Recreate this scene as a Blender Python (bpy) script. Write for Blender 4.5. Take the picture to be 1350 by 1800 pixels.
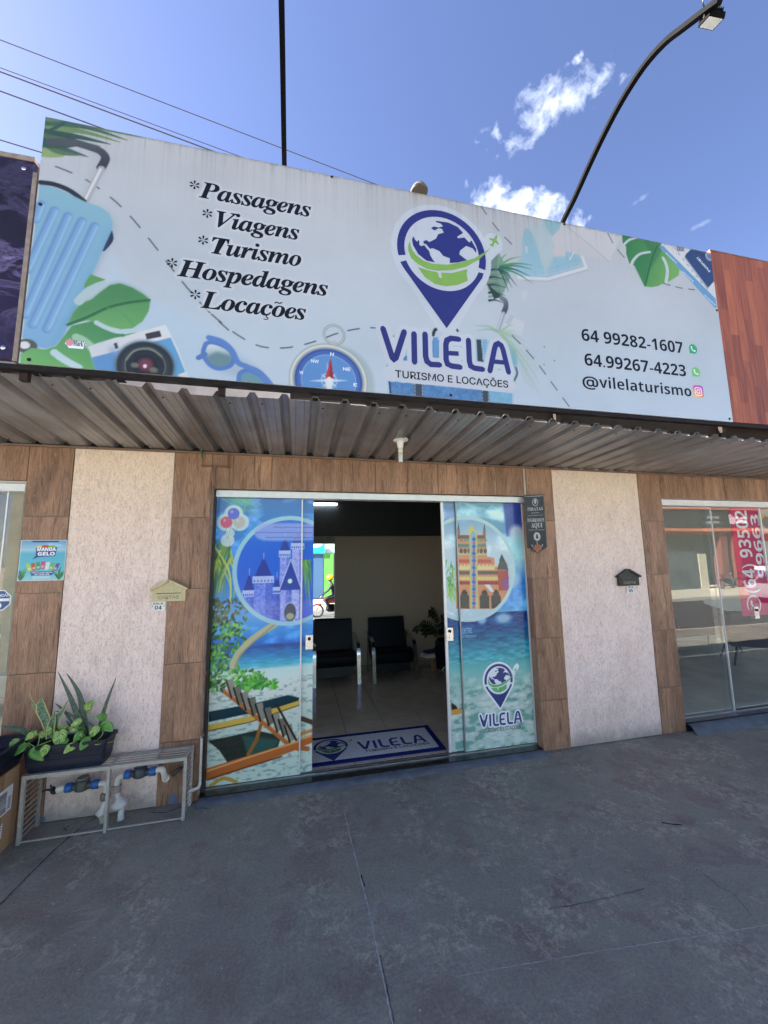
import bpy, bmesh, math, random
import numpy as np
from mathutils import Vector, Matrix, noise as mnoise
from mathutils.geometry import tessellate_polygon

for o in list(bpy.data.objects):
    bpy.data.objects.remove(o)
SC = bpy.context.scene
COL = SC.collection
random.seed(7)
rad = math.radians

# ------------------------------------------------------------------ camera
CAM_F = 670.08                      # focal length in pixels of a 1350 px wide picture
PITCH, YAW, ROLL = rad(7.157), rad(12.796), rad(-0.919)
CAM_H, CAM_Y = 1.879, -3.542
_cy, _sy, _cp, _sp = math.cos(YAW), math.sin(YAW), math.cos(PITCH), math.sin(PITCH)
_f = Vector((_sy*_cp, _cy*_cp, _sp)); _r = Vector((_cy, -_sy, 0)); _u = _r.cross(_f)
_c, _s = math.cos(ROLL), math.sin(ROLL)
CR = _r*_c + _u*_s; CU = -_r*_s + _u*_c; CF = _f
CAM = Vector((0, CAM_Y, CAM_H))
cd = bpy.data.cameras.new('camera'); cam = bpy.data.objects.new('camera', cd); COL.objects.link(cam)
cam.matrix_world = Matrix(((CR.x, CU.x, -CF.x, 0), (CR.y, CU.y, -CF.y, CAM_Y), (CR.z, CU.z, -CF.z, CAM_H), (0, 0, 0, 1)))
cd.sensor_fit = 'HORIZONTAL'; cd.sensor_width = 36; cd.lens = 36*CAM_F/1350
cd.clip_start = 0.05; cd.clip_end = 3000
SC.camera = cam

# ------------------------------------------------------------------ sun, sky, exposure
SUN_AZ, SUN_EL = rad(-71), rad(41)   # azimuth from +y towards +x
sdir = Vector((math.sin(SUN_AZ)*math.cos(SUN_EL), math.cos(SUN_AZ)*math.cos(SUN_EL), math.sin(SUN_EL)))
sl = bpy.data.lights.new('sun', 'SUN'); sl.energy = 5.0; sl.angle = rad(0.55); sl.color = (1.0, 0.95, 0.88)
so = bpy.data.objects.new('sun', sl); COL.objects.link(so)
so.rotation_euler = sdir.to_track_quat('Z', 'Y').to_euler(); so.location = (0, 0, 20)

def ray(u, v):
    return CR*((u-675)/CAM_F) + CU*((900-v)/CAM_F) + CF
def at(u, v, x=None, y=None, z=None):
    """point of a vertical / horizontal plane of the place that the photograph shows at (u, v)"""
    d = ray(u, v)
    if y is not None: t = (y-CAM.y)/d.y
    elif z is not None: t = (z-CAM.z)/d.z
    else: t = (x-CAM.x)/d.x
    return CAM + d*t

W = bpy.data.worlds.new('World'); SC.world = W; W.use_nodes = True
SKY_STRENGTH = 0.05
nt = W.node_tree; nt.nodes.clear()
def N(t, typ, **kw):
    n = t.nodes.new(typ)
    for k, v in kw.items(): setattr(n, k, v)
    return n
sky = N(nt, 'ShaderNodeTexSky', sky_type='NISHITA')
sky.sun_disc = False; sky.sun_elevation = SUN_EL; sky.sun_rotation = SUN_AZ
sky.altitude = 500; sky.air_density = 1.0; sky.dust_density = 0.7; sky.ozone_density = 1.6
tc = N(nt, 'ShaderNodeTexCoord')
nrm = N(nt, 'ShaderNodeVectorMath', operation='NORMALIZE'); nt.links.new(tc.outputs['Generated'], nrm.inputs[0])
def wmath(op, a, b=None, c=None, clamp=False):
    n = N(nt, 'ShaderNodeMath', operation=op); n.use_clamp = clamp
    for i, v in enumerate((a, b, c)):
        if v is None: continue
        if isinstance(v, (int, float)): n.inputs[i].default_value = v
        else: nt.links.new(v, n.inputs[i])
    return n.outputs[0]
cn1 = N(nt, 'ShaderNodeTexNoise'); cn1.inputs['Scale'].default_value = 17; cn1.inputs['Detail'].default_value = 10; cn1.inputs['Roughness'].default_value = 0.62
cn1.inputs['Distortion'].default_value = 0.35
nt.links.new(nrm.outputs[0], cn1.inputs['Vector'])
cn2 = N(nt, 'ShaderNodeTexNoise'); cn2.inputs['Scale'].default_value = 60; cn2.inputs['Detail'].default_value = 6
nt.links.new(nrm.outputs[0], cn2.inputs['Vector'])
def cloud(c, tip, ra, rb, gain=1.0, off=0.0):
    """one cloud of the sky: centre direction, direction of its long axis, angular half sizes"""
    dc = ray(*c).normalized(); dt = ray(*tip).normalized()
    a = (dt-dc*dt.dot(dc)).normalized(); b = dc.cross(a)
    def dot(v):
        n = N(nt, 'ShaderNodeVectorMath', operation='DOT_PRODUCT'); nt.links.new(nrm.outputs[0], n.inputs[0]); n.inputs[1].default_value = v
        return n.outputs['Value']
    ea = wmath('POWER', wmath('DIVIDE', dot(a), ra), 2.0); eb = wmath('POWER', wmath('DIVIDE', dot(b), rb), 2.0)
    e = wmath('SUBTRACT', 1.0, wmath('ADD', ea, eb))
    front = wmath('GREATER_THAN', dot(dc), 0.3)
    nn = wmath('MULTIPLY', wmath('SUBTRACT', cn1.outputs['Fac'], 0.5), 5.0)
    n3 = wmath('MULTIPLY', wmath('SUBTRACT', cn2.outputs['Fac'], 0.5), 1.2)
    d = wmath('ADD', wmath('ADD', wmath('MULTIPLY', wmath('MAXIMUM', e, -3.0), 1.0), nn), wmath('ADD', n3, off))
    return wmath('MULTIPLY', wmath('MULTIPLY', d, gain, clamp=True), front)
cl = [cloud((952, 202), (1045, 135), 0.125, 0.046, 0.52, -0.45), cloud((1017, 99), (1022, 90), 0.013, 0.010, 0.7, -0.4),
      cloud((905, 376), (975, 384), 0.115, 0.060, 0.6, -0.15), cloud((1122, 352), (1135, 342), 0.022, 0.006, 0.28, -0.4),
      cloud((1230, 395), (1245, 388), 0.020, 0.006, 0.22, -0.4), cloud((40, 560), (300, 620), 0.5, 0.09, 0.5, -0.3)]
den = cl[0]
for c_ in cl[1:]: den = wmath('MAXIMUM', den, c_)
cloudc = N(nt, 'ShaderNodeMixRGB', blend_type='MIX')
cloudc.inputs[1].default_value = (4.6, 5.2, 6.3, 1); cloudc.inputs[2].default_value = (8.4, 8.5, 8.6, 1)
nt.links.new(den, cloudc.inputs[0])
mixc = N(nt, 'ShaderNodeMixRGB', blend_type='MIX'); nt.links.new(wmath('MULTIPLY', den, 0.93), mixc.inputs[0])
tint = N(nt, 'ShaderNodeMixRGB', blend_type='MULTIPLY'); tint.inputs[0].default_value = 1.0; tint.inputs[2].default_value = (0.77, 0.725, 0.86, 1)
nt.links.new(sky.outputs[0], tint.inputs[1])
nt.links.new(tint.outputs[0], mixc.inputs[1]); nt.links.new(cloudc.outputs[0], mixc.inputs[2])
bg = N(nt, 'ShaderNodeBackground'); bg.inputs['Strength'].default_value = SKY_STRENGTH
wo = N(nt, 'ShaderNodeOutputWorld')
nt.links.new(mixc.outputs[0], bg.inputs['Color']); nt.links.new(bg.outputs[0], wo.inputs['Surface'])

SC.view_settings.view_transform = 'Standard'; SC.view_settings.look = 'None'
SC.view_settings.exposure = 2.74; SC.view_settings.gamma = 1.0; SC.view_settings.use_curve_mapping = False
SC.render.engine = 'CYCLES'
SC.cycles.max_bounces = 8; SC.cycles.diffuse_bounces = 4; SC.cycles.glossy_bounces = 5; SC.cycles.transmission_bounces = 6
SC.cycles.transparent_max_bounces = 10; SC.cycles.sample_clamp_indirect = 6
try: SC.cycles.use_denoising = True
except Exception: pass

# ------------------------------------------------------------------ materials
def lin(c):
    out = []
    for x in c:
        x = x/255.0
        out.append(x/12.92 if x <= 0.04045 else ((x+0.055)/1.055)**2.4)
    return tuple(out)
MATS = {}
def principled(name):
    m = bpy.data.materials.new(name); m.use_nodes = True
    t = m.node_tree; b = t.nodes['Principled BSDF']
    return m, t, b
def link(t, a, b): t.links.new(a, b)
def ramp(t, fac, stops):
    r = N(t, 'ShaderNodeValToRGB'); e = r.color_ramp.elements
    while len(e) > 1: e.remove(e[-1])
    e[0].position = stops[0][0]; e[0].color = (*stops[0][1], 1) if len(stops[0][1]) == 3 else stops[0][1]
    for p, c in stops[1:]:
        x = e.new(p); x.color = (*c, 1) if len(c) == 3 else c
    t.links.new(fac, r.inputs[0]); return r.outputs[0]
def noise_tex(t, vec, scale, detail=4, rough=0.55, dist=0.0):
    n = N(t, 'ShaderNodeTexNoise'); n.inputs['Scale'].default_value = scale; n.inputs['Detail'].default_value = detail
    n.inputs['Roughness'].default_value = rough; n.inputs['Distortion'].default_value = dist
    if vec is not None: t.links.new(vec, n.inputs['Vector'])
    return n.outputs['Fac']
def mapping(t, src, scale=(1, 1, 1), rot=(0, 0, 0)):
    m = N(t, 'ShaderNodeMapping'); m.inputs['Scale'].default_value = scale; m.inputs['Rotation'].default_value = rot
    t.links.new(src, m.inputs['Vector']); return m.outputs[0]
def mth(t, op, a, b=None, clamp=False):
    n = N(t, 'ShaderNodeMath', operation=op); n.use_clamp = clamp
    for i, v in enumerate((a, b)):
        if v is None: continue
        if isinstance(v, (int, float)): n.inputs[i].default_value = v
        else: t.links.new(v, n.inputs[i])
    return n.outputs[0]
def mixrgb(t, fac, a, b, mode='MIX'):
    n = N(t, 'ShaderNodeMixRGB', blend_type=mode)
    for i, v in ((0, fac), (1, a), (2, b)):
        if isinstance(v, (int, float)): n.inputs[i].default_value = v
        elif isinstance(v, tuple): n.inputs[i].default_value = (*v, 1) if len(v) == 3 else v
        else: t.links.new(v, n.inputs[i])
    return n.outputs[0]
def bump(t, b, h, strength=0.3, dist=0.01):
    n = N(t, 'ShaderNodeBump'); n.inputs['Strength'].default_value = strength; n.inputs['Distance'].default_value = dist
    t.links.new(h, n.inputs['Height']); t.links.new(n.outputs[0], b.inputs['Normal'])
def plain(name, col, rough=0.5, metal=0.0, var=0.12, scale=14, spec=0.5, bmp=0.0, coat=0.0):
    """a plain surface with slight unevenness in colour and gloss"""
    if name in MATS: return MATS[name]
    m, t, b = principled(name)
    tc = N(t, 'ShaderNodeTexCoord').outputs['Object']
    f = noise_tex(t, tc, scale, 5, 0.6)
    lo = tuple(max(0, c*(1-var)) for c in col); hi = tuple(min(1, c*(1+var)) for c in col)
    link(t, ramp(t, f, [(0.3, lo), (0.7, hi)]), b.inputs['Base Color'])
    link(t, mth(t, 'ADD', mth(t, 'MULTIPLY', f, 0.2), rough-0.1), b.inputs['Roughness'])
    b.inputs['Metallic'].default_value = metal; b.inputs['Specular IOR Level'].default_value = spec
    b.inputs['Coat Weight'].default_value = coat
    if bmp: bump(t, b, noise_tex(t, tc, scale*6, 4), bmp, 0.003)
    MATS[name] = m; return m
def emit(name, col, s):
    m, t, b = principled(name); b.inputs['Base Color'].default_value = (*col, 1)
    b.inputs['Emission Color'].default_value = (*col, 1); b.inputs['Emission Strength'].default_value = s
    return m

def m_wood_tile():
    m, t, b = principled('wood_look_ceramic')
    tc = N(t, 'ShaderNodeTexCoord').outputs['Object']
    oi = N(t, 'ShaderNodeObjectInfo').outputs['Random']
    off = N(t, 'ShaderNodeCombineXYZ'); link(t, mth(t, 'MULTIPLY', oi, 31.0), off.inputs[0]); link(t, mth(t, 'MULTIPLY', oi, 17.0), off.inputs[2])
    add = N(t, 'ShaderNodeVectorMath', operation='ADD'); link(t, tc, add.inputs[0]); link(t, off.outputs[0], add.inputs[1]); v = add.outputs[0]
    f1 = noise_tex(t, mapping(t, v, (34, 34, 2.6)), 1.0, 9, 0.72, 0.9)      # broad streaks
    f2 = noise_tex(t, mapping(t, v, (150, 150, 7)), 1.0, 6, 0.75, 0.3)      # fine fibres
    f3 = noise_tex(t, mapping(t, v, (6, 6, 1.2)), 1.0, 4, 0.6, 0.6)         # clouding
    f4 = noise_tex(t, mapping(t, v, (48, 48, 9)), 1.0, 7, 0.75, 1.2)        # pits and pale flecks
    c = ramp(t, f1, [(0.32, lin((104, 76, 60))), (0.42, lin((152, 121, 101))), (0.50, lin((188, 158, 137))), (0.57, lin((148, 118, 99))), (0.66, lin((206, 180, 160))), (0.78, lin((132, 102, 84)))])
    c = mixrgb(t, mth(t, 'MULTIPLY', ramp(t, f2, [(0.50, (0, 0, 0)), (0.68, (1, 1, 1))]), 0.62), c, lin((104, 80, 66)))
    c = mixrgb(t, ramp(t, f4, [(0.60, (0, 0, 0)), (0.70, (0.75, 0.75, 0.75))]), c, lin((212, 190, 170)))
    c = mixrgb(t, ramp(t, f4, [(0.28, (0.8, 0.8, 0.8)), (0.38, (0, 0, 0))]), c, lin((86, 64, 54)))
    c = mixrgb(t, 0.85, c, ramp(t, f3, [(0.32, (0.55, 0.53, 0.51)), (0.68, (1.30, 1.29, 1.28))]), 'MULTIPLY')
    c = mixrgb(t, 0.6, c, ramp(t, oi, [(0, (0.78, 0.75, 0.73)), (1, (1.15, 1.14, 1.13))]), 'MULTIPLY')
    c = mixrgb(t, 1.0, c, (0.79, 0.685, 0.60), 'MULTIPLY')
    link(t, c, b.inputs['Base Color']); b.inputs['Roughness'].default_value = 0.5
    bump(t, b, mth(t, 'ADD', f1, mth(t, 'MULTIPLY', f4, 0.8)), 0.4, 0.004)
    return m
def m_plaster():
    m, t, b = principled('scratched_plaster')
    tc = N(t, 'ShaderNodeTexCoord').outputs['Object']
    a = noise_tex(t, mapping(t, tc, (105, 105, 28)), 1.0, 5, 0.62, 1.5)
    g = ramp(t, a, [(0.50, (1, 1, 1)), (0.56, (0.6, 0.6, 0.6)), (0.60, (0.0, 0.0, 0.0))])
    fine = noise_tex(t, tc, 260, 3, 0.6)
    dirt = noise_tex(t, mapping(t, tc, (2.2, 2.2, 1.3)), 1.0, 6, 0.65)
    base = ramp(t, dirt, [(0.3, lin((238, 215, 204))), (0.55, lin((248, 226, 217))), (0.75, lin((240, 217, 205)))])
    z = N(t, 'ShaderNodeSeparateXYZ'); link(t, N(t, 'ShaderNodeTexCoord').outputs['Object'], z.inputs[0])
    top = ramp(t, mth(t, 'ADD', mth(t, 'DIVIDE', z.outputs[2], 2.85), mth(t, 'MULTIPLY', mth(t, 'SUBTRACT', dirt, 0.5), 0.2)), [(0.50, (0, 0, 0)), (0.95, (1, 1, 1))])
    base = mixrgb(t, mth(t, 'MULTIPLY', top, 0.35), base, lin((226, 202, 162)))  # upper plaster yellowed to paint in the warm light under the canopy
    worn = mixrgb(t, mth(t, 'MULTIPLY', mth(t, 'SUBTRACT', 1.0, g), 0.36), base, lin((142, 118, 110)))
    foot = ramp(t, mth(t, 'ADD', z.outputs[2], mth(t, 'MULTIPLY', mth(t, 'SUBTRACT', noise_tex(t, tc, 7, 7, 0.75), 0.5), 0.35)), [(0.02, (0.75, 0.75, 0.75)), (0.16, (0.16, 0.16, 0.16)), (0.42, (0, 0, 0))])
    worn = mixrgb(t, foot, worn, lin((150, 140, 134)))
    blot = ramp(t, noise_tex(t, mapping(t, tc, (4, 4, 1.6)), 1.0, 8, 0.78), [(0.50, (0, 0, 0)), (0.70, (1, 1, 1))])
    worn = mixrgb(t, mth(t, 'MULTIPLY', blot, 0.20), worn, lin((140, 130, 130)))
    link(t, worn, b.inputs['Base Color']); b.inputs['Roughness'].default_value = 0.9; b.inputs['Specular IOR Level'].default_value = 0.2
    bump(t, b, mth(t, 'ADD', g, mth(t, 'MULTIPLY', fine, 0.35)), 0.55, 0.004)
    return m
def m_ground():
    m, t, b = principled('worn_grey_floor_paint')
    tc = N(t, 'ShaderNodeTexCoord').outputs['Object']
    big = noise_tex(t, tc, 0.9, 5, 0.6, 0.4); mid = noise_tex(t, tc, 4.2, 9, 0.7, 0.5); fine = noise_tex(t, tc, 70, 6, 0.8); grit = noise_tex(t, tc, 170, 3, 0.7)
    c = ramp(t, mth(t, 'ADD', mth(t, 'MULTIPLY', big, 0.6), mth(t, 'MULTIPLY', mid, 0.4)),
             [(0.38, lin((130, 121, 117))), (0.46, lin((137, 136, 130))), (0.53, lin((143, 143, 135))), (0.58, lin((134, 124, 123))), (0.66, lin((144, 145, 138)))])
    zone = ramp(t, noise_tex(t, tc, 1.7, 7, 0.72, 0.3), [(0.50, (0, 0, 0)), (0.56, (0.6, 0.6, 0.6)), (0.64, (1, 1, 1))])
    p1 = ramp(t, noise_tex(t, tc, 20, 11, 0.80, 0.6), [(0.50, (0, 0, 0)), (0.53, (1, 1, 1))])        # paint rubbed off to pale concrete
    wear = mth(t, 'MULTIPLY', p1, zone)
    c = mixrgb(t, mth(t, 'MULTIPLY', wear, 0.55), c, lin((204, 196, 184)))
    smear = ramp(t, noise_tex(t, mapping(t, tc, (2.2, 5.5, 1), (0, 0, 0.35)), 1.0, 8, 0.7, 1.0), [(0.55, (0, 0, 0)), (0.60, (0.7, 0.7, 0.7)), (0.70, (1, 1, 1))])
    c = mixrgb(t, mth(t, 'MULTIPLY', smear, 0.22), c, lin((172, 176, 168)))
    stain = ramp(t, noise_tex(t, tc, 2.7, 6, 0.7, 0.4), [(0.56, (0, 0, 0)), (0.66, (1, 1, 1))])
    c = mixrgb(t, mth(t, 'MULTIPLY', stain, 0.30), c, lin((104, 95, 96)))
    c = mixrgb(t, 0.5, c, ramp(t, fine, [(0.36, (0.55, 0.55, 0.55)), (0.50, (1, 1, 1)), (0.64, (1.45, 1.45, 1.45))]), 'MULTIPLY')
    pits = ramp(t, noise_tex(t, tc, 95, 2, 0.5), [(0.26, (1, 1, 1)), (0.30, (0, 0, 0))])
    c = mixrgb(t, mth(t, 'MULTIPLY', pits, 0.6), c, lin((70, 66, 66)))
    dotn = ramp(t, mth(t, 'MULTIPLY', grit, ramp(t, noise_tex(t, tc, 2.3, 4, 0.7), [(0.45, (0.8, 0.8, 0.8)), (0.65, (1.05, 1.05, 1.05))])), [(0.68, (0, 0, 0)), (0.72, (1, 1, 1))])
    c = mixrgb(t, mth(t, 'MULTIPLY', dotn, 0.6), c, lin((220, 214, 206)))
    c = mixrgb(t, 1.0, c, (0.90, 0.875, 0.80), 'MULTIPLY')
    link(t, c, b.inputs['Base Color'])
    link(t, mth(t, 'ADD', 0.42, mth(t, 'MULTIPLY', mid, 0.4)), b.inputs['Roughness']); b.inputs['Specular IOR Level'].default_value = 0.3
    bump(t, b, mth(t, 'ADD', mth(t, 'ADD', mth(t, 'MULTIPLY', fine, 0.5), mth(t, 'MULTIPLY', mid, 2.2)), mth(t, 'MULTIPLY', wear, -0.4)), 0.6, 0.008)
    return m
def m_steel_sheet():
    m, t, b = principled('galvanised_roof_sheet')
    tc = N(t, 'ShaderNodeTexCoord').outputs['Object']; oi = N(t, 'ShaderNodeObjectInfo').outputs['Random']
    st = noise_tex(t, mapping(t, tc, (14, 1.0, 14)), 1.0, 5, 0.6); sp = noise_tex(t, tc, 3.2, 6, 0.65)
    c = ramp(t, mth(t, 'ADD', mth(t, 'MULTIPLY', st, 0.5), mth(t, 'MULTIPLY', sp, 0.5)), [(0.35, lin((134, 128, 124))), (0.55, lin((162, 159, 157))), (0.7, lin((186, 184, 184)))])
    c = mixrgb(t, ramp(t, noise_tex(t, mapping(t, tc, (9, 3, 9)), 1.0, 7, 0.8), [(0.60, (0, 0, 0)), (0.72, (0.6, 0.6, 0.6))]), c, lin((78, 66, 58)))
    c = mixrgb(t, 0.6, c, ramp(t, oi, [(0, (0.60, 0.59, 0.58)), (1, (1.18, 1.19, 1.22))]), 'MULTIPLY')
    c = mixrgb(t, 1.0, c, (0.92, 0.95, 1.0), 'MULTIPLY')
    link(t, c, b.inputs['Base Color']); b.inputs['Metallic'].default_value = 0.55
    link(t, mth(t, 'ADD', 0.24, mth(t, 'MULTIPLY', st, 0.28)), b.inputs['Roughness'])
    bump(t, b, mth(t, 'ADD', st, mth(t, 'MULTIPLY', sp, 2.0)), 0.12, 0.006)
    return m
def m_glass(name, tintc=(0.86, 0.93, 0.92), boost=0.05, scale=1.0):
    m = bpy.data.materials.new(name); m.use_nodes = True; t = m.node_tree; t.nodes.clear()
    o = N(t, 'ShaderNodeOutputMaterial'); mx = N(t, 'ShaderNodeMixShader'); tr = N(t, 'ShaderNodeBsdfTransparent'); gl = N(t, 'ShaderNodeBsdfGlossy')
    tr.inputs[0].default_value = (*tintc, 1); gl.inputs['Roughness'].default_value = 0.0; gl.inputs[0].default_value = (1, 1, 1, 1)
    fr = N(t, 'ShaderNodeFresnel'); fr.inputs['IOR'].default_value = 1.52
    tc = N(t, 'ShaderNodeTexCoord').outputs['Object']
    bm = N(t, 'ShaderNodeBump'); bm.inputs['Strength'].default_value = 0.05; bm.inputs['Distance'].default_value = 0.02
    link(t, noise_tex(t, tc, 1.2, 1), bm.inputs['Height']); link(t, bm.outputs[0], gl.inputs['Normal'])
    geo = N(t, 'ShaderNodeNewGeometry')
    link(t, mth(t, 'MULTIPLY', mth(t, 'ADD', mth(t, 'MULTIPLY', fr.outputs[0], scale), boost), mth(t, 'SUBTRACT', 1.0, geo.outputs['Backfacing'])), mx.inputs[0]); link(t, tr.outputs[0], mx.inputs[1]); link(t, gl.outputs[0], mx.inputs[2]); link(t, mx.outputs[0], o.inputs[0])
    return m
def m_paint_attr(name, rough=0.35, coat=0.0, dirt=0.12, spec=0.4, streak=False):
    """printed vinyl: the print is the 'print' colour of the mesh, with grime and slight unevenness"""
    m, t, b = principled(name)
    a = N(t, 'ShaderNodeAttribute', attribute_name='print')
    tc = N(t, 'ShaderNodeTexCoord').outputs['Object']
    g = noise_tex(t, tc, 2.3, 6, 0.65)
    c = mixrgb(t, dirt, a.outputs['Color'], ramp(t, g, [(0.3, (0.6, 0.6, 0.6)), (0.65, (1.0, 1.0, 1.0))]), 'MULTIPLY')
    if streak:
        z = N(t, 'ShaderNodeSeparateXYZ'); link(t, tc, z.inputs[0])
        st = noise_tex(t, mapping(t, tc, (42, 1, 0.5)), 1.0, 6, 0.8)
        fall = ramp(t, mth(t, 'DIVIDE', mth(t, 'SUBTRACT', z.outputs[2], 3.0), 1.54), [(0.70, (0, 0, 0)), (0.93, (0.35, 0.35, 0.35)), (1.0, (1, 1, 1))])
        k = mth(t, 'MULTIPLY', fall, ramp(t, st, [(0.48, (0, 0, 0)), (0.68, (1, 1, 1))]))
        c = mixrgb(t, mth(t, 'MULTIPLY', k, 0.55), c, lin((96, 94, 92)))  # grime streaks, strengthened to paint in the dimmer light at the top
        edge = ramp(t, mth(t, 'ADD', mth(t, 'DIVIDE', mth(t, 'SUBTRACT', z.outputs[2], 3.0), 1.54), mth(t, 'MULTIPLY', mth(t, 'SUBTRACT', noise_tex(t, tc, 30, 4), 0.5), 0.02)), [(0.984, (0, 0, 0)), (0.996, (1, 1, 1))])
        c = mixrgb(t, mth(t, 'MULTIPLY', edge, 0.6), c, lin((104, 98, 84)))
    link(t, c, b.inputs['Base Color']); b.inputs['Coat Weight'].default_value = coat; b.inputs['Coat Roughness'].default_value = 0.03
    b.inputs['Specular IOR Level'].default_value = spec
    link(t, mth(t, 'ADD', rough-0.08, mth(t, 'MULTIPLY', g, 0.16)), b.inputs['Roughness'])
    bump(t, b, noise_tex(t, tc, 1.6, 2), 0.05, 0.01)
    return m

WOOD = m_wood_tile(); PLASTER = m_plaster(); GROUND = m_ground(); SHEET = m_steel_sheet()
GLASS = m_glass('door_glass', (0.93, 0.96, 0.955), 0.02, 1.0); SHOPGLASS = m_glass('shop_window_glass', (0.94, 0.97, 0.965), 0.05, 1.3)
ALU = plain('white_anodised_aluminium', (0.72, 0.72, 0.72), 0.35, 0.25, 0.06)
CHROME = plain('polished_chrome', (0.62, 0.63, 0.66), 0.20, 1.0, 0.15, 60)
BLACK = plain('black_plastic', (0.012, 0.013, 0.015), 0.4)
GRANITE = plain('black_granite', (0.016, 0.017, 0.018), 0.22, 0, 0.7, 160)
MORTAR = plain('painted_mortar', lin((92, 98, 106)), 0.75, 0, 0.25, 9, 0.3, 0.6)
GROUT = plain('brown_grout', lin((70, 52, 44)), 0.9)
RUST = plain('rusty_dark_steel', lin((44, 30, 25)), 0.7, 0.2, 0.5, 20, 0.4, 0.4)
BLACKSTEEL = plain('black_painted_steel', (0.006, 0.006, 0.007), 0.75, 0.0, 0.12, 14, 0.04)
GREYPAINT = plain('grey_painted_iron', lin((168, 164, 154)), 0.5, 0.1, 0.14, 25, 0.4, 0.3)
PVCW = plain('white_pvc', lin((205, 200, 190)), 0.4, 0, 0.14, 20)
PVCBROWN = plain('brown_painted_pipe', lin((120, 88, 72)), 0.55, 0, 0.15)
BLUEP = plain('blue_plastic', lin((32, 92, 160)), 0.4)
LEATHER = plain('black_leather', (0.003, 0.004, 0.009), 0.45, 0, 0.2, 40, 0.22, 0.15)
DARKINT = plain('dark_interior_paint', (0.035, 0.045, 0.05), 0.5)
BEIGEWALL = plain('beige_interior_paint', lin((188, 172, 152)), 0.7, 0, 0.04)
WHITEP = plain('white_paint', lin((225, 225, 222)), 0.5, 0, 0.06)
CONCRETE = plain('pale_concrete', lin((176, 168, 152)), 0.85, 0, 0.18, 3, 0.2, 0.4)
ASPHALT = plain('asphalt', (0.11, 0.108, 0.106), 0.85, 0, 0.25, 8, 0.2, 0.6)
INK = plain('dark_print_ink', lin((15, 20, 32)), 0.6, 0, 0.1, 14, 0.2)
NAVY = plain('navy_print_ink', lin((38, 42, 112)), 0.45, 0, 0.06)
LIME = plain('lime_print_ink', lin((124, 166, 74)), 0.45, 0, 0.06)
WHITEINK = plain('white_print_ink', lin((232, 236, 242)), 0.38, 0, 0.04)
WOODLEG = plain('pale_wood', lin((176, 134, 96)), 0.5)

# ------------------------------------------------------------------ object helpers
def tag(o, label=None, cat=None, group=None, kind=None):
    if label: o['label'] = label
    if cat: o['category'] = cat
    if group: o['group'] = group
    if kind: o['kind'] = kind
    return o
def empty(name, loc, label, cat, group=None, rz=0):
    o = bpy.data.objects.new(name, None); COL.objects.link(o); o.location = loc; o.rotation_euler = (0, 0, rz)
    o.empty_display_size = 0.1
    return tag(o, label, cat, group)
def world_of(o):
    m = Matrix.LocRotScale(o.location, o.rotation_euler, o.scale)
    return world_of(o.parent) @ o.matrix_parent_inverse @ m if o.parent else m
def link_mesh(name, me, parent=None, loc=None):
    o = bpy.data.objects.new(name, me); COL.objects.link(o)
    if parent is not None:
        o.parent = parent
        o.matrix_parent_inverse = world_of(parent).inverted()   # children keep world coordinates
    if loc is not None: o.location = loc
    return o
def obj(name, bm, mat, parent=None, smooth=False, bevel=0.0, loc=None):
    if bevel:
        ed = [e for e in bm.edges if len(e.link_faces) == 2 and e.calc_face_angle(0) > 0.6]
        bmesh.ops.bevel(bm, geom=ed, offset=bevel, segments=2, affect='EDGES', clamp_overlap=True)
    bmesh.ops.recalc_face_normals(bm, faces=bm.faces)
    me = bpy.data.meshes.new(name); bm.to_mesh(me); bm.free()
    for mm in (mat if isinstance(mat, (list, tuple)) else [mat]): me.materials.append(mm)
    if smooth:
        for p in me.polygons: p.use_smooth = True
        try: me.set_sharp_from_angle(angle=rad(38))
        except Exception: pass
    return link_mesh(name, me, parent, loc)
def BM(): return bmesh.new()
def box(bm, x0, x1, y0, y1, z0, z1, mi=0):
    vs = [bm.verts.new((x, y, z)) for x in (x0, x1) for y in (y0, y1) for z in (z0, z1)]
    for f in ((0, 1, 3, 2), (4, 6, 7, 5), (0, 4, 5, 1), (2, 3, 7, 6), (0, 2, 6, 4), (1, 5, 7, 3)):
        fa = bm.faces.new([vs[i] for i in f]); fa.material_index = mi
    return bm
def obox(bm, c, ax, ay, az, mi=0):
    """box from centre and three half-axis vectors"""
    c, ax, ay, az = map(Vector, (c, ax, ay, az))
    vs = [bm.verts.new(c+ax*i+ay*j+az*k) for i in (-1, 1) for j in (-1, 1) for k in (-1, 1)]
    for f in ((0, 1, 3, 2), (4, 6, 7, 5), (0, 4, 5, 1), (2, 3, 7, 6), (0, 2, 6, 4), (1, 5, 7, 3)):
        fa = bm.faces.new([vs[i] for i in f]); fa.material_index = mi
    return bm
def bar(bm, p, q, w, h=None, up=(0, 0, 1), mi=0):
    p, q = Vector(p), Vector(q); h = h or w; d = (q-p); L = d.length; d.normalize()
    s = d.cross(Vector(up))
    if s.length < 1e-4: s = d.cross(Vector((1, 0, 0)))
    s.normalize(); u = s.cross(d)
    return obox(bm, (p+q)/2, d*(L/2), s*(w/2), u*(h/2), mi)
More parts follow.
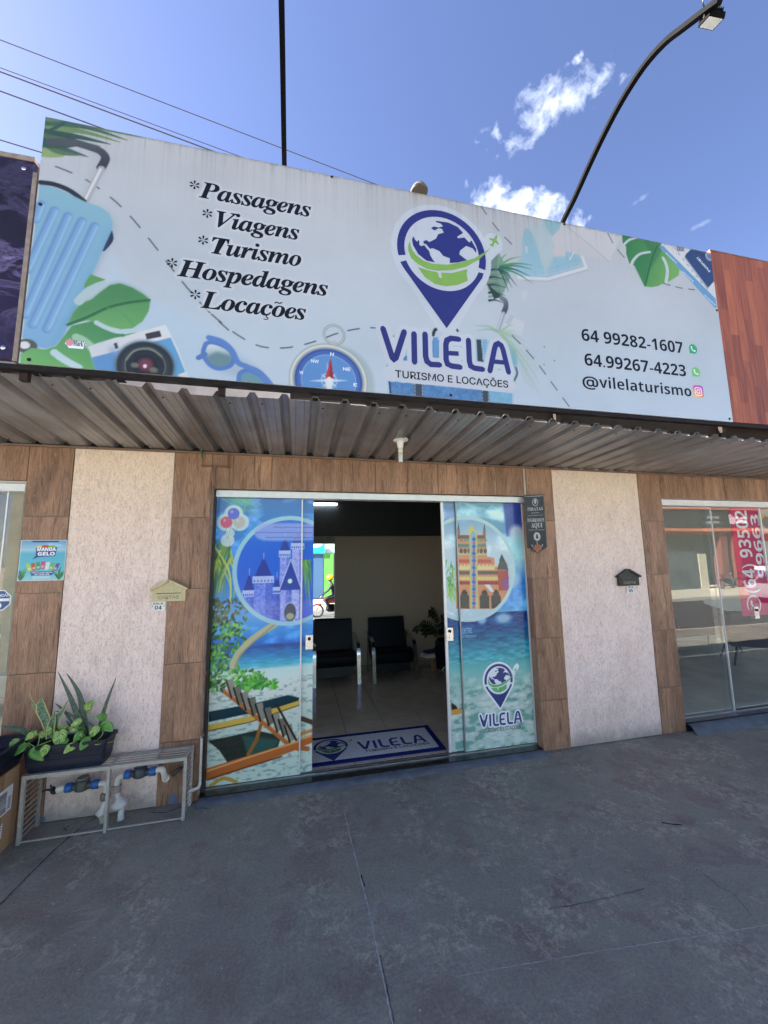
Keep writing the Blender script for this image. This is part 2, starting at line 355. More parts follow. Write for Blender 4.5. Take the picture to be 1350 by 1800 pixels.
def tube(bm, pts, r, n=10, cap=True, mi=0):
    pts = [Vector(p) for p in pts]; rs = r if isinstance(r, (list, tuple)) else [r]*len(pts)
    rings = []; prev = None
    for i, p in enumerate(pts):
        d = (pts[min(i+1, len(pts)-1)]-pts[max(i-1, 0)]).normalized()
        if prev is None:
            s = d.cross(Vector((0, 0, 1)))
            if s.length < 1e-3: s = d.cross(Vector((1, 0, 0)))
        else: s = prev - d*prev.dot(d)
        s.normalize(); prev = s; u = d.cross(s)
        rings.append([bm.verts.new(p+(s*math.cos(a)+u*math.sin(a))*rs[i]) for a in [2*math.pi*k/n for k in range(n)]])
    for a, b in zip(rings, rings[1:]):
        for k in range(n):
            f = bm.faces.new((a[k], a[(k+1) % n], b[(k+1) % n], b[k])); f.smooth = True; f.material_index = mi
    if cap:
        bm.faces.new(rings[0][::-1]).material_index = mi; bm.faces.new(rings[-1]).material_index = mi
    return bm
def lathe(bm, prof, c=(0, 0, 0), n=20, axis='z', mi=0):
    c = Vector(c); rings = []
    for r, h in prof:
        ring = []
        for k in range(n):
            a = 2*math.pi*k/n; x, y = r*math.cos(a), r*math.sin(a)
            v = {'z': (x, y, h), 'y': (x, h, y), 'x': (h, x, y)}[axis]
            ring.append(bm.verts.new(c+Vector(v)))
        rings.append(ring)
    for a, b in zip(rings, rings[1:]):
        for k in range(n):
            f = bm.faces.new((a[k], a[(k+1) % n], b[(k+1) % n], b[k])); f.smooth = True; f.material_index = mi
    bm.faces.new(rings[0][::-1]).material_index = mi; bm.faces.new(rings[-1]).material_index = mi
    return bm
def prism(bm, prof, a0, a1, axis='x', mi=0):
    """extrude a closed 2-D profile; axis x: profile is (y,z); axis y: (x,z); axis z: (x,y)"""
    def P(a, p): return {'x': (a, p[0], p[1]), 'y': (p[0], a, p[1]), 'z': (p[0], p[1], a)}[axis]
    A = [bm.verts.new(P(a0, p)) for p in prof]; B = [bm.verts.new(P(a1, p)) for p in prof]
    n = len(prof)
    for k in range(n): bm.faces.new((A[k], A[(k+1) % n], B[(k+1) % n], B[k])).material_index = mi
    bm.faces.new(A[::-1]).material_index = mi; bm.faces.new(B).material_index = mi
    return bm
def catmull(pts, n=6, closed=False):
    P = [Vector(p) for p in pts]; out = []; L = len(P); rng = range(L if closed else L-1)
    for i in rng:
        p0 = P[(i-1) % L] if closed else P[max(i-1, 0)]; p1 = P[i]; p2 = P[(i+1) % L]; p3 = P[(i+2) % L] if closed else P[min(i+2, L-1)]
        for k in range(n):
            t = k/n
            out.append(0.5*((2*p1)+(-p0+p2)*t+(2*p0-5*p1+4*p2-p3)*t*t+(-p0+3*p1-3*p2+p3)*t**3))
    if not closed: out.append(P[-1])
    return out

# ------------------------------------------------------------------ flat print: polygons laid on a plane
class Sheet:
    """a plane of the place: origin, x direction, y direction, outward normal"""
    def __init__(s, o, ax, ay, n): s.o, s.ax, s.ay, s.n = Vector(o), Vector(ax).normalized(), Vector(ay).normalized(), Vector(n).normalized()
    def p(s, a, b, h=0.0): return s.o+s.ax*a+s.ay*b+s.n*h
def poly2(bm, sh, pts, h, mi=0, holes=()):
    loops = [[Vector((p[0], p[1], 0)) for p in pts]]+[[Vector((p[0], p[1], 0)) for p in ho] for ho in holes]
    flat = [v for lo in loops for v in lo]
    vs = [bm.verts.new(sh.p(v.x, v.y, h)) for v in flat]
    for tri in tessellate_polygon(loops):
        try: f = bm.faces.new([vs[i] for i in tri]); f.material_index = mi
        except ValueError: pass
def ribbon(pts, w, cap=6):
    """outline of a stroke with round ends"""
    P = [Vector((p[0], p[1])) for p in pts]; n = len(P); Lf, Rt = [], []
    def nr(a, b):
        d = (b-a).normalized(); return Vector((-d.y, d.x))
    for i in range(n):
        n0 = nr(P[max(i-1, 0)], P[max(i, 1)]); n1 = nr(P[min(i, n-2)], P[min(i+1, n-1)])
        m = n0+n1
        m = m.normalized() if m.length > 1e-5 else n0
        k = 1/max(0.55, m.dot(n1))
        Lf.append(P[i]+m*(w/2*k)); Rt.append(P[i]-m*(w/2*k))
    def arc(c, a, b):
        v = a-c; s0 = math.atan2(v.y, v.x); return [c+Vector((math.cos(s0-math.pi*j/cap), math.sin(s0-math.pi*j/cap)))*(w/2) for j in range(1, cap)]
    if cap: return Lf+arc(P[-1], Lf[-1], Rt[-1])+Rt[::-1]+arc(P[0], Rt[0], Lf[0])
    return Lf+Rt[::-1]
SANS = None
try:      # the plain sans letters that come with Blender itself; the built-in ones if they are missing
    import os
    _fp = os.path.join(bpy.utils.system_resource('DATAFILES', path='fonts'), 'Inter.woff2')
    if os.path.exists(_fp): SANS = bpy.data.fonts.load(_fp)
except Exception: SANS = None
def text_pts(body, offset=0.0, spacing=1.0, res=4):
    c = bpy.data.curves.new('text', 'FONT'); c.body = body
    if SANS and all(ord(ch) < 0x2000 for ch in body): c.font = SANS
    c.size = 1.0; c.offset = offset; c.space_character = spacing; c.resolution_u = res
    o = bpy.data.objects.new('text', c); COL.objects.link(o)
    dg = bpy.context.evaluated_depsgraph_get(); dg.update()
    m = bpy.data.meshes.new_from_object(o.evaluated_get(dg))
    V = [(v.co.x, v.co.y) for v in m.vertices]; F = [tuple(p.vertices) for p in m.polygons]
    bpy.data.objects.remove(o); bpy.data.curves.remove(c); bpy.data.meshes.remove(m)
    return V, F
def text_on(bm, sh, body, x0, x1, y0, y1, h, mi=0, offset=0.0, spacing=1.0, ref=None, res=4, parts=None):
    """text fitted between x0..x1 with its base line at y0 and the height of the letters of ref at y1"""
    V, F = text_pts(body, offset, spacing, res)
    R = text_pts(ref or body, offset, spacing, 1)[0]
    mx0, mx1 = min(v[0] for v in V), max(v[0] for v in V); top = max(v[1] for v in R)
    base = 0.0
    sx = (x1-x0)/(mx1-mx0); sy = (y1-y0)/(top-base)
    vs = [bm.verts.new(sh.p(x0+(v[0]-mx0)*sx, y0+(v[1]-base)*sy, h)) for v in V]
    for f in F:
        try: fa = bm.faces.new([vs[i] for i in f]); fa.material_index = mi
        except ValueError: pass
    return sx, sy
def mbi(s):
    """letters as bold italic serif letters"""
    out = ''
    for ch in s:
        if 'A' <= ch <= 'Z': out += chr(0x1D468+ord(ch)-65)
        elif 'a' <= ch <= 'z': out += chr(0x1D482+ord(ch)-97)
        else: out += ch
    return out
def msb(s):
    """letters and figures as bold sans letters"""
    out = ''
    for ch in s:
        if 'A' <= ch <= 'Z': out += chr(0x1D5D4+ord(ch)-65)
        elif 'a' <= ch <= 'z': out += chr(0x1D5EE+ord(ch)-97)
        elif '0' <= ch <= '9': out += chr(0x1D7EC+ord(ch)-48)
        else: out += ch
    return out
def mbu(s):
    out = ''
    for ch in s:
        if 'A' <= ch <= 'Z': out += chr(0x1D400+ord(ch)-65)
        elif 'a' <= ch <= 'z': out += chr(0x1D41A+ord(ch)-97)
        else: out += ch
    return out

# ------------------------------------------------------------------ printed pictures: a fine mesh whose colours are the print
class Print:
    def __init__(s, x0, x1, z0, z1, res, base=(255, 255, 255), mapf=None):
        s.x0, s.x1, s.z0, s.z1 = x0, x1, z0, z1
        s.w = int((x1-x0)*res)+1; s.h = int((z1-z0)*res)+1
        s.X, s.Z = np.meshgrid(np.linspace(x0, x1, s.w), np.linspace(z0, z1, s.h)); s.px = (x1-x0)/(s.w-1)
        s.c = np.zeros((s.h, s.w, 3)); s.c[:] = base; s.map = mapf or (lambda u, v: (u, v))
    def M(s, pts): return [s.map(*p) for p in pts]
    def _win(s, xs, zs, pad):
        i0 = max(0, int((min(xs)-pad-s.x0)/s.px)); i1 = min(s.w, int((max(xs)+pad-s.x0)/s.px)+2)
        pz = (s.z1-s.z0)/(s.h-1)
        j0 = max(0, int((min(zs)-pad-s.z0)/pz)); j1 = min(s.h, int((max(zs)+pad-s.z0)/pz)+2)
        return slice(j0, max(j1, j0)), slice(i0, max(i1, i0))
    def paint(s, win, mask, col, alpha=1.0):
        if mask.size == 0: return
        a = (mask*alpha)[..., None]; col = np.asarray(col, float)
        if col.ndim == 3 and col.shape[:2] == (s.h, s.w): col = col[win]
        s.c[win] = s.c[win]*(1-a)+col*a
    def grad(s, p0, c0, p1, c1, raw=False):
        (ax, az), (bx, bz) = (p0, p1) if raw else (s.map(*p0), s.map(*p1))
        d2 = (bx-ax)**2+(bz-az)**2; t = np.clip(((s.X-ax)*(bx-ax)+(s.Z-az)*(bz-az))/d2, 0, 1)[..., None]
        return np.array(c0)*(1-t)+np.array(c1)*t
    def polymask(s, q, soft=0.0):
        xs = [p[0] for p in q]; zs = [p[1] for p in q]; win = s._win(xs, zs, s.px*2+soft*3)
        X, Z = s.X[win], s.Z[win]; acc = np.zeros(X.shape)
        if X.size == 0: return win, acc
        for ox in (-.33, 0, .33):
            for oz in (-.33, 0, .33):
                ins = np.zeros(X.shape, bool); xx = X+ox*s.px; zz = Z+oz*s.px
                for k in range(len(q)):
                    (x1, z1), (x2, z2) = q[k], q[(k+1) % len(q)]
                    if z1 == z2: continue
                    cond = ((z1 > zz) != (z2 > zz)) & (xx < (x2-x1)*(zz-z1)/(z2-z1)+x1); ins ^= cond
                acc += ins
        acc /= 9
        if soft > 0:
            r = max(1, int(soft/s.px))
            for _ in range(3):
                for ax in (0, 1):
                    k = np.pad(acc, [(r, r) if a == ax else (0, 0) for a in (0, 1)], mode='edge'); cs = np.cumsum(k, axis=ax)
                    cs = np.concatenate([np.zeros_like(np.take(cs, [0], axis=ax)), cs], axis=ax); n = acc.shape[ax]
                    acc = (np.take(cs, range(2*r+1, 2*r+1+n), axis=ax)-np.take(cs, range(0, n), axis=ax))/(2*r+1)
        return win, acc
    def poly(s, pts, col, alpha=1.0, soft=0.0, smooth=False, raw=False):
        q = list(pts) if raw else s.M(pts)
        if smooth: q = [(p.x, p.y) for p in catmull([(a, b, 0) for a, b in q], 5, True)]
        win, m = s.polymask([tuple(p) for p in q], soft); s.paint(win, m, col, alpha)
    def stroke(s, pts, w, col, alpha=1.0, smooth=False, raw=False, soft=0.0, taper=None):
        q = list(pts) if raw else s.M(pts)
        if smooth: q = [(p.x, p.y) for p in catmull([(a, b, 0) for a, b in q], 6)]
        win = s._win([p[0] for p in q], [p[1] for p in q], w+s.px*2+soft); X, Z = s.X[win], s.Z[win]
        best = np.full(X.shape, -9.0); n = len(q)-1; sf = max(s.px, soft)
        for k in range(n):
            (x1, z1), (x2, z2) = q[k], q[k+1]; dx, dz = x2-x1, z2-z1; L = dx*dx+dz*dz+1e-12
            t = np.clip(((X-x1)*dx+(Z-z1)*dz)/L, 0, 1); d = np.hypot(X-x1-t*dx, Z-z1-t*dz)
            ww = w if taper is None else w*(taper[0]*(1-(k+t)/n)+taper[1]*(k+t)/n)
            best = np.maximum(best, (ww/2-d)/sf+0.5)
        s.paint(win, np.clip(best, 0, 1), col, alpha)
    def ell(s, c, rx, rz, col, alpha=1.0, rot=0.0, raw=False, soft=0.0, inner=None):
        cx, cz = c if raw else s.map(*c); win = s._win([cx-max(rx, rz), cx+max(rx, rz)], [cz-max(rx, rz), cz+max(rx, rz)], soft+s.px*2)
        X, Z = s.X[win]-cx, s.Z[win]-cz; ca, sa = math.cos(rot), math.sin(rot); A = X*ca+Z*sa; B = -X*sa+Z*ca
        d = np.hypot(A/rx, B/rz); sf = max(s.px, soft)/min(rx, rz); m = np.clip((1-d)/sf+0.5, 0, 1)
        if inner: m = m*(1-np.clip((inner-d)/sf+0.5, 0, 1))
        s.paint(win, m, col, alpha)
    def noise(s, sx, sz, seed=0, octv=4, gain=0.5):
        rng = np.random.RandomState(seed); out = np.zeros((s.h, s.w)); amp = 1.0; tot = 0
        for o in range(octv):
            gx, gz = (s.X-s.x0)*sx*2**o, (s.Z-s.z0)*sz*2**o
            G = rng.rand(int(gz.max())+3, int(gx.max())+3); i, j = gx.astype(int), gz.astype(int); fx, fz = gx-i, gz-j
            fx = fx*fx*(3-2*fx); fz = fz*fz*(3-2*fz)
            out += amp*((G[j, i]*(1-fx)+G[j, i+1]*fx)*(1-fz)+(G[j+1, i]*(1-fx)+G[j+1, i+1]*fx)*fz); tot += amp; amp *= gain
        return out/tot
    def mesh(s, name, sh, mat, parent, gain=1.0, xr=None, h=0.0, cap=0.92):
        """xr: part of the print between two x; sh maps (x, z) of the print to the place"""
        i0, i1 = 0, s.w
        if xr: i0 = max(0, int(round((xr[0]-s.x0)/s.px))); i1 = min(s.w, int(round((xr[1]-s.x0)/s.px))+1)
        X = s.X[:, i0:i1].ravel(); Z = s.Z[:, i0:i1].ravel(); n = X.size; w = i1-i0; hh = s.h
        co = np.outer(X, sh.ax)+np.outer(Z, sh.ay)+np.array(sh.o+sh.n*h)
        me = bpy.data.meshes.new(name); idx = np.arange(n).reshape(hh, w)
        f = np.stack([idx[:-1, :-1], idx[:-1, 1:], idx[1:, 1:], idx[1:, :-1]], -1).reshape(-1, 4)
        nx = np.cross(np.array(sh.ax), np.array(sh.ay))
        if nx.dot(np.array(sh.n)) < 0: f = f[:, ::-1]
        me.vertices.add(n); me.vertices.foreach_set('co', co.astype('f').ravel()); me.loops.add(f.size); me.loops.foreach_set('vertex_index', f.astype('i').ravel())
        me.polygons.add(len(f)); me.polygons.foreach_set('loop_start', (np.arange(len(f))*4).astype('i')); me.polygons.foreach_set('loop_total', np.full(len(f), 4, 'i'))
        me.update(calc_edges=True)
        c = np.clip(s.c[:, i0:i1].reshape(-1, 3)/255, 0, 1); c = np.where(c <= 0.04045, c/12.92, ((c+0.055)/1.055)**2.4)*gain
        c = np.minimum(c, cap); rgba = np.concatenate([c, np.ones((n, 1))], 1).astype('f')
        a = me.attributes.new('print', 'FLOAT_COLOR', 'POINT'); a.data.foreach_set('color', rgba.ravel())
        me.materials.append(mat); return link_mesh(name, me, parent)
# ================================================================== SETTING: ground, road, far pavement
def sheetmesh(name, x0, x1, y0, y1, zf, nx, ny, mat, kind='structure'):
    bm = BM(); g = [[bm.verts.new((x0+(x1-x0)*i/nx, y0+(y1-y0)*j/ny, zf(x0+(x1-x0)*i/nx, y0+(y1-y0)*j/ny))) for j in range(ny+1)] for i in range(nx+1)]
    for i in range(nx):
        for j in range(ny): bm.faces.new((g[i][j], g[i+1][j], g[i+1][j+1], g[i][j+1])).smooth = True
    return tag(obj(name, bm, mat), kind=kind)
def gz(x, y):
    base = 0.0 if y > -4.2 else -0.16*min(1, (-4.2-y)/0.8)
    nearwall = min(1, max(0, (-0.02-y)/0.3))
    return base-0.002+0.004*nearwall*(mnoise.noise(Vector((x*1.3, y*1.3, 0)))+0.5*mnoise.noise(Vector((x*5, y*5, 3))))
pavement = sheetmesh('pavement', -14, 18, -5.0, 0.012, gz, 200, 60, GROUND)
sheetmesh('road', -60, 90, -11.5, -4.98, lambda x, y: -0.34, 1, 1, ASPHALT)
bm = BM(); box(bm, -60, 90, -5.10, -4.98, -0.6, -0.165); tag(obj('kerb', bm, CONCRETE), kind='structure')
bm = BM(); box(bm, -60, 90, -17.6, -11.5, -0.6, -0.20); tag(obj('far_pavement', bm, plain('sunlit_concrete_pavement', lin((190, 180, 160)), 0.85, 0, 0.14, 1.3, 0.2, 0.3)), kind='structure')
sheetmesh('ground', -400, 400, -400, 400, lambda x, y: -0.62, 1, 1, plain('dry_earth', lin((170, 150, 126)), 0.9))

# expansion joint and cracks of the pavement
def crack(pts, w, seed, name='pavement_crack', mat=None):
    rnd = random.Random(seed); bm = BM(); P = []
    for (x0, y0), (x1, y1) in zip(pts, pts[1:]):
        n = max(2, int(math.hypot(x1-x0, y1-y0)/0.02))
        for k in range(n):
            t = k/n; P.append((x0+(x1-x0)*t+rnd.uniform(-1, 1)*0.0025, y0+(y1-y0)*t+rnd.uniform(-1, 1)*0.0025))
    P.append(pts[-1]); A = []
    for i, (x, y) in enumerate(P):
        a = Vector(P[min(i+1, len(P)-1)])-Vector(P[max(i-1, 0)]); a.normalize(); nn = Vector((-a.y, a.x))
        ww = w*rnd.uniform(0.35, 1.2)/2; z = gz(x, y)+0.0025
        A.append((bm.verts.new((x+nn.x*ww, y+nn.y*ww, z)), bm.verts.new((x-nn.x*ww, y-nn.y*ww, z))))
    for a, b in zip(A, A[1:]): bm.faces.new((a[0], b[0], b[1], a[1]))
    o = obj(name, bm, mat or plain('crack_shadow', (0.012, 0.012, 0.014), 0.95, 0, 0.3), pavement); return o
crack([(0.365, -0.42), (0.383, -0.9), (0.40, -1.3), (0.402, -1.9), (0.40, -2.6)], 0.0075, 1, 'expansion_joint', plain('joint_ridge', lin((168, 170, 168)), 0.9, 0, 0.3, 30))
crack([(0.397, -1.02), (0.402, -1.10)], 0.010, 9)
crack([(0.409, -1.5), (0.410, -2.0)], 0.003, 10)
crack([(-1.44, 0.0), (-1.5, -0.1), (-1.56, -0.35), (-1.60, -0.72), (-1.72, -1.5)], 0.009, 2)
crack([(-1.55, -0.04), (-1.62, -0.10), (-1.58, -0.13)], 0.006, 4)
crack([(-1.1, -0.05), (-0.95, -0.09), (-0.82, -0.02)], 0.007, 5)
crack([(-0.73, -0.02), (-0.70, -0.1), (-0.62, -0.13)], 0.005, 6)
RID = plain('joint_ridge', lin((168, 170, 168)), 0.9, 0, 0.3, 30)
def gpt(*uv): return [tuple(at(u, v, z=0)[:2]) for u, v in uv]
CRG = plain('shallow_crack', lin((62, 60, 62)), 0.95, 0, 0.4, 40)
crack(gpt((965, 1598), (1030, 1586), (1095, 1572), (1132, 1562)), 0.0035, 21, 'pavement_crack', CRG); crack(gpt((1195, 1505), (1212, 1521), (1230, 1530), (1262, 1556), (1290, 1572), (1322, 1610)), 0.0032, 22, 'pavement_crack', CRG)
crack(gpt((800, 1716), (1000, 1682), (1200, 1650), (1400, 1618)), 0.0035, 23, 'pavement_seam', RID); crack(gpt((1163, 1446), (1185, 1449), (1200, 1450)), 0.012, 24)
# paint flakes and specks
rnd = random.Random(3); bm = BM()
for k in range(150):
    x = rnd.uniform(-1.6, 2.6); y = rnd.uniform(-2.3, -0.35); r = rnd.choice([0.003, 0.004, 0.007])*rnd.uniform(.6, 1.2); z = gz(x, y)+0.0055
    if k % 5 == 0: x, y = rnd.gauss(-0.7, 0.3), rnd.gauss(-1.0, 0.15)
    a0 = rnd.uniform(0, 6); e = rnd.uniform(.3, .8)
    bm.faces.new([bm.verts.new((x+r*math.cos(a0+t)*rnd.uniform(.6, 1.1), y+r*e*math.sin(a0+t)*rnd.uniform(.6, 1.1), z)) for t in (0, 1.2, 2.3, 3.5, 4.8)])
tag(obj('paint_flakes', bm, plain('pale_flakes', lin((176, 172, 168)), 0.9)), kind='stuff')

# ================================================================== THE SHOP BUILDING
B = empty('shop_building', (0.8, 0, 0), 'one-storey row of shops faced with brown wood-look tiles and beige scratched plaster columns', 'building')
XP = [(-2.120, -1.805), (-1.052, -0.745), (2.357, 2.673), (3.786, 4.099)]       # tiled pilasters
bm = BM(); box(bm, -2.115, -0.752, 0.014, 0.16, 0, 2.846); box(bm, 2.372, 4.095, 0.014, 0.16, 0, 2.846)
box(bm, -12, 14, 0.014, 0.16, 2.535, 4.05); box(bm, -12, -5.6, 0.014, 0.16, 0, 2.535); box(bm, 9.6, 14, 0.014, 0.16, 0, 2.535)
obj('wall', bm, plain('rough_render', lin((188, 182, 176)), 0.9, 0, 0.15, 6, 0.2, 0.5), B)
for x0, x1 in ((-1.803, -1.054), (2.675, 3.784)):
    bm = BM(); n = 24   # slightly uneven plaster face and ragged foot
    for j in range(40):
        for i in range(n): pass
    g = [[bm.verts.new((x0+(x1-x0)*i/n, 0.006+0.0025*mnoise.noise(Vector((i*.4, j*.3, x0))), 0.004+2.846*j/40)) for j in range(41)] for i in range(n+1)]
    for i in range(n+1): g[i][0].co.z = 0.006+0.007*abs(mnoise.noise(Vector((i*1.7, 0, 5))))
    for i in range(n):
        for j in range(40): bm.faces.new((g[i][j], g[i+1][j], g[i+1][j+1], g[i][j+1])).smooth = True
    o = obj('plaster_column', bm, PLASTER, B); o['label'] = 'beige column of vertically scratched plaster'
# tiles: one shared mesh per size
TM = {}
def tile(x0, x1, z0, z1, y=0.0, name='tile', face='front', mat=None, parent=None, gap=0.004, d=0.012):
    key = (round(x1-x0, 3), round(z1-z0, 3), face)
    if key not in TM:
        bm = BM(); w, h = x1-x0-gap, z1-z0-gap
        if face == 'front': box(bm, -w/2, w/2, 0, d, -h/2, h/2)
        elif face == 'side': box(bm, 0, d, -w/2, w/2, -h/2, h/2)
        else: box(bm, -w/2, w/2, -h/2, h/2, -d, 0)
        ed = [e for e in bm.edges]; bmesh.ops.bevel(bm, geom=ed, offset=0.0012, segments=1, affect='EDGES')
        me = bpy.data.meshes.new('tile'); bm.to_mesh(me); bm.free(); me.materials.append(mat or WOOD); TM[key] = me
    if face == 'front': loc = ((x0+x1)/2, y, (z0+z1)/2)
    elif face == 'side': loc = (y, (x0+x1)/2, (z0+z1)/2)
    else: loc = ((x0+x1)/2, (z0+z1)/2, y)
    o = link_mesh(name, TM[key], parent or B, loc); return o
ZJ = [0.0, 0.465, 1.065, 1.665, 2.265, 2.846]
for x0, x1 in XP:
    for z0, z1 in zip(ZJ, ZJ[1:]): tile(x0, x1, z0, z1, random.uniform(0, 0.0012))
for z0, z1 in zip(ZJ, ZJ[1:]):
    if z0 < 2.2: tile(0.013, 0.098, z0, z1, 2.3585, face='side')
    else: tile(0.013, 0.098, z0, 2.52, 2.3585, face='side')
# header strips
hx = [-0.745, -0.569, -0.237, 0.083, 0.404, 0.725, 1.046, 1.367, 1.688, 2.009, 2.33]
hx2 = [-2.12-0.3*k for k in range(0, 12)][::-1]
for a, b in zip(hx, hx[1:]): tile(a, b, 2.523, 2.846, random.uniform(0, 0.0012))
for a, b in zip(hx2, hx2[1:]): tile(a, b, 2.553, 2.846)
hx3 = [4.099, 4.392, 4.74, 5.059, 5.44, 5.80, 6.16, 6.52, 6.88, 7.24, 7.6, 7.96, 8.32, 8.68, 9.04, 9.4]
for a, b in zip(hx3, hx3[1:]): tile(a, b, 2.535, 2.846)
bm = BM(); box(bm, -5.6, -2.118, 0.0126, 0.013, 2.55, 2.846); obj('grout_bed', bm, GROUT, B)
# roof slab, rear and partition walls, ceilings
bm = BM(); box(bm, -12, 14, 0.16, 6.0, 3.12, 3.3); box(bm, -12, 14, 5.9, 6.0, 3.3, 3.9); obj('roof', bm, CONCRETE, B)
bm = BM(); box(bm, -1.40, 3.37, 3.16, 3.3, 0, 2.302); obj('rear_wall', bm, BEIGEWALL, B)
for xa, xb in ((3.372, 14), (-12, -1.402)): bm = BM(); box(bm, xa, xb, 3.16, 3.3, 0, 3.12); obj('rear_wall', bm, plain('pale_grey_interior', lin((190, 192, 188)), .7, 0, .05), B)
bm = BM(); box(bm, -1.40, 3.37, 3.10, 3.3, 2.304, 3.12); obj('dark_ceiling_beam', bm, DARKINT, B)
bm = BM(); box(bm, -1.40, -1.28, 0.16, 3.1, 0, 3.12); box(bm, 3.25, 3.37, 0.16, 3.1, 0, 3.12); obj('partition_wall', bm, BEIGEWALL, B)
bm = BM(); box(bm, -1.40, 3.37, 0.16, 3.1, 3.0, 3.118); obj('ceiling', bm, DARKINT, B)
bm = BM(); box(bm, 3.372, 14, 0.16, 3.1, 2.95, 3.118); obj('ceiling', bm, WHITEP, B)
bm = BM(); box(bm, -12, -1.402, 0.16, 3.1, 2.95, 3.118); obj('ceiling', bm, WHITEP, B)
bm = BM(); box(bm, -1.28, 3.25, 3.135, 3.159, 0.03, 0.115); obj('skirting_board', bm, plain('beige_skirting', lin((150, 138, 126)), 0.4), B)
# floors
FLOORT = plain('glossy_beige_floor_tile', lin((196, 178, 156)), 0.16, 0, 0.10, 5, 0.5); TMB = TM; 
bm = BM(); box(bm, -1.28, 3.25, 0.16, 3.16, -0.2, 0.022); obj('screed', bm, GROUT, B)
for i in range(-5, 7):
    for j in range(0, 7):
        x0 = 0.535+0.45*i; y0 = max(0.167, 0.145+0.45*j); x1, y1 = x0+0.45, min(0.145+0.45*(j+1), 3.13)
        x0c, x1c = max(x0, -1.27), min(x1, 3.24)
        if x1c-x0c > 0.05: tile(x0c, x1c, y0, y1, 0.030, 'floor_tile', 'flat', FLOORT, gap=0.005, d=0.006)
bm = BM(); box(bm, 3.37, 14, 0.16, 3.16, -0.2, 0.10); box(bm, -12, -1.4, 0.16, 3.16, -0.2, 0.05)
obj('neighbour_floor', bm, plain('grey_polished_floor', lin((190, 184, 168)), 0.22, 0, 0.15, 2.5), B)
# granite sills and painted mortar ramps
bm = BM(); box(bm, -0.745, 2.357, -0.005, 0.165, -0.02, 0.030); box(bm, 4.103, 9.6, -0.005, 0.165, -0.02, 0.088); box(bm, -5.6, -2.122, -0.005, 0.165, -0.02, 0.05)
obj('granite_sill', bm, GRANITE, B, bevel=0.003)
def ramp_strip(x0, x1, yo, zt, seed):
    bm = BM(); n = int((x1-x0)/0.03); A = []
    for i in range(n+1):
        x = x0+(x1-x0)*i/n; j = mnoise.noise(Vector((x*9, seed, 0)))
        A.append([bm.verts.new((x, 0.004, zt+0.004*mnoise.noise(Vector((x*25, seed, 2))))), bm.verts.new((x, yo*0.45, zt-0.004)), bm.verts.new((x, yo+j*0.006, 0.008)), bm.verts.new((x, yo-0.01+j*0.01, -0.01))])
    for a, b in zip(A, A[1:]):
        for k in range(3): bm.faces.new((a[k], b[k], b[k+1], a[k+1])).smooth = True
    return obj('mortar_ramp', bm, MORTAR, B)
ramp_strip(-0.742, 2.36, -0.085, 0.022, 1); ramp_strip(4.11, 9.6, -0.10, 0.075, 2); ramp_strip(-5.6, -2.13, -0.08, 0.04, 3)
# blue paint smears at the foot of the tiles
for (x, z, w, h) in ((-1.83, 0.035, 0.05, 0.045), (-0.93, 0.04, 0.05, 0.05)):
    bm = BM(); P = [(x+w*math.cos(a)*random.uniform(.4, 1.1), max(.008, z+h*math.sin(a)*random.uniform(.4, 1.2))) for a in [k*2*math.pi/11 for k in range(11)]]
    poly2(bm, Sheet((0, -0.002, 0), (1, 0, 0), (0, 0, 1), (0, -1, 0)), P, 0.0); obj('paint_smear', bm, plain('blue_grey_smear', lin((96, 108, 124)), 0.7), B)

# ------------------------------------------------------------------ shop fronts: rails, glass
def rail(x0, x1, y0, y1, z0, z1, name='door_rail'):
    bm = BM(); box(bm, x0, x1, y0, y1, z0, z1); box(bm, x0, x1, y0-0.004, y0-0.0005, z0, z0+0.010); return obj(name, bm, ALU, B, bevel=0.002)
rail(-0.715, 2.42, 0.055, 0.155, 2.462, 2.522); rail(4.12, 9.5, 0.045, 0.155, 2.462, 2.530); rail(-5.6, -2.15, 0.045, 0.155, 2.475, 2.550)
bm = BM(); box(bm, -0.74, 2.355, 0.085, 0.10, 0.031, 0.040); box(bm, -0.74, 2.355, 0.125, 0.14, 0.031, 0.038); box(bm, 4.105, 9.5, 0.085, 0.10, 0.089, 0.096); obj('floor_track', bm, plain('worn_aluminium', (0.55, 0.55, 0.56), 0.35, 0.9), B)
bm = BM(); box(bm, -0.748, -0.720, 0.06, 0.12, 0.03, 2.46); obj('jamb_profile', bm, plain('dark_jamb', lin((60, 46, 40)), 0.5), B)
def pane(name, x0, x1, z0, z1, y, mat=GLASS, d=0.008):
    bm = BM(); box(bm, x0, x1, y, y+d, z0, z1); o = obj(name, bm, mat, B); return o
def edge(par, x, y, z0, z1, w=0.012, mat=None, name='edge_profile'):
    bm = BM(); box(bm, x-w/2, x+w/2, y-0.006, y+0.014, z0, z1); return obj(name, bm, mat or ALU, par)
GZ0, GZ1 = 0.045, 2.460
fixL = pane('fixed_glass_panel', -0.716, 0.036, GZ0, GZ1, 0.104); edge(fixL, 0.038, 0.104, GZ0, GZ1, 0.012)
sliL = pane('sliding_glass_door', -0.64, 0.146, GZ0, GZ1, 0.130)
sliR = pane('sliding_glass_door', 1.447, 2.30, GZ0, GZ1, 0.130); edge(sliR, 1.446, 0.128, GZ0, GZ1, 0.026)
fixR = pane('fixed_glass_panel', 1.592, 2.352, GZ0, GZ1, 0.104); edge(fixR, 1.590, 0.104, GZ0, GZ1, 0.010, plain('dull_aluminium', (0.35, 0.36, 0.37), 0.4, 0.6)); edge(fixR, 2.349, 0.100, GZ0, GZ1, 0.012)
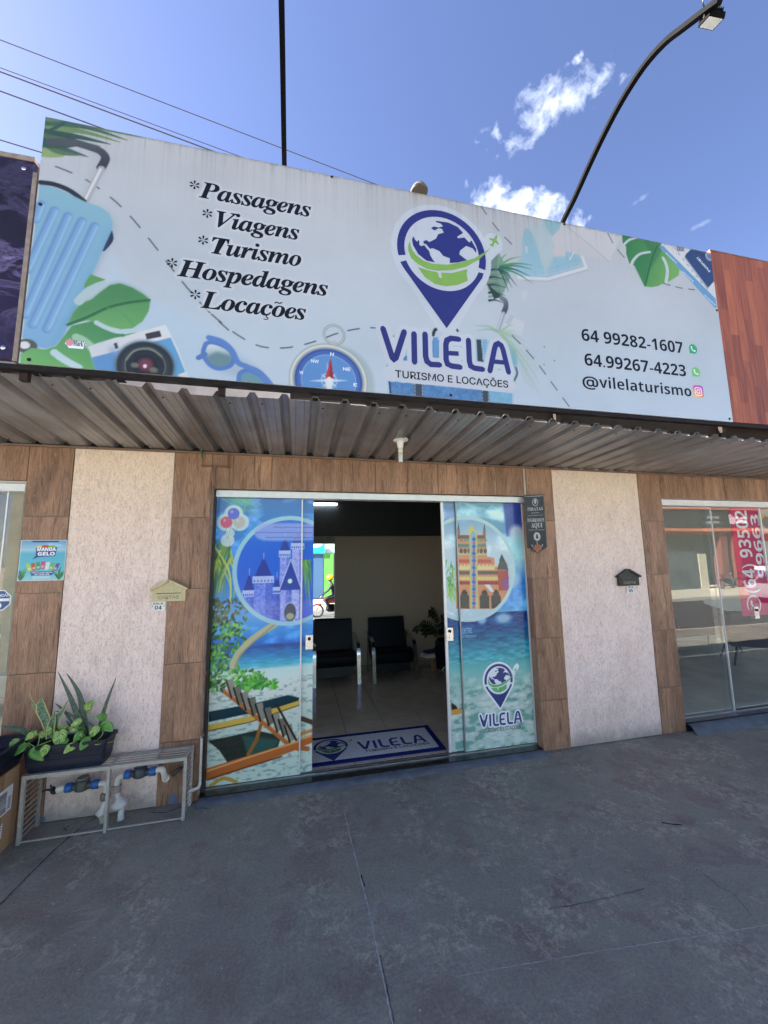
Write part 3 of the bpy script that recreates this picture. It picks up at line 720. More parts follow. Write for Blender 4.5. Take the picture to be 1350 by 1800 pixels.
def lock(par, x0, x1, z0, z1, y):
    bm = BM(); box(bm, x0, x1, y-0.018, y+0.03, z0, z1); o = obj('door_lock', bm, CHROME, par, bevel=0.004)
    bm = BM(); xm = (x0+x1)/2; zm = (z0+z1)/2
    lathe(bm, [(0.014, y-0.030), (0.014, y-0.018), (0.011, y-0.017)], (xm, 0, zm+0.03), 14, 'y'); obj('lock_cylinder', bm, BLACKSTEEL, par)
    bm = BM(); box(bm, xm-0.006, xm+0.006, y-0.030, y-0.0185, zm-0.045, zm-0.005); obj('thumb_latch', bm, CHROME, par, bevel=0.002)
lock(sliL, 0.080, 0.146, 1.085, 1.21, 0.125); lock(sliR, 1.437, 1.510, 1.078, 1.203, 0.122)
# right neighbour: clear panes
R1 = pane('shop_window_pane', 4.115, 4.93, 0.094, 2.462, 0.104, SHOPGLASS); edge(R1, 4.932, 0.104, 0.09, 2.462, 0.008)
R2 = pane('sliding_glass_door', 4.82, 5.775, 0.094, 2.462, 0.130, SHOPGLASS); edge(R2, 5.766, 0.128, 0.09, 2.462, 0.014)
R3 = pane('shop_window_pane', 5.785, 7.2, 0.094, 2.462, 0.130, SHOPGLASS); R4 = pane('shop_window_pane', 7.22, 9.4, 0.094, 2.462, 0.104, SHOPGLASS)
lock(R2, 5.43, 5.50, 1.10, 1.24, 0.124)
L1 = pane('shop_window_pane', -3.7, -2.135, 0.056, 2.476, 0.104, SHOPGLASS); edge(L1, -2.30, 0.112, 0.056, 2.476, 0.010); L2 = pane('shop_window_pane', -5.5, -3.72, 0.056, 2.476, 0.130, SHOPGLASS)

# ================================================================== CANOPY
CN = empty('metal_canopy', (1.0, -0.6, 2.85), 'corrugated grey metal canopy over the shop doors, under the signs', 'canopy')
def zb(x): return 2.852-0.0062*max(0, x-0.5)
def zf(x): return 2.930-0.018*(max(-1.6, x)+0.9)-0.030*math.exp(-((x+0.62)/0.32)**2)
PIT = 0.1965; RX0 = 0.495-PIT*24
SHEETS = []
for s in range(14):
    xs = []
    for r in range(5):
        c = RX0+PIT*(s*5+r)
        for dx, dz in ((-0.072, 0), (-0.0685, 0.003), (-0.065, 0), (-0.036, 0), (-0.015, 0.034), (0.015, 0.034), (0.036, 0), (0.065, 0), (0.0685, 0.003), (0.072, 0)):
            xs.append((c+dx, dz))
    x_end = RX0+PIT*(s*5+5)-PIT/2-0.002
    xs = [(RX0+PIT*(s*5)-PIT/2, 0.0)]+xs+[(x_end+0.012, 0.0)]
    lift = 0.0018 if s % 2 else 0.0
    bm = BM(); ny = 6; rows = []
    for side in (0, 1):
        rr = []
        for j in range(ny+1):
            t = j/ny; y = -1.125+1.13*t+(0.012*(s*37 % 5-2)*0.2 if j == 0 else 0)
            rr.append([bm.verts.new((x, y, zf(x)*(1-t)+zb(x)*t+dz+lift+side*0.0015+0.0015*mnoise.noise(Vector((x*3, y*3, s))))) for x, dz in xs])
        rows.append(rr)
    for side in (0, 1):
        for j in range(ny):
            for i in range(len(xs)-1):
                q = (rows[side][j][i], rows[side][j][i+1], rows[side][j+1][i+1], rows[side][j+1][i]); bm.faces.new(q if side else q[::-1])
    for i in range(len(xs)-1): bm.faces.new((rows[0][0][i], rows[0][0][i+1], rows[1][0][i+1], rows[1][0][i]))
    SHEETS.append(obj('roof_sheet', bm, SHEET, CN))
    bm = BM()
    for r in (0, 2, 4):
        c = RX0+PIT*(s*5+r)+0.052
        for yy in (-1.04, -0.1): lathe(bm, [(0.007, -0.004), (0.005, -0.007)], (c, yy, (zf(c)*(-yy/1.125)+zb(c)*(1+yy/1.125))+0.001), 8)
    obj('roof_screws', bm, BLACKSTEEL, CN)
bm = BM()
for k in range(30):
    xa, xb = -5+k*0.5, -5+(k+1)*0.5
    obox(bm, ((xa+xb)/2, -1.172, 2.9565), (0.25, 0, 0), (0, 0.019, 0), (0, 0, 0.0145))
obj('front_beam', bm, plain('blackened_steel', lin((26, 20, 18)), .7, .1, .5, 20, .3, .4), CN)
bm = BM(); box(bm, -5, 9, 0.0065, 0.0135, 2.8462, 2.93); obj('rib_gap_shade', bm, plain('gap_shade_black', (.015, .013, .012), .95), CN)  # added black strip in place of the shade in the rib gaps
for (xa, xb) in ((-6.0, -1.02), (-0.06, 3.5), (3.52, 9.0)):
    bm = BM(); n = max(2, int((xb-xa)/0.5))
    for k in range(n):
        p, q = xa+(xb-xa)*k/n, xa+(xb-xa)*(k+1)/n; z0 = (zf(p)+zf(q))/2+0.030; obox(bm, ((p+q)/2, -1.085, (z0+2.968)/2), ((q-p)/2, 0, (zf(q)-zf(p))/2*0), (0, 0.018, 0), (0, 0, (2.968-z0)/2))
    obj('gap_shade_bar', bm, plain('blackened_steel', lin((26, 20, 18)), .7), CN)  # added dark bar, standing in for the shade between beam and sheets
bm = BM()
for k in range(28): xa = -5+k*0.5; obox(bm, (xa+0.25, -0.012, (zb(xa)+zb(xa+.5))/2-0.012), (0.25, 0, (zb(xa+.5)-zb(xa))/2), (0, 0.010, 0), (0, 0, 0.008))
obj('wall_flashing', bm, plain('grimy_flashing', lin((120, 98, 84)), 0.7), CN)
for x in (-0.47, 1.9, 3.5, -1.5):
    bm = BM(); box(bm, x-0.02, x+0.02, -1.145, -1.115, 2.9, 4.1); bar(bm, (x, -1.12, 3.9), (x, 0.0, 3.5), 0.03); obj('sign_strut', bm, RUST, CN)

# energy saving lamp hanging from the canopy
LP = empty('light_bulb', (0.835, -0.53, 2.89), 'white spiral-less energy saving bulb in a round holder under the canopy above the door', 'light bulb')
LP['label'] = 'white three-tube energy saving bulb hanging from the canopy above the open door'
bm = BM(); lathe(bm, [(0.03, 0.0), (0.066, -0.012), (0.068, -0.024), (0.03, -0.034), (0.024, -0.085), (0.020, -0.09)], (0.835, -0.53, 2.902), 24); obj('lamp_holder', bm, WHITEP, LP, True)
bm = BM(); lathe(bm, [(0.017, -0.09), (0.021, -0.10), (0.021, -0.125), (0.018, -0.13)], (0.835, -0.53, 2.902), 18); obj('bulb_base', bm, plain('cream_plastic', lin((214, 208, 190)), 0.4), LP, True)
for k in range(3):
    a = k*2.094+0.4; bm = BM(); dx, dy = math.cos(a)*0.011, math.sin(a)*0.011; tx, ty = -math.sin(a)*0.0055, math.cos(a)*0.0055
    pts = [(0.835+dx-tx, -0.53+dy-ty, 2.772), (0.835+dx-tx, -0.53+dy-ty, 2.70), (0.835+dx, -0.53+dy, 2.693), (0.835+dx+tx, -0.53+dy+ty, 2.70), (0.835+dx+tx, -0.53+dy+ty, 2.772)]
    tube(bm, pts, 0.0048, 8); obj('bulb_tube', bm, plain('frosted_tube', lin((236, 236, 230)), 0.25), LP)

# lamp arms with floodlights above the sign
def lamp_arm(x, label):
    A = empty('floodlight_arm', (x, -1.1, 4.53), label, 'lamp arm', 'floodlight arms above the signs')
    P = catmull([(x, -1.07, 4.50), (x, -1.10, 4.62), (x, -1.255, 4.70), (x, -1.42, 4.80), (x, -1.58, 4.885), (x, -1.74, 4.945), (x, -1.91, 4.965), (x, -2.05, 4.93), (x, -2.155, 4.865), (x, -2.285, 4.78), (x, -2.34, 4.74)], 4)
    bm = BM(); R = []
    for i, p in enumerate(P):
        d = (P[min(i+1, len(P)-1)]-P[max(i-1, 0)]).normalized(); s = Vector((1, 0, 0)); u = s.cross(d)
        R.append([bm.verts.new(p+s*a*0.0160+u*b*0.013) for a, b in ((-1, -1), (1, -1), (1, 1), (-1, 1))])
    for a, b in zip(R, R[1:]):
        for k in range(4): bm.faces.new((a[k], a[(k+1) % 4], b[(k+1) % 4], b[k]))
    bm.faces.new(R[0][::-1]); bm.faces.new(R[-1]); obj('arm_tube', bm, BLACKSTEEL, A)
    # small flood lamp hung beside the end of the arm, facing the sign
    e = Vector((x+0.052, -2.262, 4.765)); d1 = Vector((0.10, 0.93, 0.34)).normalized(); n1 = Vector((0, 0.34, -0.94)); sx_ = d1.cross(n1).normalized(); n1 = sx_.cross(d1).normalized()
    if n1.z > 0: n1 = -n1
    bm = BM(); obox(bm, e, sx_*0.046, d1*0.034, n1*0.014)
    for k in range(7): obox(bm, e-n1*0.026+sx_*(-0.033+k*0.011), sx_*0.0022, d1*0.028, n1*0.012)
    obj('floodlight_body', bm, BLACKSTEEL, A, bevel=0.002)
    bm = BM(); obox(bm, e+n1*0.0155, sx_*0.040, d1*0.028, n1*0.0015); obj('floodlight_glass', bm, plain('milky_lamp_glass', (0.8, 0.8, 0.78), 0.15), A)
    bm = BM(); tube(bm, [e+sx_*0.048, e+sx_*0.052-n1*0.05, e-n1*0.062, e-sx_*0.052-n1*0.05, e-sx_*0.048], 0.004, 6); obj('floodlight_bracket', bm, GREYPAINT, A)
    bm = BM(); tube(bm, catmull([e-n1*0.03+sx_*0.02, e-n1*0.06+sx_*0.07, e-n1*0.12+sx_*0.05, e-n1*0.10-sx_*0.04], 5), 0.0035, 6); obj('lamp_cable', bm, BLACK, A)
lamp_arm(2.11, 'curved black lamp arm with floodlight rising behind the right half of the travel agency sign')
lamp_arm(-0.123, 'black lamp arm rising as an upright line behind the left half of the sign')
BL = empty('bulkhead_lamp', (0.834, -1.2, 4.52), 'small round glass lamp on top edge of the white sign above the globe emblem', 'lamp')
bm = BM(); lathe(bm, [(0.06, 0.0), (0.064, 0.012), (0.055, 0.030)], (0.834, -1.20, 4.533), 20); obj('lamp_base', bm, plain('aged_cream_metal', lin((96, 88, 76)), 0.7), BL, True)
bm = BM(); lathe(bm, [(0.046, 0.0305), (0.044, 0.048), (0.030, 0.064), (0.010, 0.070)], (0.834, -1.20, 4.533), 20); obj('lamp_glass', bm, plain('ribbed_lamp_glass', (0.10, 0.105, 0.11), 0.12, 0, 0.3, 60), BL, True)

# overhead cables
def cable(p, q, yy, r, label, sag=0.0):
    a, b = at(*p, y=yy), at(*q, y=yy); d = b-a; a2 = a-d*1.5; b2 = b+d*2.0
    pts = []
    for k in range(25):
        t = k/24; pp = a2*(1-t)+b2*t; pp.z += sag*(2*t-1)**2; pts.append(pp)
    bm = BM(); tube(bm, pts, r, 6); tag(obj('overhead_cable', bm, plain('cable_rubber', (0.02, 0.02, 0.03), 0.6)), label, 'cable', 'overhead cables behind the sign')
cable((0, 70), (650, 320), 9, 0.014, 'topmost overhead cable, crossing the sky past the lamp arm')
cable((0, 119), (408, 270), 9.4, 0.012, 'thin overhead cable just above its thicker twin')
cable((0, 126), (380, 268), 9.0, 0.020, 'thick overhead cable, lower one of the close pair')
cable((0, 160), (172, 223), 9.0, 0.020, 'overhead cable meeting the top left corner of the white sign')
cable((0, 246), (76, 269), 9.0, 0.018, 'lowest overhead cable, ending behind the left edge of the white sign')
# ================================================================== SIGNS
SX0, SX1, SZ0, SZ1, SYF = -1.497, 3.536, 2.975, 4.532, -1.195
HM = [[-0.0005849057218866957, -1.1840757310105734e-05, 0.31664874919623387], [0.00011783614547459996, 0.000550091239196927, -0.9318067772655374], [5.6628916616537284e-05, -2.8187387118379066e-05, -0.17739514292244432]]
def S(u, v):
    q = [r[0]*u+r[1]*v+r[2] for r in HM]; return (q[0]/q[2], q[1]/q[2])
def crop(ox, oy, sc, f):
    return lambda x, y: f(ox+x/sc, oy+y/sc)
k1 = crop(0, 180, 3.375, S); k2 = crop(280, 280, 3.214, S); k3 = crop(640, 320, 3.5526, S); k4 = crop(960, 340, 3.4615, S); k7 = crop(840, 340, 6.136, S); k8 = crop(0, 560, 3.75, S)
def mp(f, pts): return [f(*p) for p in pts]
SG = empty('shop_sign', (1.0, SYF, SZ0), 'long white travel agency sign with globe pin emblem, suitcase and service list', 'sign')
bm = BM(); box(bm, SX0, SX1, SYF+0.001, SYF+0.035, SZ0, SZ1); obj('sign_panel', bm, plain('sign_back_metal', (0.6, 0.6, 0.6), 0.5, 0.3), SG)
SH = Sheet((0, SYF, 0), (1, 0, 0), (0, 0, 1), (0, -1, 0))
P = Print(SX0, SX1, SZ0, SZ1, 190)
P.c[:] = P.grad((0, SZ1), (196, 199, 204), (0, SZ0), (193, 213, 232), raw=True)  # printed gradient, with the brighter light low on the sign partly painted in
nz = P.noise(1.2, 1.5, 5, 4)
P.c *= (0.96+0.08*nz)[..., None]
# pale blue wave under the list and bright corner
P.poly(mp(k2, [(-300, 760), (-60, 790), (120, 860), (300, 960), (480, 1100), (640, 1260), (700, 1420), (-400, 1420)]), (184, 212, 234), 0.6, soft=0.01, raw=True)
P.poly(mp(k1, [(640, 830), (700, 960), (760, 1060), (860, 1170), (1100, 1290), (1400, 1500), (1400, 1700), (700, 1700), (600, 1200)]), (186, 212, 234), 0.5, soft=0.02, raw=True)
def pal(pts, col, f, **kw): P.poly(mp(f, pts), col, raw=True, **kw)
def stk(pts, w, col, f, **kw): P.stroke(mp(f, pts), w, col, raw=True, **kw)
def gr(f, p0, c0, p1, c1): return P.grad(f(*p0), c0, f(*p1), c1, raw=True)
# palm leaf in the top left corner
pal([(270, 85), (440, 100), (700, 170), (620, 220), (260, 290)], (150, 185, 150), k1, alpha=0.35, soft=0.03)
rnd = random.Random(5)
for i, (b, m_, t_) in enumerate([((275, 110), (430, 118), (860, 212)), ((280, 140), (480, 140), (760, 225)), ((275, 165), (470, 170), (720, 238)), ((275, 185), (460, 205), (660, 250)),
                ((272, 215), (420, 232), (600, 262)), ((272, 250), (400, 285), (525, 325)), ((268, 275), (360, 300), (470, 318)), ((265, 300), (320, 315), (385, 320)), ((268, 240), (340, 262), (450, 262))]):
    c = [(104, 140, 96), (70, 112, 84), (120, 156, 96), (58, 92, 84), (82, 122, 84), (74, 100, 100), (92, 128, 84), (150, 180, 110), (60, 96, 78)][i]
    stk([b, m_, t_], 0.062, c, k1, smooth=True, taper=(1.0, 0.05), soft=0.006)
stk([(275, 180), (330, 150), (400, 112)], 0.022, (60, 98, 82), k1, smooth=True)
stk([(275, 165), (350, 190), (440, 220)], 0.02, (56, 90, 74), k1, smooth=True)
# dashed flight routes
def dashes(pts, f, col=(62, 66, 76), w=0.0075, L=0.075, gap=0.072, skip=()):
    q = catmull([(*f(*p), 0) for p in pts], 14); d = 0; k = 0
    cur = [q[0]]
    for a, b in zip(q, q[1:]):
        d += (b-a).length
        cur.append(b)
        if d > (L if k % 2 == 0 else gap):
            if k % 2 == 0: P.stroke([(p.x, p.y) for p in cur], w, col, raw=True)
            k += 1; d = 0; cur = [b]
dashes([(150, 330), (290, 368), (500, 455), (650, 560), (750, 650), (850, 765), (960, 905), (1120, 1110), (1260, 1262), (1400, 1390)], k1)
dashes([(300, 880), (430, 985), (560, 1055), (680, 1070), (800, 1055), (920, 1020), (1000, 990), (1100, 965), (1200, 955), (1300, 960)], k2)
# suitcase
pal([(500, 240), (600, 270), (650, 330), (620, 400), (540, 600), (470, 560), (560, 380), (560, 300)], (170, 180, 190), k1, alpha=0.35, soft=0.02)
stk([(300, 235), (440, 240), (540, 268), (600, 292), (628, 325), (624, 352), (602, 392)], 0.048, gr(k1, (590, 260), (84, 90, 96), (620, 380), (60, 62, 68)), k1, smooth=True)
stk([(606, 396), (512, 585)], 0.038, (176, 180, 186), k1); stk([(600, 400), (508, 580)], 0.014, (224, 226, 230), k1)
stk([(243, 478), (330, 492), (420, 530), (500, 590)], 0.03, (40, 48, 56), k1, smooth=True)
case = [(236, 492), (330, 510), (430, 555), (500, 590), (600, 625), (650, 660), (672, 710), (664, 770), (640, 820), (560, 1000), (480, 1170), (410, 1320), (372, 1400), (330, 1448), (272, 1466), (200, 1448), (135, 1398)]
pal([(a+14, b+14) for a, b in case], (150, 168, 180), k1, alpha=0.4, soft=0.02)
stk([(655, 775), (658, 820), (615, 874)], 0.03, (38, 46, 70), k1, smooth=True)
pal(case, gr(k1, (400, 500), (136, 190, 212), (240, 1460), (126, 182, 228)), k1)
pal([(660, 700), (670, 760), (560, 1000), (370, 1400), (330, 1448), (290, 1460), (500, 1080), (640, 780)], (112, 172, 214), k1, alpha=0.6, soft=0.012)
for a, b in (((245, 610), (212, 700)), ((325, 645), (165, 1000)), ((405, 678), (150, 1265)), ((487, 708), (195, 1325)), ((565, 738), (280, 1352))):
    stk([a, b], 0.050, (112, 158, 216), k1); stk([(a[0]+9, a[1]+4), (b[0]+9, b[1])], 0.034, (126, 176, 228), k1); stk([(a[0]+15, a[1]+6), (b[0]+15, b[1]-4)], 0.012, (150, 204, 236), k1, alpha=0.8)
P.ell(k1(160, 1452), 0.05, 0.042, (90, 96, 92), raw=True); P.ell(k1(148, 1446), 0.025, 0.022, (226, 232, 236), raw=True)
# monstera leaves
low = [(360, 1420), (430, 1330), (560, 1300), (640, 1340), (750, 1382), (862, 1352), (760, 1392), (690, 1400), (560, 1440), (530, 1440), (570, 1600), (120, 1600), (122, 1500), (190, 1462), (272, 1472), (335, 1452)]
pal(low, gr(k1, (500, 1320), (80, 156, 96), (300, 1600), (120, 196, 110)), k1)
leaf = [(400, 1330), (440, 1250), (480, 1200), (545, 1175), (600, 1130), (655, 1090), (715, 1078), (790, 1105), (850, 1140), (897, 1176), (888, 1240), (850, 1305), (790, 1345), (720, 1352), (650, 1335), (590, 1308), (520, 1300), (440, 1318)]
pal(leaf, gr(k1, (640, 1090), (84, 158, 92), (640, 1350), (112, 184, 108)), k1)
pal([(400, 1330), (560, 1250), (720, 1195), (897, 1176), (850, 1140), (790, 1105), (715, 1078), (655, 1090), (600, 1130), (545, 1175), (480, 1200), (440, 1250)], (70, 140, 88), k1, alpha=0.55, soft=0.012)
stk([(405, 1325), (520, 1280), (640, 1225), (760, 1195), (890, 1178)], 0.016, (52, 118, 72), k1, smooth=True)
stk([(640, 1225), (720, 1250), (800, 1330)], 0.01, (90, 165, 95), k1, smooth=True, alpha=.6)
pal([(540, 1025), (632, 1058), (570, 1078), (500, 1110), (505, 1080)], (98, 168, 92), k1)
stk([(470, 1185), (520, 1130), (560, 1105), (620, 1075)], 0.05, (178, 206, 214), k1, smooth=True, taper=(1, .4)); stk([(575, 1312), (640, 1345), (720, 1366), (860, 1352)], 0.026, (190, 218, 226), k1, smooth=True)
stk([(455, 1400), (500, 1420), (560, 1470)], 0.045, (160, 208, 178), k1, smooth=True); stk([(325, 1490), (380, 1530), (470, 1580)], 0.04, (196, 224, 236), k1, smooth=True)
# camera
pal([(585, 190), (665, 168), (672, 176), (690, 158), (800, 126), (808, 134), (822, 130), (828, 120), (1092, 46), (1106, 62), (1180, 210), (1240, 380), (1240, 480), (680, 460), (630, 330), (606, 260)], gr(k8, (700, 150), (214, 220, 226), (1100, 60), (226, 232, 236)), k8)
pal([(608, 262), (1130, 130), (1180, 240), (1232, 372), (1232, 480), (650, 460), (628, 330)], gr(k8, (650, 300), (96, 154, 220), (1180, 260), (100, 170, 224)), k8)
pal([(740, 205), (800, 190), (900, 480), (840, 480)], (170, 205, 236), k8, alpha=.6, soft=.012); pal([(725, 190), (745, 185), (860, 480), (800, 480)], (70, 120, 190), k8, alpha=.45, soft=.012)
pal([(1180, 372), (1235, 352), (1240, 480), (1150, 480)], (220, 226, 232), k8)
pal([(950, 102), (1064, 76), (1078, 128), (966, 152)], (232, 234, 238), k8); pal([(960, 106), (1058, 84), (1070, 124), (972, 144)], (62, 66, 74), k8)
pal([(753, 170), (773, 164), (784, 200), (765, 206)], (54, 60, 70), k8); P.ell(k8(793, 254), .008, .008, (190, 80, 90), raw=True)
LC = k8(962, 318); R0 = 0.155
P.ell(LC, R0*1.06, R0*1.06, (70, 110, 160), 0.5, raw=True, soft=.02)
for r, c in ((1, (96, 112, 112)), (0.95, (48, 56, 64)), (0.80, (58, 66, 72)), (0.70, (116, 126, 116)), (0.66, (44, 50, 58)), (0.42, (34, 36, 44))): P.ell(LC, R0*r, R0*r, c, raw=True)
P.ell((LC[0], LC[1]+.01), .04, .04, (150, 70, 90), .8, raw=True, soft=.03); P.ell((LC[0]-.002, LC[1]), .010, .012, (248, 226, 240), raw=True, soft=.004)
P.stroke([(LC[0]-.1, LC[1]+.03), (LC[0]-.06, LC[1]+.09), (LC[0]+.02, LC[1]+.11), (LC[0]+.08, LC[1]+.07)], .012, (150, 158, 144), .7, smooth=True, raw=True, soft=.008)
for dx, dy, r in ((-.055, .0, .02), (.045, -.02, .022)): P.ell((LC[0]+dx, LC[1]+dy), r, r*.8, (150, 150, 128), .7, raw=True, soft=.01)
# sunglasses
pal([(250, 1160), (420, 1230), (640, 1290), (560, 1180), (420, 1100)], (150, 180, 200), k2, alpha=.5, soft=.02)
l1 = [(268, 1045), (300, 1038), (350, 1052), (400, 1082), (424, 1128), (405, 1168), (350, 1186), (300, 1172), (262, 1130), (252, 1090)]
l2 = [(452, 1245), (460, 1212), (500, 1194), (550, 1212), (590, 1242), (610, 1290), (460, 1300)]
for l in (l1, l2): pal(l, gr(k2, (330, 1050), (214, 224, 230), (350, 1180), (110, 160, 178)), k2, smooth=True)
pal([(262, 1120), (330, 1090), (400, 1110), (424, 1128), (405, 1168), (350, 1186), (300, 1172)], (112, 150, 160), k2, soft=.004)
P.stroke(mp(k2, l1+l1[:1]), .026, (88, 132, 212), raw=True, smooth=True); P.stroke(mp(k2, l2+l2[:1]), .026, (88, 132, 212), raw=True, smooth=True)
stk([(285, 1012), (360, 1035), (415, 1085), (448, 1150), (500, 1175), (560, 1200), (600, 1235), (640, 1285)], .034, (92, 138, 216), k2, smooth=True); stk([(262, 1105), (225, 1125)], .03, (88, 130, 205), k2)
# compass
CC = k2(962, 1252); RC = 0.252
P.ell((CC[0]+.03, CC[1]-.01), RC*1.06, RC*1.06, (150, 176, 176), .55, raw=True, soft=.03)
P.ell(k2(993, 995), .074, .074, (134, 146, 146), raw=True, inner=.78); P.ell(k2(993, 995), .069, .069, (214, 220, 218), raw=True, inner=.90)
P.poly([(k2(975, 1050)[0], k2(990, 1056)[1]-.01), (k2(1005, 1050)[0], k2(990, 1056)[1]-.01), (k2(1003, 1030)[0], k2(990, 1028)[1]), (k2(977, 1030)[0], k2(990, 1028)[1])], (190, 196, 196), raw=True)
for r, c in ((1, (160, 172, 170)), (.975, (216, 222, 220)), (.91, (160, 172, 170)), (.86, (56, 92, 176)), (.80, (72, 110, 196)), (.70, (170, 204, 238)), (.685, (92, 150, 222))): P.ell(CC, RC*r, RC*r, c, raw=True)
P.c[P._win([CC[0]], [CC[1]], .001)] = P.c[P._win([CC[0]], [CC[1]], .001)]
for k in range(8):
    a = k*math.pi/4+.1; L = .13 if k % 2 == 0 else .07; b = (CC[0]+L*math.cos(a), CC[1]+L*math.sin(a)); n_ = (-math.sin(a)*.012, math.cos(a)*.012)
    P.poly([b, (CC[0]+n_[0], CC[1]+n_[1]), (CC[0]-n_[0], CC[1]-n_[1])], (196, 220, 240), raw=True)
P.ell(CC, .052, .052, (200, 222, 240), .9, raw=True, inner=.9)
pal([(972, 1122), (988, 1240), (940, 1240)], (204, 66, 66), k2); pal([(972, 1122), (988, 1240), (964, 1240)], (170, 44, 52), k2); pal([(940, 1241), (988, 1241), (975, 1310), (948, 1310)], (226, 232, 236), k2)
P.ell(k2(963, 1242), .014, .014, (240, 240, 240), raw=True)
# leather suitcase behind the emblem
pal([(148, 1146), (162, 1420), (925, 1460), (930, 1300), (960, 1190), (955, 1060), (900, 1000), (700, 985), (300, 1000)], (120, 186, 216), k3, alpha=.5, soft=.01)
lea = P.noise(60, 60, 9, 2)[..., None]*36-18
pal([(148, 1150), (160, 1330), (164, 1430), (780, 1460), (790, 1200), (440, 970), (430, 1000)], np.clip(np.array((84, 138, 200))+lea, 0, 255), k3); pal([(780, 1200), (925, 1240), (920, 1460), (775, 1460)], np.clip(np.array((122, 184, 222))+lea*.6, 0, 255), k3)
pal([(144, 1146), (160, 1150), (172, 1330), (164, 1330)], (44, 60, 92), k3)
for a, b in ((315, 372), (733, 782)):
    pal([(a-6, 1180), (b-6, 1180), (b, 1440), (a+4, 1440)], (62, 80, 100), k3)
    for s_ in (a+5, b-6):
        for y in range(1260, 1400, 20): stk([(s_, y), (s_, y+10)], .004, (220, 226, 230), k3)
pal([(706, 985), (738, 986), (748, 1125), (712, 1118)], (52, 72, 84), k3); pal([(744, 985), (772, 985), (765, 1060), (748, 1080)], (120, 180, 226), k3)
for y in range(990, 1110, 18): stk([(736+(y-990)*.08, y), (737+(y-990)*.08, y+9)], .004, (220, 226, 230), k3)
pal([(440, 975), (465, 970), (466, 1095), (440, 1090)], (96, 158, 216), k3)
stk([(436, 958), (450, 925), (488, 912)], .022, (50, 56, 62), k3, smooth=True); stk([(556, 930), (572, 912), (590, 932)], .016, (50, 56, 62), k3, smooth=True)
pal([(905, 1010), (950, 1050), (958, 1130), (930, 1180), (915, 1100)], (120, 184, 196), k3, alpha=.8, soft=.006); stk([(950, 1160), (956, 1200), (930, 1250)], .014, (80, 96, 106), k3, smooth=True)
# map with paper border, plane, palm leaves right of the emblem
for q in ([(410, 830), (480, 700), (500, 640), (500, 520), (520, 400), (560, 370), (620, 440), (690, 660), (752, 886), (480, 895)], [(735, 285), (955, 312), (910, 385), (830, 462), (790, 440), (740, 350)], [(970, 630), (1112, 664), (1140, 775), (960, 832), (770, 890), (750, 830), (830, 690), (960, 690)]):
    pal(q, gr(k7, (600, 380), (146, 190, 204), (700, 890), (152, 198, 220)), k7, soft=.006)
pal([(560, 370), (735, 285), (800, 440), (840, 470), (840, 690), (760, 880), (750, 886), (690, 660), (620, 440)], (176, 202, 208), k7, alpha=.7, soft=.01)
for a, b in (((420, 770), (740, 800)), ((560, 500), (640, 530)), ((600, 400), (640, 890)), ((860, 700), (880, 850)), ((980, 650), (1000, 815)), ((1060, 655), (1085, 790)), ((780, 820), (1120, 720)), ((790, 300), (900, 350))): stk([a, b], .004, (128, 176, 192), k7, alpha=.7)
stk([(460, 905), (765, 925), (1185, 800), (1130, 660)], .034, (216, 222, 228), k7); stk([(480, 890), (768, 905), (1160, 790), (1118, 664)], .006, (140, 176, 200), k7)
stk([(520, 945), (780, 950), (1205, 830)], .008, (160, 172, 186), k7, alpha=.6, soft=.01)
pal([(925, 320), (1350, 395), (1560, 440), (1420, 720), (1180, 690), (1040, 640), (960, 620), (860, 570), (820, 480), (915, 385)], (203, 203, 208), k7)
pal([(260, 255), (480, 245), (395, 420), (110, 178)], (196, 197, 203), k4); pal([(110, 178), (480, 246), (440, 330), (395, 420), (250, 300)], (208, 208, 212), k4); stk([(115, 182), (260, 300), (395, 418)], .008, (176, 178, 186), k4)
pal([(858, 560), (970, 625), (960, 680), (905, 670), (850, 690), (830, 630)], (206, 200, 204), k7); pal([(530, 570), (560, 575), (558, 650), (538, 655)], (196, 206, 208), k7); stk([(1060, 640), (1012, 715)], .01, (214, 220, 224), k7)
pal([(1010, 305), (1060, 330), (1030, 370)], (190, 196, 200), k7); pal([(470, 1080), (540, 1040), (550, 1110), (510, 1170)], (206, 210, 216), k7, alpha=.7)
pal([(840, 432), (800, 480), (806, 560), (772, 640), (820, 730), (868, 716), (925, 592)], (112, 146, 132), k3)
pal([(850, 432), (925, 590), (868, 716), (840, 560)], (128, 168, 150), k3)
for t_, c, w in (((995, 468), (120, 172, 120), .03), ((1060, 520), (92, 154, 108), .034), ((1062, 548), (74, 140, 116), .034), ((1058, 632), (80, 150, 112), .034), ((1045, 590), (52, 116, 92), .034), ((965, 655), (60, 108, 98), .03), ((935, 665), (70, 110, 100), .03), ((910, 685), (50, 86, 78), .028), ((905, 450), (120, 168, 130), .028)):
    stk([(845, 535), ((845+t_[0])/2, (535+t_[1])/2-16), t_], w, c, k3, smooth=True, taper=(.8, .06))
for y in range(520, 720, 24): stk([(790, y+30 if y > 560 else 560), (830, y+28), (905-(y-520)*.1, y+48)], .020, (44, 78, 68) if (y//24) % 2 else (130, 162, 138), k3, smooth=True, taper=(1, .1))
pal([(780, 640), (820, 735), (868, 718), (850, 700)], (48, 74, 66), k3)
stk([(868, 728), (890, 745), (893, 780), (880, 815)], .040, gr(k3, (870, 730), (120, 130, 148), (893, 800), (74, 84, 104)), k3, smooth=True); stk([(878, 822), (842, 925)], .030, (164, 174, 192), k3); stk([(874, 822), (838, 925)], .01, (206, 212, 222), k3)
pal([(905, 830), (1010, 880), (990, 960), (870, 910)], (208, 214, 224), k3, alpha=.7)
for k in range(6): stk([(890+k*5, 880-k*9), (915+k*5, 892-k*9)], .004, (150, 158, 170), k3)
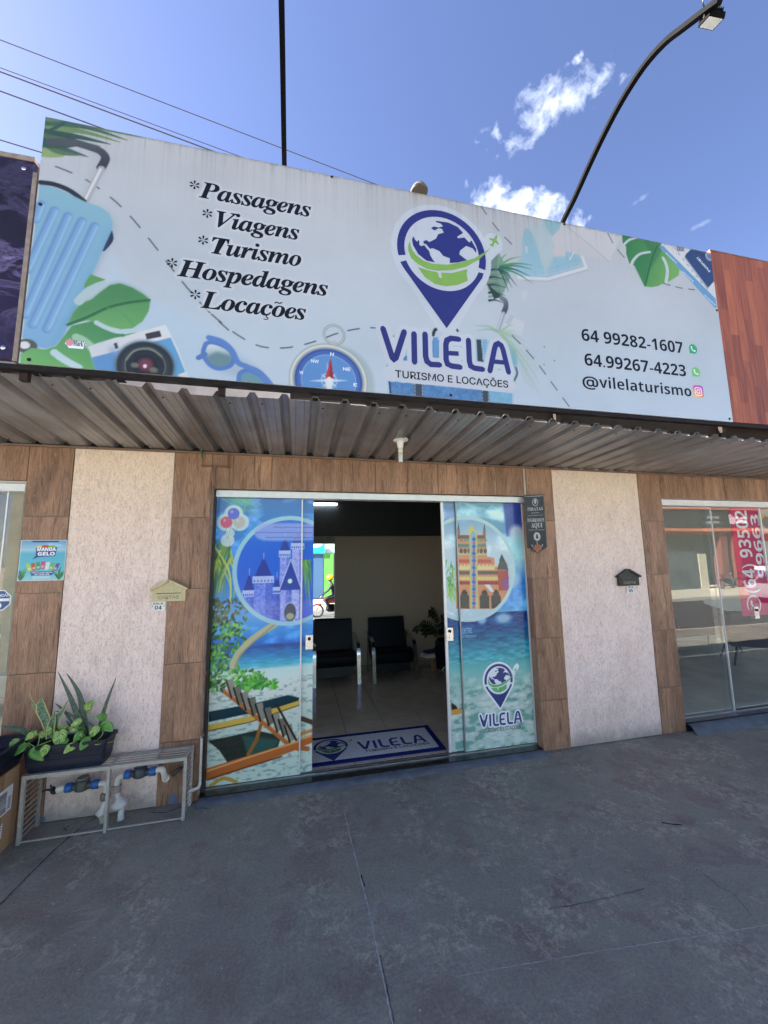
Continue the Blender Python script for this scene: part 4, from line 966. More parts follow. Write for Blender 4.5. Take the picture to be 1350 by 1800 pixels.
for i, t_ in enumerate([(700, 898), (705, 930), (940, 890), (990, 950), (1010, 1000), (1040, 1060), (1000, 1120), (1090, 1180), (1100, 1260), (1105, 1345), (1060, 1290), (960, 1010)]):
    stk([(850, 940), ((850+t_[0])/2+10, (940+t_[1])/2-14), t_], .024, [(150, 196, 130), (140, 190, 170), (160, 200, 150), (170, 204, 178)][i % 4], k3, smooth=True, taper=(1, .08), alpha=.75 if i < 3 else .45)
for i in range(12): stk([(950+i*4, 1040+i*18), (1010+i*4, 1075+i*20), (1080+i*2, 1100+i*22)], .012, (176, 200, 192), k3, smooth=True, taper=(1, .1), alpha=.5)
dashes([(740, 145), (850, 300), (935, 390)], k3, L=.07, gap=.06); dashes([(850, 165), (865, 200)], k3)
dashes([(930, 960), (1010, 1045), (1090, 1140), (1180, 1265), (1285, 1410)], k3, L=.075, gap=.062)
dashes([(390, 245), (430, 320), (490, 395)], k4, L=.08, gap=.06); dashes([(720, 548), (820, 575), (935, 590)], k4, L=.06, gap=.05)
for (x, y) in ((190, 965), (1128, 1030), (1190, 1115), (1125, 1140)): P.ell(k3(x, y), .006, .006, (120, 128, 140), raw=True)
# monstera, boarding pass and passport at the right end
pal([(475, 240), (560, 255), (730, 290), (705, 330), (765, 372), (822, 455), (816, 500), (760, 535), (728, 545), (690, 565), (650, 572), (606, 568), (585, 520), (548, 440), (520, 435), (500, 372), (500, 325), (480, 312)], gr(k4, (500, 300), (48, 136, 66), (780, 480), (120, 188, 88)), k4)
pal([(600, 270), (730, 292), (700, 380), (640, 470), (612, 565), (585, 520), (548, 440), (560, 380), (640, 360)], (44, 128, 70), k4, alpha=.6, soft=.01)
stk([(486, 315), (520, 285), (572, 268)], .020, (200, 210, 216), k4, smooth=True); stk([(528, 440), (545, 405), (585, 370), (645, 358)], .026, (204, 214, 220), k4, smooth=True, taper=(1, .7)); stk([(724, 396), (740, 430), (748, 480), (738, 540)], .032, (198, 212, 220), k4, smooth=True)
stk([(690, 320), (655, 400), (635, 470), (612, 560)], .012, (34, 104, 56), k4, smooth=True)
pal([(720, 296), (880, 318), (1010, 350), (1035, 560), (1040, 692), (1000, 660), (706, 332)], (222, 224, 228), k4)
pal([(702, 326), (722, 318), (1036, 640), (1042, 694), (1030, 696)], (104, 164, 214), k4)
for k in range(9): stk([(808+k*5, 315+k*1.5), (808+k*5+4, 352)], .004 if k % 3 else .007, (60, 66, 80), k4)
pal([(905, 330), (1012, 352), (1030, 535), (992, 576), (856, 386), (862, 372)], (42, 72, 128), k4); pal([(905, 330), (1012, 352), (1018, 420), (900, 345)], (30, 56, 104), k4, alpha=.7)
stk([(856, 392), (990, 582)], .012, (150, 160, 180), k4); P.ell(k4(1002, 385), .040, .042, (206, 214, 224), raw=True, inner=.55); P.ell(k4(1002, 385), .040, .042, (140, 156, 186), .7, raw=True)
for k in range(7): stk([(790+k*26, 330+k*34), (800+k*26, 343+k*34)], .006, (110, 120, 130), k4)
# white surround of emblem and lettering
WH = (203, 213, 228)
P.ell((1.0, 4.08), .385, .385, WH, raw=True); P.poly([(.63, 3.98), (1.37, 3.98), (1.06, 3.46), (.95, 3.46)], WH, raw=True); P.ell(k3(822, 378), .075, .075, WH, raw=True); pal([(760, 400), (840, 330), (880, 420), (800, 500)], WH, k3)
STR = {'V': [(124, 918), (180, 1098), (190, 1108), (202, 1100), (256, 938)], 'I': [(317, 950), (318, 1126)], 'L': [(386, 952), (388, 1090), (396, 1122), (420, 1140), (474, 1143)],
       'E': [(596, 984), (548, 978), (522, 990), (515, 1016), (515, 1110), (524, 1138), (550, 1150), (602, 1157)], 'bar': [(530, 1070), (594, 1073)], 'L2': [(656, 990), (660, 1120), (668, 1150), (692, 1163), (742, 1170)],
       'A': [(787, 1180), (818, 1040), (826, 1018), (843, 1010), (860, 1022), (870, 1046), (903, 1188)], 'abar': [(812, 1122), (880, 1128)]}
for nme in STR: stk(STR[nme], .104, WH, k3)
for x in range(0, 12): P.ell((.60+x*.0785, 3.118), .06, .058, WH, raw=True)
P.poly([(.58, 3.065), (1.50, 3.055), (1.52, 3.22), (.58, 3.22)], WH, raw=True)
# white edge round the printed service list and phone numbers
LST = [('Passagens', -0.639, .061, 4.180, .113, (-.698, -.634)), ('Viagens', -.530, -.014, 3.994, .112, (-.615, -.552)), ('Turismo', -.551, .001, 3.804, .113, (-.632, -.569)), ('Hospedagens', -.738, .176, 3.619, .112, (-.800, -.738)), ('Locações', -.598, .035, 3.429, .112, (-.660, -.600))]
def halo(P, V, F, x0, y0, sx, sy, mx0, grow, col, alpha):
    m = np.zeros((P.h, P.w))
    for f in F:
        q = [(x0+(V[i][0]-mx0)*sx, y0+V[i][1]*sy) for i in f]; win, a = P.polymask(q)
        if a.size: m[win] = np.maximum(m[win], a)
    r = int(grow/P.px); out = m.copy()
    for dx in range(-r, r+1):
        for dz in range(-r, r+1):
            if dx*dx+dz*dz <= r*r+1: out = np.maximum(out, np.roll(np.roll(m, dx, 1), dz, 0))
    P.paint((slice(0, P.h), slice(0, P.w)), out, col, alpha)
def glyph_word(word):
    """word in bold italic serif letters with cedilla and tilde put on by hand; returns verts, faces"""
    base = word.replace('ç', 'c').replace('õ', 'o'); V, F = text_pts(mbi(base), 0.008, 0.93, 3)
    if 'ç' in word:
        def adv(n):
            c = text_pts(mbi(base[:n]), 0.008, 0.93, 1)[0]; return max(v[0] for v in c)
        i = word.index('ç'); xc = adv(i+1)-0.20; j = word.index('õ'); xo = adv(j+1)-0.26
        def add(pts, w):
            o = ribbon(pts, w, 4); b = len(V)
            V.extend([(p.x, p.y) for p in o])
            for t in tessellate_polygon([[Vector((p.x, p.y, 0)) for p in o]]): F.append(tuple(b+q for q in t))
        add([(xc, -.02), (xc-.02, -.07), (xc+.05, -.10), (xc+.04, -.15), (xc-.04, -.17), (xc-.09, -.16)], .035)
        add([(p.x, p.y) for p in catmull([(xo-.09, .55, 0), (xo-.03, .60, 0), (xo+.06, .56, 0), (xo+.14, .61, 0)], 4)], .045)
    return V, F
WORDS = []
for w, xa, xb, zb_, cap, _ in LST:
    V, F = glyph_word(w); mx0, mx1 = min(v[0] for v in V), max(v[0] for v in V); sx = (xb-xa)/(mx1-mx0); sy = cap/0.671
    WORDS.append((V, F, xa, zb_, sx, sy, mx0)); halo(P, V, F, xa, zb_, sx, sy, mx0, .018, (211, 217, 227), .9)
g_ = P.c.mean(-1, keepdims=True); P.c = P.c*.86+g_*.14; P.c *= np.array((1.015, 1.0, .985))
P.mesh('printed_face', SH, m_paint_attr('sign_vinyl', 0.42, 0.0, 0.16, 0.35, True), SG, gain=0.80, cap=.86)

for (V, F, xa, zz, sx, sy, mx0), L in zip(WORDS, LST):
    bm = BM(); vs = [bm.verts.new(SH.p(xa+(v[0]-mx0)*sx, zz+v[1]*sy, .0006)) for v in V]
    for f in F:
        try: bm.faces.new([vs[i] for i in f])
        except ValueError: pass
    cx = (L[5][0]+L[5][1])/2; cz = zz+cap*0.72; r = .031
    for k in range(6):     # asterisk of six drops
        a = math.pi/2+k*math.pi/3; d = Vector((math.cos(a), math.sin(a))); n_ = Vector((-d.y, d.x))
        pts = [Vector((cx, cz))+d*t*r+n_*w_*r for t, w_ in ((.12, 0), (.45, .12), (.75, .2), (.95, .17), (1.05, 0), (.95, -.17), (.75, -.2), (.45, -.12))]
        poly2(bm, SH, pts, .0006)
    obj('lettering', bm, INK, SG)
def line(par, sh, body, x0, x1, y0, y1, mat, off=.0, h=.0006, ref=None, sp=1.0, name='lettering'):
    bm = BM(); text_on(bm, sh, body, x0, x1, y0, y1, h, 0, off, sp, ref); return obj(name, bm, mat, par)
line(SG, SH, msb('64 99282-1607'), 2.122, 3.098, 3.536, 3.636, INK, .0, ref=msb('6'))
line(SG, SH, msb('64.99267-4223'), 2.130, 3.100, 3.334, 3.434, INK, .0, ref=msb('6'))
line(SG, SH, '@', 2.094, 2.236, 3.164, 3.246, INK, .012, ref='@'); line(SG, SH, msb('vilelaturismo'), 2.244, 3.130, 3.164, 3.258, INK, -.004, ref=msb('l'))
line(SG, SH, 'TURISMO E LOCAÇÕES', .625, 1.466, 3.094, 3.146, INK, .012, ref='T', h=.0008)
for s_, x, y in (('N', 980, 1112), ('NW', 883, 1152), ('NE', 1062, 1196), ('W', 806, 1216), ('E', 1110, 1284)):
    a, b = k2(x, y); line(SG, SH, s_, a-.012*len(s_), a+.012*len(s_), b, b+.022, WHITEINK, .01)
pd = Vector((*k4(925, 396), 0))-Vector((*k4(1002, 486), 0)); pdn = pd.normalized(); pc = k4(1006, 478)
shp = Sheet(SH.p(pc[0], pc[1]), SH.ax*pdn.x+SH.ay*pdn.y, SH.ax*(-pdn.y)+SH.ay*pdn.x, SH.n); line(SG, shp, mbu('PASSPORT'), 0, pd.length, -.012, .016, WHITEINK, .0)
pd = Vector((*k4(722, 345), 0))-Vector((*k4(812, 432), 0)); pdn = pd.normalized()
for q in ((806, 424), (905, 536), (1034, 678)):
    pc = k4(*q); shp = Sheet(SH.p(pc[0], pc[1]), SH.ax*pdn.x+SH.ay*pdn.y, SH.ax*(-pdn.y)+SH.ay*pdn.x, SH.n); line(SG, shp, 'BOARDING PASS', 0, .13, -.002, .012, WHITEINK, .01)
# sticker of the sign maker
bm = BM(); P_ = [k8(430+0, 170), k8(445, 148), k8(462, 140), k8(480, 150), k8(500, 158), k8(560, 162), k8(572, 180), k8(560, 190), k8(552, 208), k8(455, 200), k8(450, 188)]; poly2(bm, SH, P_, .0008, 0)
st_ = obj('maker_sticker', bm, WHITEINK, SG); a0 = k8(484, 184); a1 = k8(566, 184); line(st_, SH, mbu("Mark's"), a0[0], a1[0], a0[1], a0[1]+.032, INK, .01, .0012)
bm = BM(); c0 = k8(462, 165); poly2(bm, SH, [(c0[0]+.020*math.cos(t), c0[1]+.020*math.sin(t)) for t in [i*.5 for i in range(12)]], .0012); obj('sticker_emblem', bm, plain('pink_ink', lin((214, 140, 160)), .4), st_)

# ---------- emblem: globe in a map pin, as flat print of any size on any sheet
def loc3(pts): return [((p[0]-1.0), (p[1]-4.08)) for p in mp(k3, pts)]
def emblem(par, sh, c, sc, sy=None, halo_=False, colors=None, h0=.0008, name='pin_emblem'):
    sy = sy or sc; navy, lime, white = colors or (NAVY, LIME, WHITEINK)
    def T(pts): return [(c[0]+x*sc, c[1]+y*sy) for x, y in pts]
    def arc(r, a0, a1, n=30): return [(r*math.cos(rad(a0+(a1-a0)*k/n)), r*math.sin(rad(a0+(a1-a0)*k/n))) for k in range(n+1)]
    bm = BM(); h = h0
    if halo_:
        poly2(bm, sh, T(arc(.385, -28, 208)+[(0.0, -.64)]), h, 2); h += .0006
        poly2(bm, sh, T([(.30, .10), (.40, .27), (.47, .33), (.52, .26), (.50, .20), (.42, .12), (.37, .0)]), h-.0003, 2)
    poly2(bm, sh, T(arc(.342, -14, 193)+arc(.288, 193, -14)), h, 0)                      # ring
    poly2(bm, sh, T([(-.322, -.125), (-.30, -.165), (0.008, -.585), (.305, -.15), (.318, -.11)]+arc(.297, -21, -159, 30)), h, 0)      # pin point
    o1 = [(465, 246), (540, 256), (600, 285), (632, 322), (594, 345), (600, 355), (640, 350), (670, 382), (683, 368), (712, 420), (713, 448), (690, 418), (650, 403), (612, 432), (606, 455), (640, 482), (655, 492), (600, 506), (545, 510), (547, 480), (505, 465), (482, 435), (440, 417), (425, 422), (412, 408), (400, 392), (385, 388), (382, 374), (402, 366), (420, 378), (462, 358), (475, 330), (512, 320), (500, 296), (478, 292), (455, 306), (432, 294), (448, 281), (480, 288), (508, 280), (490, 262), (462, 254)]
    o2 = [(320, 342), (332, 366), (345, 378), (350, 364), (358, 374), (356, 395), (370, 405), (388, 398), (404, 420), (418, 434), (424, 460), (440, 488), (453, 506), (400, 495), (350, 455), (318, 400), (312, 365)]
    sw = [(300, 370), (287, 400), (287, 432), (305, 480), (345, 515), (400, 545), (470, 558), (560, 555), (650, 532), (730, 487), (778, 442), (804, 412), (760, 445), (700, 480), (620, 505), (530, 520), (440, 515), (380, 495), (335, 460), (310, 425), (302, 400)]
    gb = [(345, 535), (400, 553), (470, 568), (478, 600), (496, 606), (490, 570), (560, 572), (656, 548), (650, 582), (658, 620), (600, 645), (520, 655), (450, 640), (392, 600)]
    for q in (o1, o2): poly2(bm, sh, T(loc3(q)), h+.0002, 0)
    for q in (sw, gb): poly2(bm, sh, T(loc3(q)), h+.0005, 1)
    pl = [(230, 455), (234, 480), (224, 508), (247, 545), (245, 565), (210, 535), (196, 545), (188, 590), (175, 575), (150, 566), (150, 555), (170, 550), (186, 525), (145, 500), (145, 488), (200, 495), (215, 460)]
    poly2(bm, sh, T([(p[0]-1.0, p[1]-4.08) for p in mp(k7, pl)]), h+.0002, 1)
    return obj(name, bm, [navy, lime, white], par)
def wordmark(par, sh, c, sc, sy=None, halo_=False, navy=None, h0=.0008):
    sy = sy or sc; bm = BM(); h = h0
    def T(pts): return [(c[0]+(x)*sc, c[1]+(y)*sy) for x, y in pts]
    keys = list(STR)
    if halo_:
        for i, k in enumerate(keys): poly2(bm, sh, T([(p.x, p.y) for p in ribbon(loc3(STR[k]), .10)]), h+.0001*i, 1)
        h += .0010
    for k in keys:
        s_ = loc3(STR[k])
        if k == 'abar': s_ = [s_[0], s_[1]]
        bar_ = k in ('bar', 'abar')
        out = ribbon(s_, .034 if bar_ else .041, 0 if bar_ else 3)
        poly2(bm, sh, T([(p.x, p.y) for p in out]), h+(.0002 if bar_ else 0), 0)
    return obj('wordmark', bm, [navy or NAVY, WHITEINK], par)
emblem(SG, SH, (1.0, 4.08), 1.0); wordmark(SG, SH, (1.0, 4.08), 1.0)
# messenger and photo app badges
GREEN1 = plain('green_badge', lin((38, 160, 100)), .4, 0, .03); GREEN2 = plain('light_green_badge', lin((110, 188, 96)), .4, 0, .03)
def circ(c, r, n=28): return [(c[0]+r*math.cos(2*math.pi*k/n), c[1]+r*math.sin(2*math.pi*k/n)) for k in range(n)]
def phone_badge(par, sh, c, r, mat, h=.0006):
    bm = BM(); p = circ(c, r); poly2(bm, sh, p, h, 0); poly2(bm, sh, [(c[0]-r*.95, c[1]-r*1.02), (c[0]-r*.25, c[1]-r*.9), (c[0]-r*.92, c[1]-r*.25)], h-.0002, 0)
    a = [(p_.x, p_.y) for p_ in catmull([(c[0]-r*.42, c[1]+r*.42, 0), (c[0]-r*.38, c[1]+r*.02, 0), (c[0]-r*.02, c[1]-r*.36, 0), (c[0]+r*.42, c[1]-r*.42, 0)], 5)]
    poly2(bm, sh, [(q.x, q.y) for q in ribbon(a, r*.22, 4)], h+.0004, 1)
    for q in ((-.38, .34), (.34, -.38)): poly2(bm, sh, circ((c[0]+q[0]*r, c[1]+q[1]*r), r*.17, 10), h+.0008, 1)
    return obj('phone_badge', bm, [mat, WHITEINK], par)
phone_badge(SG, SH, (3.206, 3.588), .043, GREEN1); phone_badge(SG, SH, (3.206, 3.384), .043, GREEN2)
def rrect(c, w, h_, r, n=5):
    out = []
    for sx, sy, a0 in ((1, 1, 0), (-1, 1, 90), (-1, -1, 180), (1, -1, 270)):
        for k in range(n+1):
            a = rad(a0+90*k/n); out.append((c[0]+sx*(w/2-r)+r*math.cos(a), c[1]+sy*(h_/2-r)+r*math.sin(a)))
    return out
PB = Print(3.152, 3.260, 3.160, 3.268, 500)
PB.c[:] = PB.grad((3.16, 3.17), (246, 190, 90), (3.20, 3.26), (196, 60, 150), raw=True); PB.poly([(3.19, 3.30), (3.30, 3.30), (3.30, 3.18)], (120, 70, 200), .7, soft=.02, raw=True)
bm = BM(); cI = (3.205, 3.214); poly2(bm, SH, rrect(cI, .107, .107, .026), .0006, 0)
lay = bm.loops.layers.float_color.new('print')
for f in bm.faces:
    for l in f.loops:
        x, z = l.vert.co.x, l.vert.co.z; i = int(np.clip((x-PB.x0)/PB.px, 0, PB.w-1)); j = int(np.clip((z-PB.z0)/PB.px, 0, PB.h-1)); l[lay] = (*lin(PB.c[j, i]), 1)
ob = obj('photo_badge', bm, m_paint_attr('badge_print', .4, 0, .02), SG)
bm = BM(); poly2(bm, SH, rrect(cI, .074, .074, .020), .0010, 0, holes=[rrect(cI, .058, .058, .013)[::-1]]); poly2(bm, SH, circ(cI, .020), .0010, 0, holes=[circ(cI, .012)[::-1]]); poly2(bm, SH, circ((cI[0]+.020, cI[1]+.020), .004, 8), .0010, 0); obj('badge_lines', bm, WHITEINK, ob)
# screws of the sign edge
bm = BM()
for x, z in ((-1.475, 3.95), (-1.45, 3.0), (1.02, 3.0), (3.50, 3.0), (3.52, 3.98), (0.2, 4.52), (2.05, 4.52)): lathe(bm, [(.010, SYF+.001), (.010, SYF-.003), (.004, SYF-.006)], (x, 0, z), 10, 'y')
tag(obj('sign_screws', bm, RUST, SG), kind='stuff')

# neighbour signs
NL = empty('shop_sign', (-3, -1.15, 3), 'dark purple sign with pale smoke swirls at the left edge', 'sign')
m, t, b = principled('purple_smoke_vinyl'); tcx = N(t, 'ShaderNodeTexCoord').outputs['Object']
s1 = noise_tex(t, mapping(t, tcx, (1.1, 1, 2.0)), 1.9, 9, 0.6, 2.4); s2 = noise_tex(t, mapping(t, tcx, (1, 1, 1)), 1.2, 3)
zc = N(t, 'ShaderNodeSeparateXYZ'); link(t, tcx, zc.inputs[0])
band = ramp(t, mth(t, 'DIVIDE', mth(t, 'SUBTRACT', zc.outputs[2], 3.0), 1.25), [(0.1, (0.1, 0.1, 0.1)), (0.42, (1, 1, 1)), (0.8, (0.25, 0.25, 0.25))])
sm = mth(t, 'MULTIPLY', ramp(t, s1, [(0.47, (0, 0, 0)), (0.53, (0.5, 0.5, 0.5)), (0.58, (0.12, 0.12, 0.12)), (0.68, (1, 1, 1))]), band)
link(t, mixrgb(t, sm, ramp(t, s2, [(0.3, lin((34, 29, 44))), (0.7, lin((50, 38, 72)))]), lin((140, 128, 178))), b.inputs['Base Color']); b.inputs['Roughness'].default_value = 0.4; b.inputs['Specular IOR Level'].default_value = 0.2
bm = BM(); box(bm, -9, -1.535, -1.185, -1.150, 3.0, 4.225); obj('sign_panel', bm, m, NL)
bm = BM(); box(bm, -9, -1.530, -1.19, -1.05, 4.2255, 4.255); box(bm, -1.534, -1.512, -1.186, -1.05, 2.99, 4.16); obj('sign_edge', bm, plain('weathered_board', lin((140, 126, 116)), .85, 0, .3, 20), NL)
bm = BM()
for x in (-1.58, -2.4, -3.4):
    for z in (3.06, 4.17): lathe(bm, [(.014, -1.186), (.012, -1.190), (.004, -1.192)], (x, 0, z), 10, 'y')
obj('sign_screws', bm, CHROME, NL)
bm = BM(); box(bm, -1.80, -1.70, -1.1868, -1.1862, 3.05, 3.12); obj('maker_sticker', bm, plain('faded_sticker', lin((150, 180, 150)), .5), NL)
NR = empty('shop_sign', (5, -1.19, 3), 'reddish brown wood plank print sign at the right edge', 'sign')
m, t, b = principled('plank_print'); tcx = N(t, 'ShaderNodeTexCoord').outputs['Object']
sx_ = N(t, 'ShaderNodeSeparateXYZ'); link(t, tcx, sx_.inputs[0])
col = mth(t, 'FLOOR', mth(t, 'DIVIDE', sx_.outputs[0], 0.085)); row = mth(t, 'FLOOR', mth(t, 'ADD', mth(t, 'DIVIDE', sx_.outputs[2], 0.62), mth(t, 'MULTIPLY', col, 0.37)))
cv = N(t, 'ShaderNodeCombineXYZ'); link(t, col, cv.inputs[0]); link(t, row, cv.inputs[1]); wn = N(t, 'ShaderNodeTexWhiteNoise'); link(t, cv.outputs[0], wn.inputs['Vector'])
gn = noise_tex(t, mapping(t, tcx, (60, 1, 3)), 1.0, 6, 0.65, 0.4)
c = mixrgb(t, 0.45, ramp(t, wn.outputs['Value'], [(0, lin((112, 52, 36))), (0.5, lin((154, 80, 54))), (1, lin((184, 104, 66)))]), ramp(t, gn, [(0.3, lin((90, 48, 40))), (0.7, lin((186, 116, 90)))]))
jx = mth(t, 'LESS_THAN', mth(t, 'FRACT', mth(t, 'DIVIDE', sx_.outputs[0], 0.085)), 0.035)
link(t, mixrgb(t, mth(t, 'MULTIPLY', jx, .5), c, lin((70, 38, 32))), b.inputs['Base Color']); b.inputs['Roughness'].default_value = 0.5; b.inputs['Specular IOR Level'].default_value = 0.25
bm = BM(); box(bm, 3.542, 11, -1.192, -1.155, 2.978, 4.558); obj('sign_panel', bm, m, NR); bm = BM(); box(bm, 3.5385, 11, -1.195, -1.10, 4.559, 4.568); obj('sign_edge', bm, plain('plank_edge', lin((120, 96, 80)), .7), NR)

# ================================================================== PRINTED FILMS OF THE DOORS
GS = lambda u, v: (lambda p: (p.x, p.z))(at(u, v, y=0.102))
g5 = crop(330, 780, 2.728, GS); g6 = crop(360, 860, 6.75, GS); g7 = crop(760, 850, 3.673, GS)
F = Print(-0.716, 0.146, GZ0, GZ1, 180)
def fp(pts, col, f, **kw): F.poly(mp(f, pts), col, raw=True, **kw)
def fs(pts, w, col, f, **kw): F.stroke(mp(f, pts), w, col, raw=True, **kw)
zt = F.Z
def vgrad(P, stops):
    zs = [s_[0] for s_ in stops]; o = np.argsort(zs); zs = [zs[i] for i in o]; cs = np.array([stops[i][1] for i in o], float)
    return np.stack([np.interp(P.Z, zs, cs[:, k]) for k in range(3)], -1)
F.c = vgrad(F, [(2.46, (84, 124, 178)), (2.2, (70, 130, 196)), (1.75, (60, 126, 196)), (1.40, (106, 170, 222)), (1.25, (70, 146, 210)), (1.155, (36, 110, 186)), (1.145, (18, 84, 150)), (1.05, (30, 136, 184)), (.98, (70, 178, 202)), (.94, (200, 226, 224)), (.8, (226, 232, 226)), (.5, (205, 218, 206)), (.04, (214, 228, 214))])
cl_ = F.noise(6, 9, 3, 5); F.c += np.clip(cl_-.55, 0, 1)[..., None]*260*(zt > 1.16)[..., None]
sd = F.noise(24, 60, 4, 4); dk = np.clip((sd-.56)*7, 0, 1)*(zt < .86); F.c = F.c*(1-.55*dk[..., None])+np.array((110, 140, 140))*.55*dk[..., None]
wv = F.noise(14, 70, 14, 3); F.c += ((wv-.5)*70*((zt < 1.15) & (zt > .95)))[..., None]
# palm crown and bush at the left
rng = random.Random(11)
for k in range(44):
    x0, y0 = rng.uniform(110, 210), rng.uniform(470, 560); a = rng.uniform(1.2, 2.6); L = rng.uniform(100, 260)
    fs([(x0, y0), (x0+math.cos(a)*L*.5+10, y0+L*.5), (x0+math.cos(a)*L*.6, y0+L)], .018, rng.choice([(120, 156, 84), (154, 180, 100), (86, 124, 78), (60, 92, 66), (184, 196, 110)]), g5, smooth=True, taper=(1, .2), alpha=.9)
for k in range(26):
    fs([(250+rng.uniform(-90, 60), 262), (300+rng.uniform(-60, 60), 262+rng.uniform(20, 90))], .012, rng.choice([(110, 176, 168), (90, 160, 130), (130, 186, 150)]), g5, alpha=.6, taper=(1, .2))
fs([(135, 500), (200, 620), (205, 760)], .014, (196, 204, 130), g5, smooth=True)
for k in range(420):
    x = 100+abs(rng.gauss(0, 1))*110; y = rng.uniform(740, 1190); lim = 330-(y-740)*.25
    if y > 1080: lim = 400
    if x > lim: continue
    c = rng.choice([(58, 128, 62), (84, 160, 74), (120, 184, 92), (40, 96, 56), (30, 66, 48), (150, 200, 110)]) if y > 860 else rng.choice([(60, 84, 60), (84, 100, 64), (44, 60, 50), (96, 120, 76)])
    a = rng.uniform(0, 3.1); F.ell(g5(x, y), .022*rng.uniform(.6, 1.3), .010*rng.uniform(.6, 1.3), c, .92, rot=a, raw=True)
for k in range(200):
    x, y = rng.gauss(320, 45), 1140-abs(rng.gauss(0, 1))*22+(rng.random()*40)
    F.ell(g5(x, y), .020, .009, rng.choice([(60, 150, 60), (90, 176, 76), (40, 110, 56), (130, 196, 100)]), .9, rot=rng.uniform(0, 3), raw=True)
# leaning trunk
fs([(425, 862), (355, 905), (290, 955), (240, 1010), (215, 1065)], .056, (190, 190, 158), g5, smooth=True); fs([(430, 858), (362, 912), (300, 965), (250, 1018), (228, 1068)], .018, (140, 146, 120), g5, smooth=True, alpha=.7)
# round picture: a plain made-up castle in blue light
C0 = g5(490, 605); RR = (g5(490, 605)[0]-g5(214, 605)[0])
F.ell(C0, RR, RR, (168, 206, 226), .95, raw=True); F.ell(C0, RR*.925, RR*.925, (58, 108, 200), 1, raw=True)
inside = np.hypot(F.X-C0[0], F.Z-C0[1]) < RR*.92; save = F.c.copy()
F.c[inside] = (vgrad(F, [(2.3, (52, 108, 200)), (1.5, (70, 112, 210))]))[inside]
br = F.noise(70, 90, 21, 2)
def tower(x, w, zb0, zt0, col, cone, band=True):
    F.poly([(x-w/2, zb0), (x+w/2, zb0), (x+w/2, zt0), (x-w/2, zt0)], np.clip(np.array(col)+(br[..., None]-.5)*70, 0, 255), raw=True)
    F.poly([(x+w*.15, zb0), (x+w/2, zb0), (x+w/2, zt0), (x+w*.15, zt0)], (60, 80, 170), .35, raw=True)
    if band:
        F.poly([(x-w*.62, zt0-.03), (x+w*.62, zt0-.03), (x+w*.62, zt0+.03), (x-w*.62, zt0+.03)], (190, 204, 244), raw=True)
        for k in range(6): F.ell((x-w*.5+k*w*.2, zt0-.012), .005, .009, (60, 76, 160), raw=True)
    F.poly([(x-w*.5, zt0+.03), (x+w*.5, zt0+.03), (x, zt0+.03+cone)], (58, 70, 150), raw=True); F.stroke([(x, zt0+cone), (x, zt0+cone+.06)], .005, (190, 210, 240), raw=True)
zb0 = C0[1]-RR
F.poly([(-.44, zb0), (.04, zb0), (.04, 1.60), (-.20, 1.60), (-.20, 1.55), (-.44, 1.55)], np.clip(np.array((104, 124, 206))+(br[..., None]-.5)*60, 0, 255), raw=True)
tower(-.42, .09, zb0, 1.60, (112, 134, 214), .16); tower(-.30, .15, zb0, 1.72, (128, 148, 224), .18); tower(-.115, .085, zb0, 1.95, (160, 170, 232), .14)
tower(.0, .10, zb0, 2.02, (176, 182, 236), .14); tower(-.18, .06, zb0, 1.62, (92, 112, 196), .10)
F.poly([(-.16, 1.62), (.04, 1.62), (-.06, 1.90)], (60, 76, 158), raw=True); F.stroke([(-.16, 1.62), (-.06, 1.90), (.04, 1.62)], .010, (190, 204, 240), raw=True)
F.ell((-.065, 1.70), .020, .022, (220, 240, 226), raw=True); F.ell((-.06, 1.42), .055, .085, (52, 66, 96), raw=True); F.ell((-.06, 1.42), .058, .090, (180, 196, 240), .9, raw=True, inner=.9); F.ell((-.06, 1.385), .035, .03, (190, 196, 150), .8, raw=True, soft=.012)
for k in range(10): F.ell((-.15+.022*k, 1.565), .004, .012, (190, 200, 240), .8, raw=True)
ring = np.hypot(F.X-C0[0], F.Z-C0[1])
F.c = np.where((ring < RR*.92)[..., None], F.c, save)
F.ell(C0, RR, RR, (168, 206, 222), .95, raw=True, inner=.925)
# pale address lozenge, mirrored writing seen through the film
F.poly(mp(g6, [(600, 470), (650, 425), (720, 402), (1290, 402), (1290, 600), (1150, 615), (700, 612), (620, 580), (580, 520)]), (176, 180, 232), .78, raw=True, soft=.004)
for y, xa in ((452, 820), (512, 605), (572, 725)):
    x = xa
    while x < 1270: 
        L = rng.uniform(14, 40); F.stroke(mp(g6, [(x, y), (x+L, y+rng.uniform(-5, 5))]), .008, (104, 104, 176), .8, raw=True); x += L+8
# balloons with white edge
for (x, y, r) in ((342, 290, .062), (255, 390, .062), (415, 392, .062), (270, 605, .045), (300, 520, .03)): F.ell(g6(x, y), r*1.28, r*1.28, (206, 222, 224), .9, raw=True)
for (x, y), c in (((255, 392), (196, 92, 132)), ((410, 392), (190, 186, 186)), ((342, 290), (104, 118, 204))): F.ell(g6(x, y), .050, .052, c, raw=True); q = g6(x, y); F.ell((q[0]-.015, q[1]+.018), .012, .014, (235, 225, 235), .5, raw=True, soft=.008)
for x, y in ((255, 450), (342, 360), (400, 450)): F.stroke([g6(x, y), g6(265, 590)], .004, (150, 170, 160), raw=True)
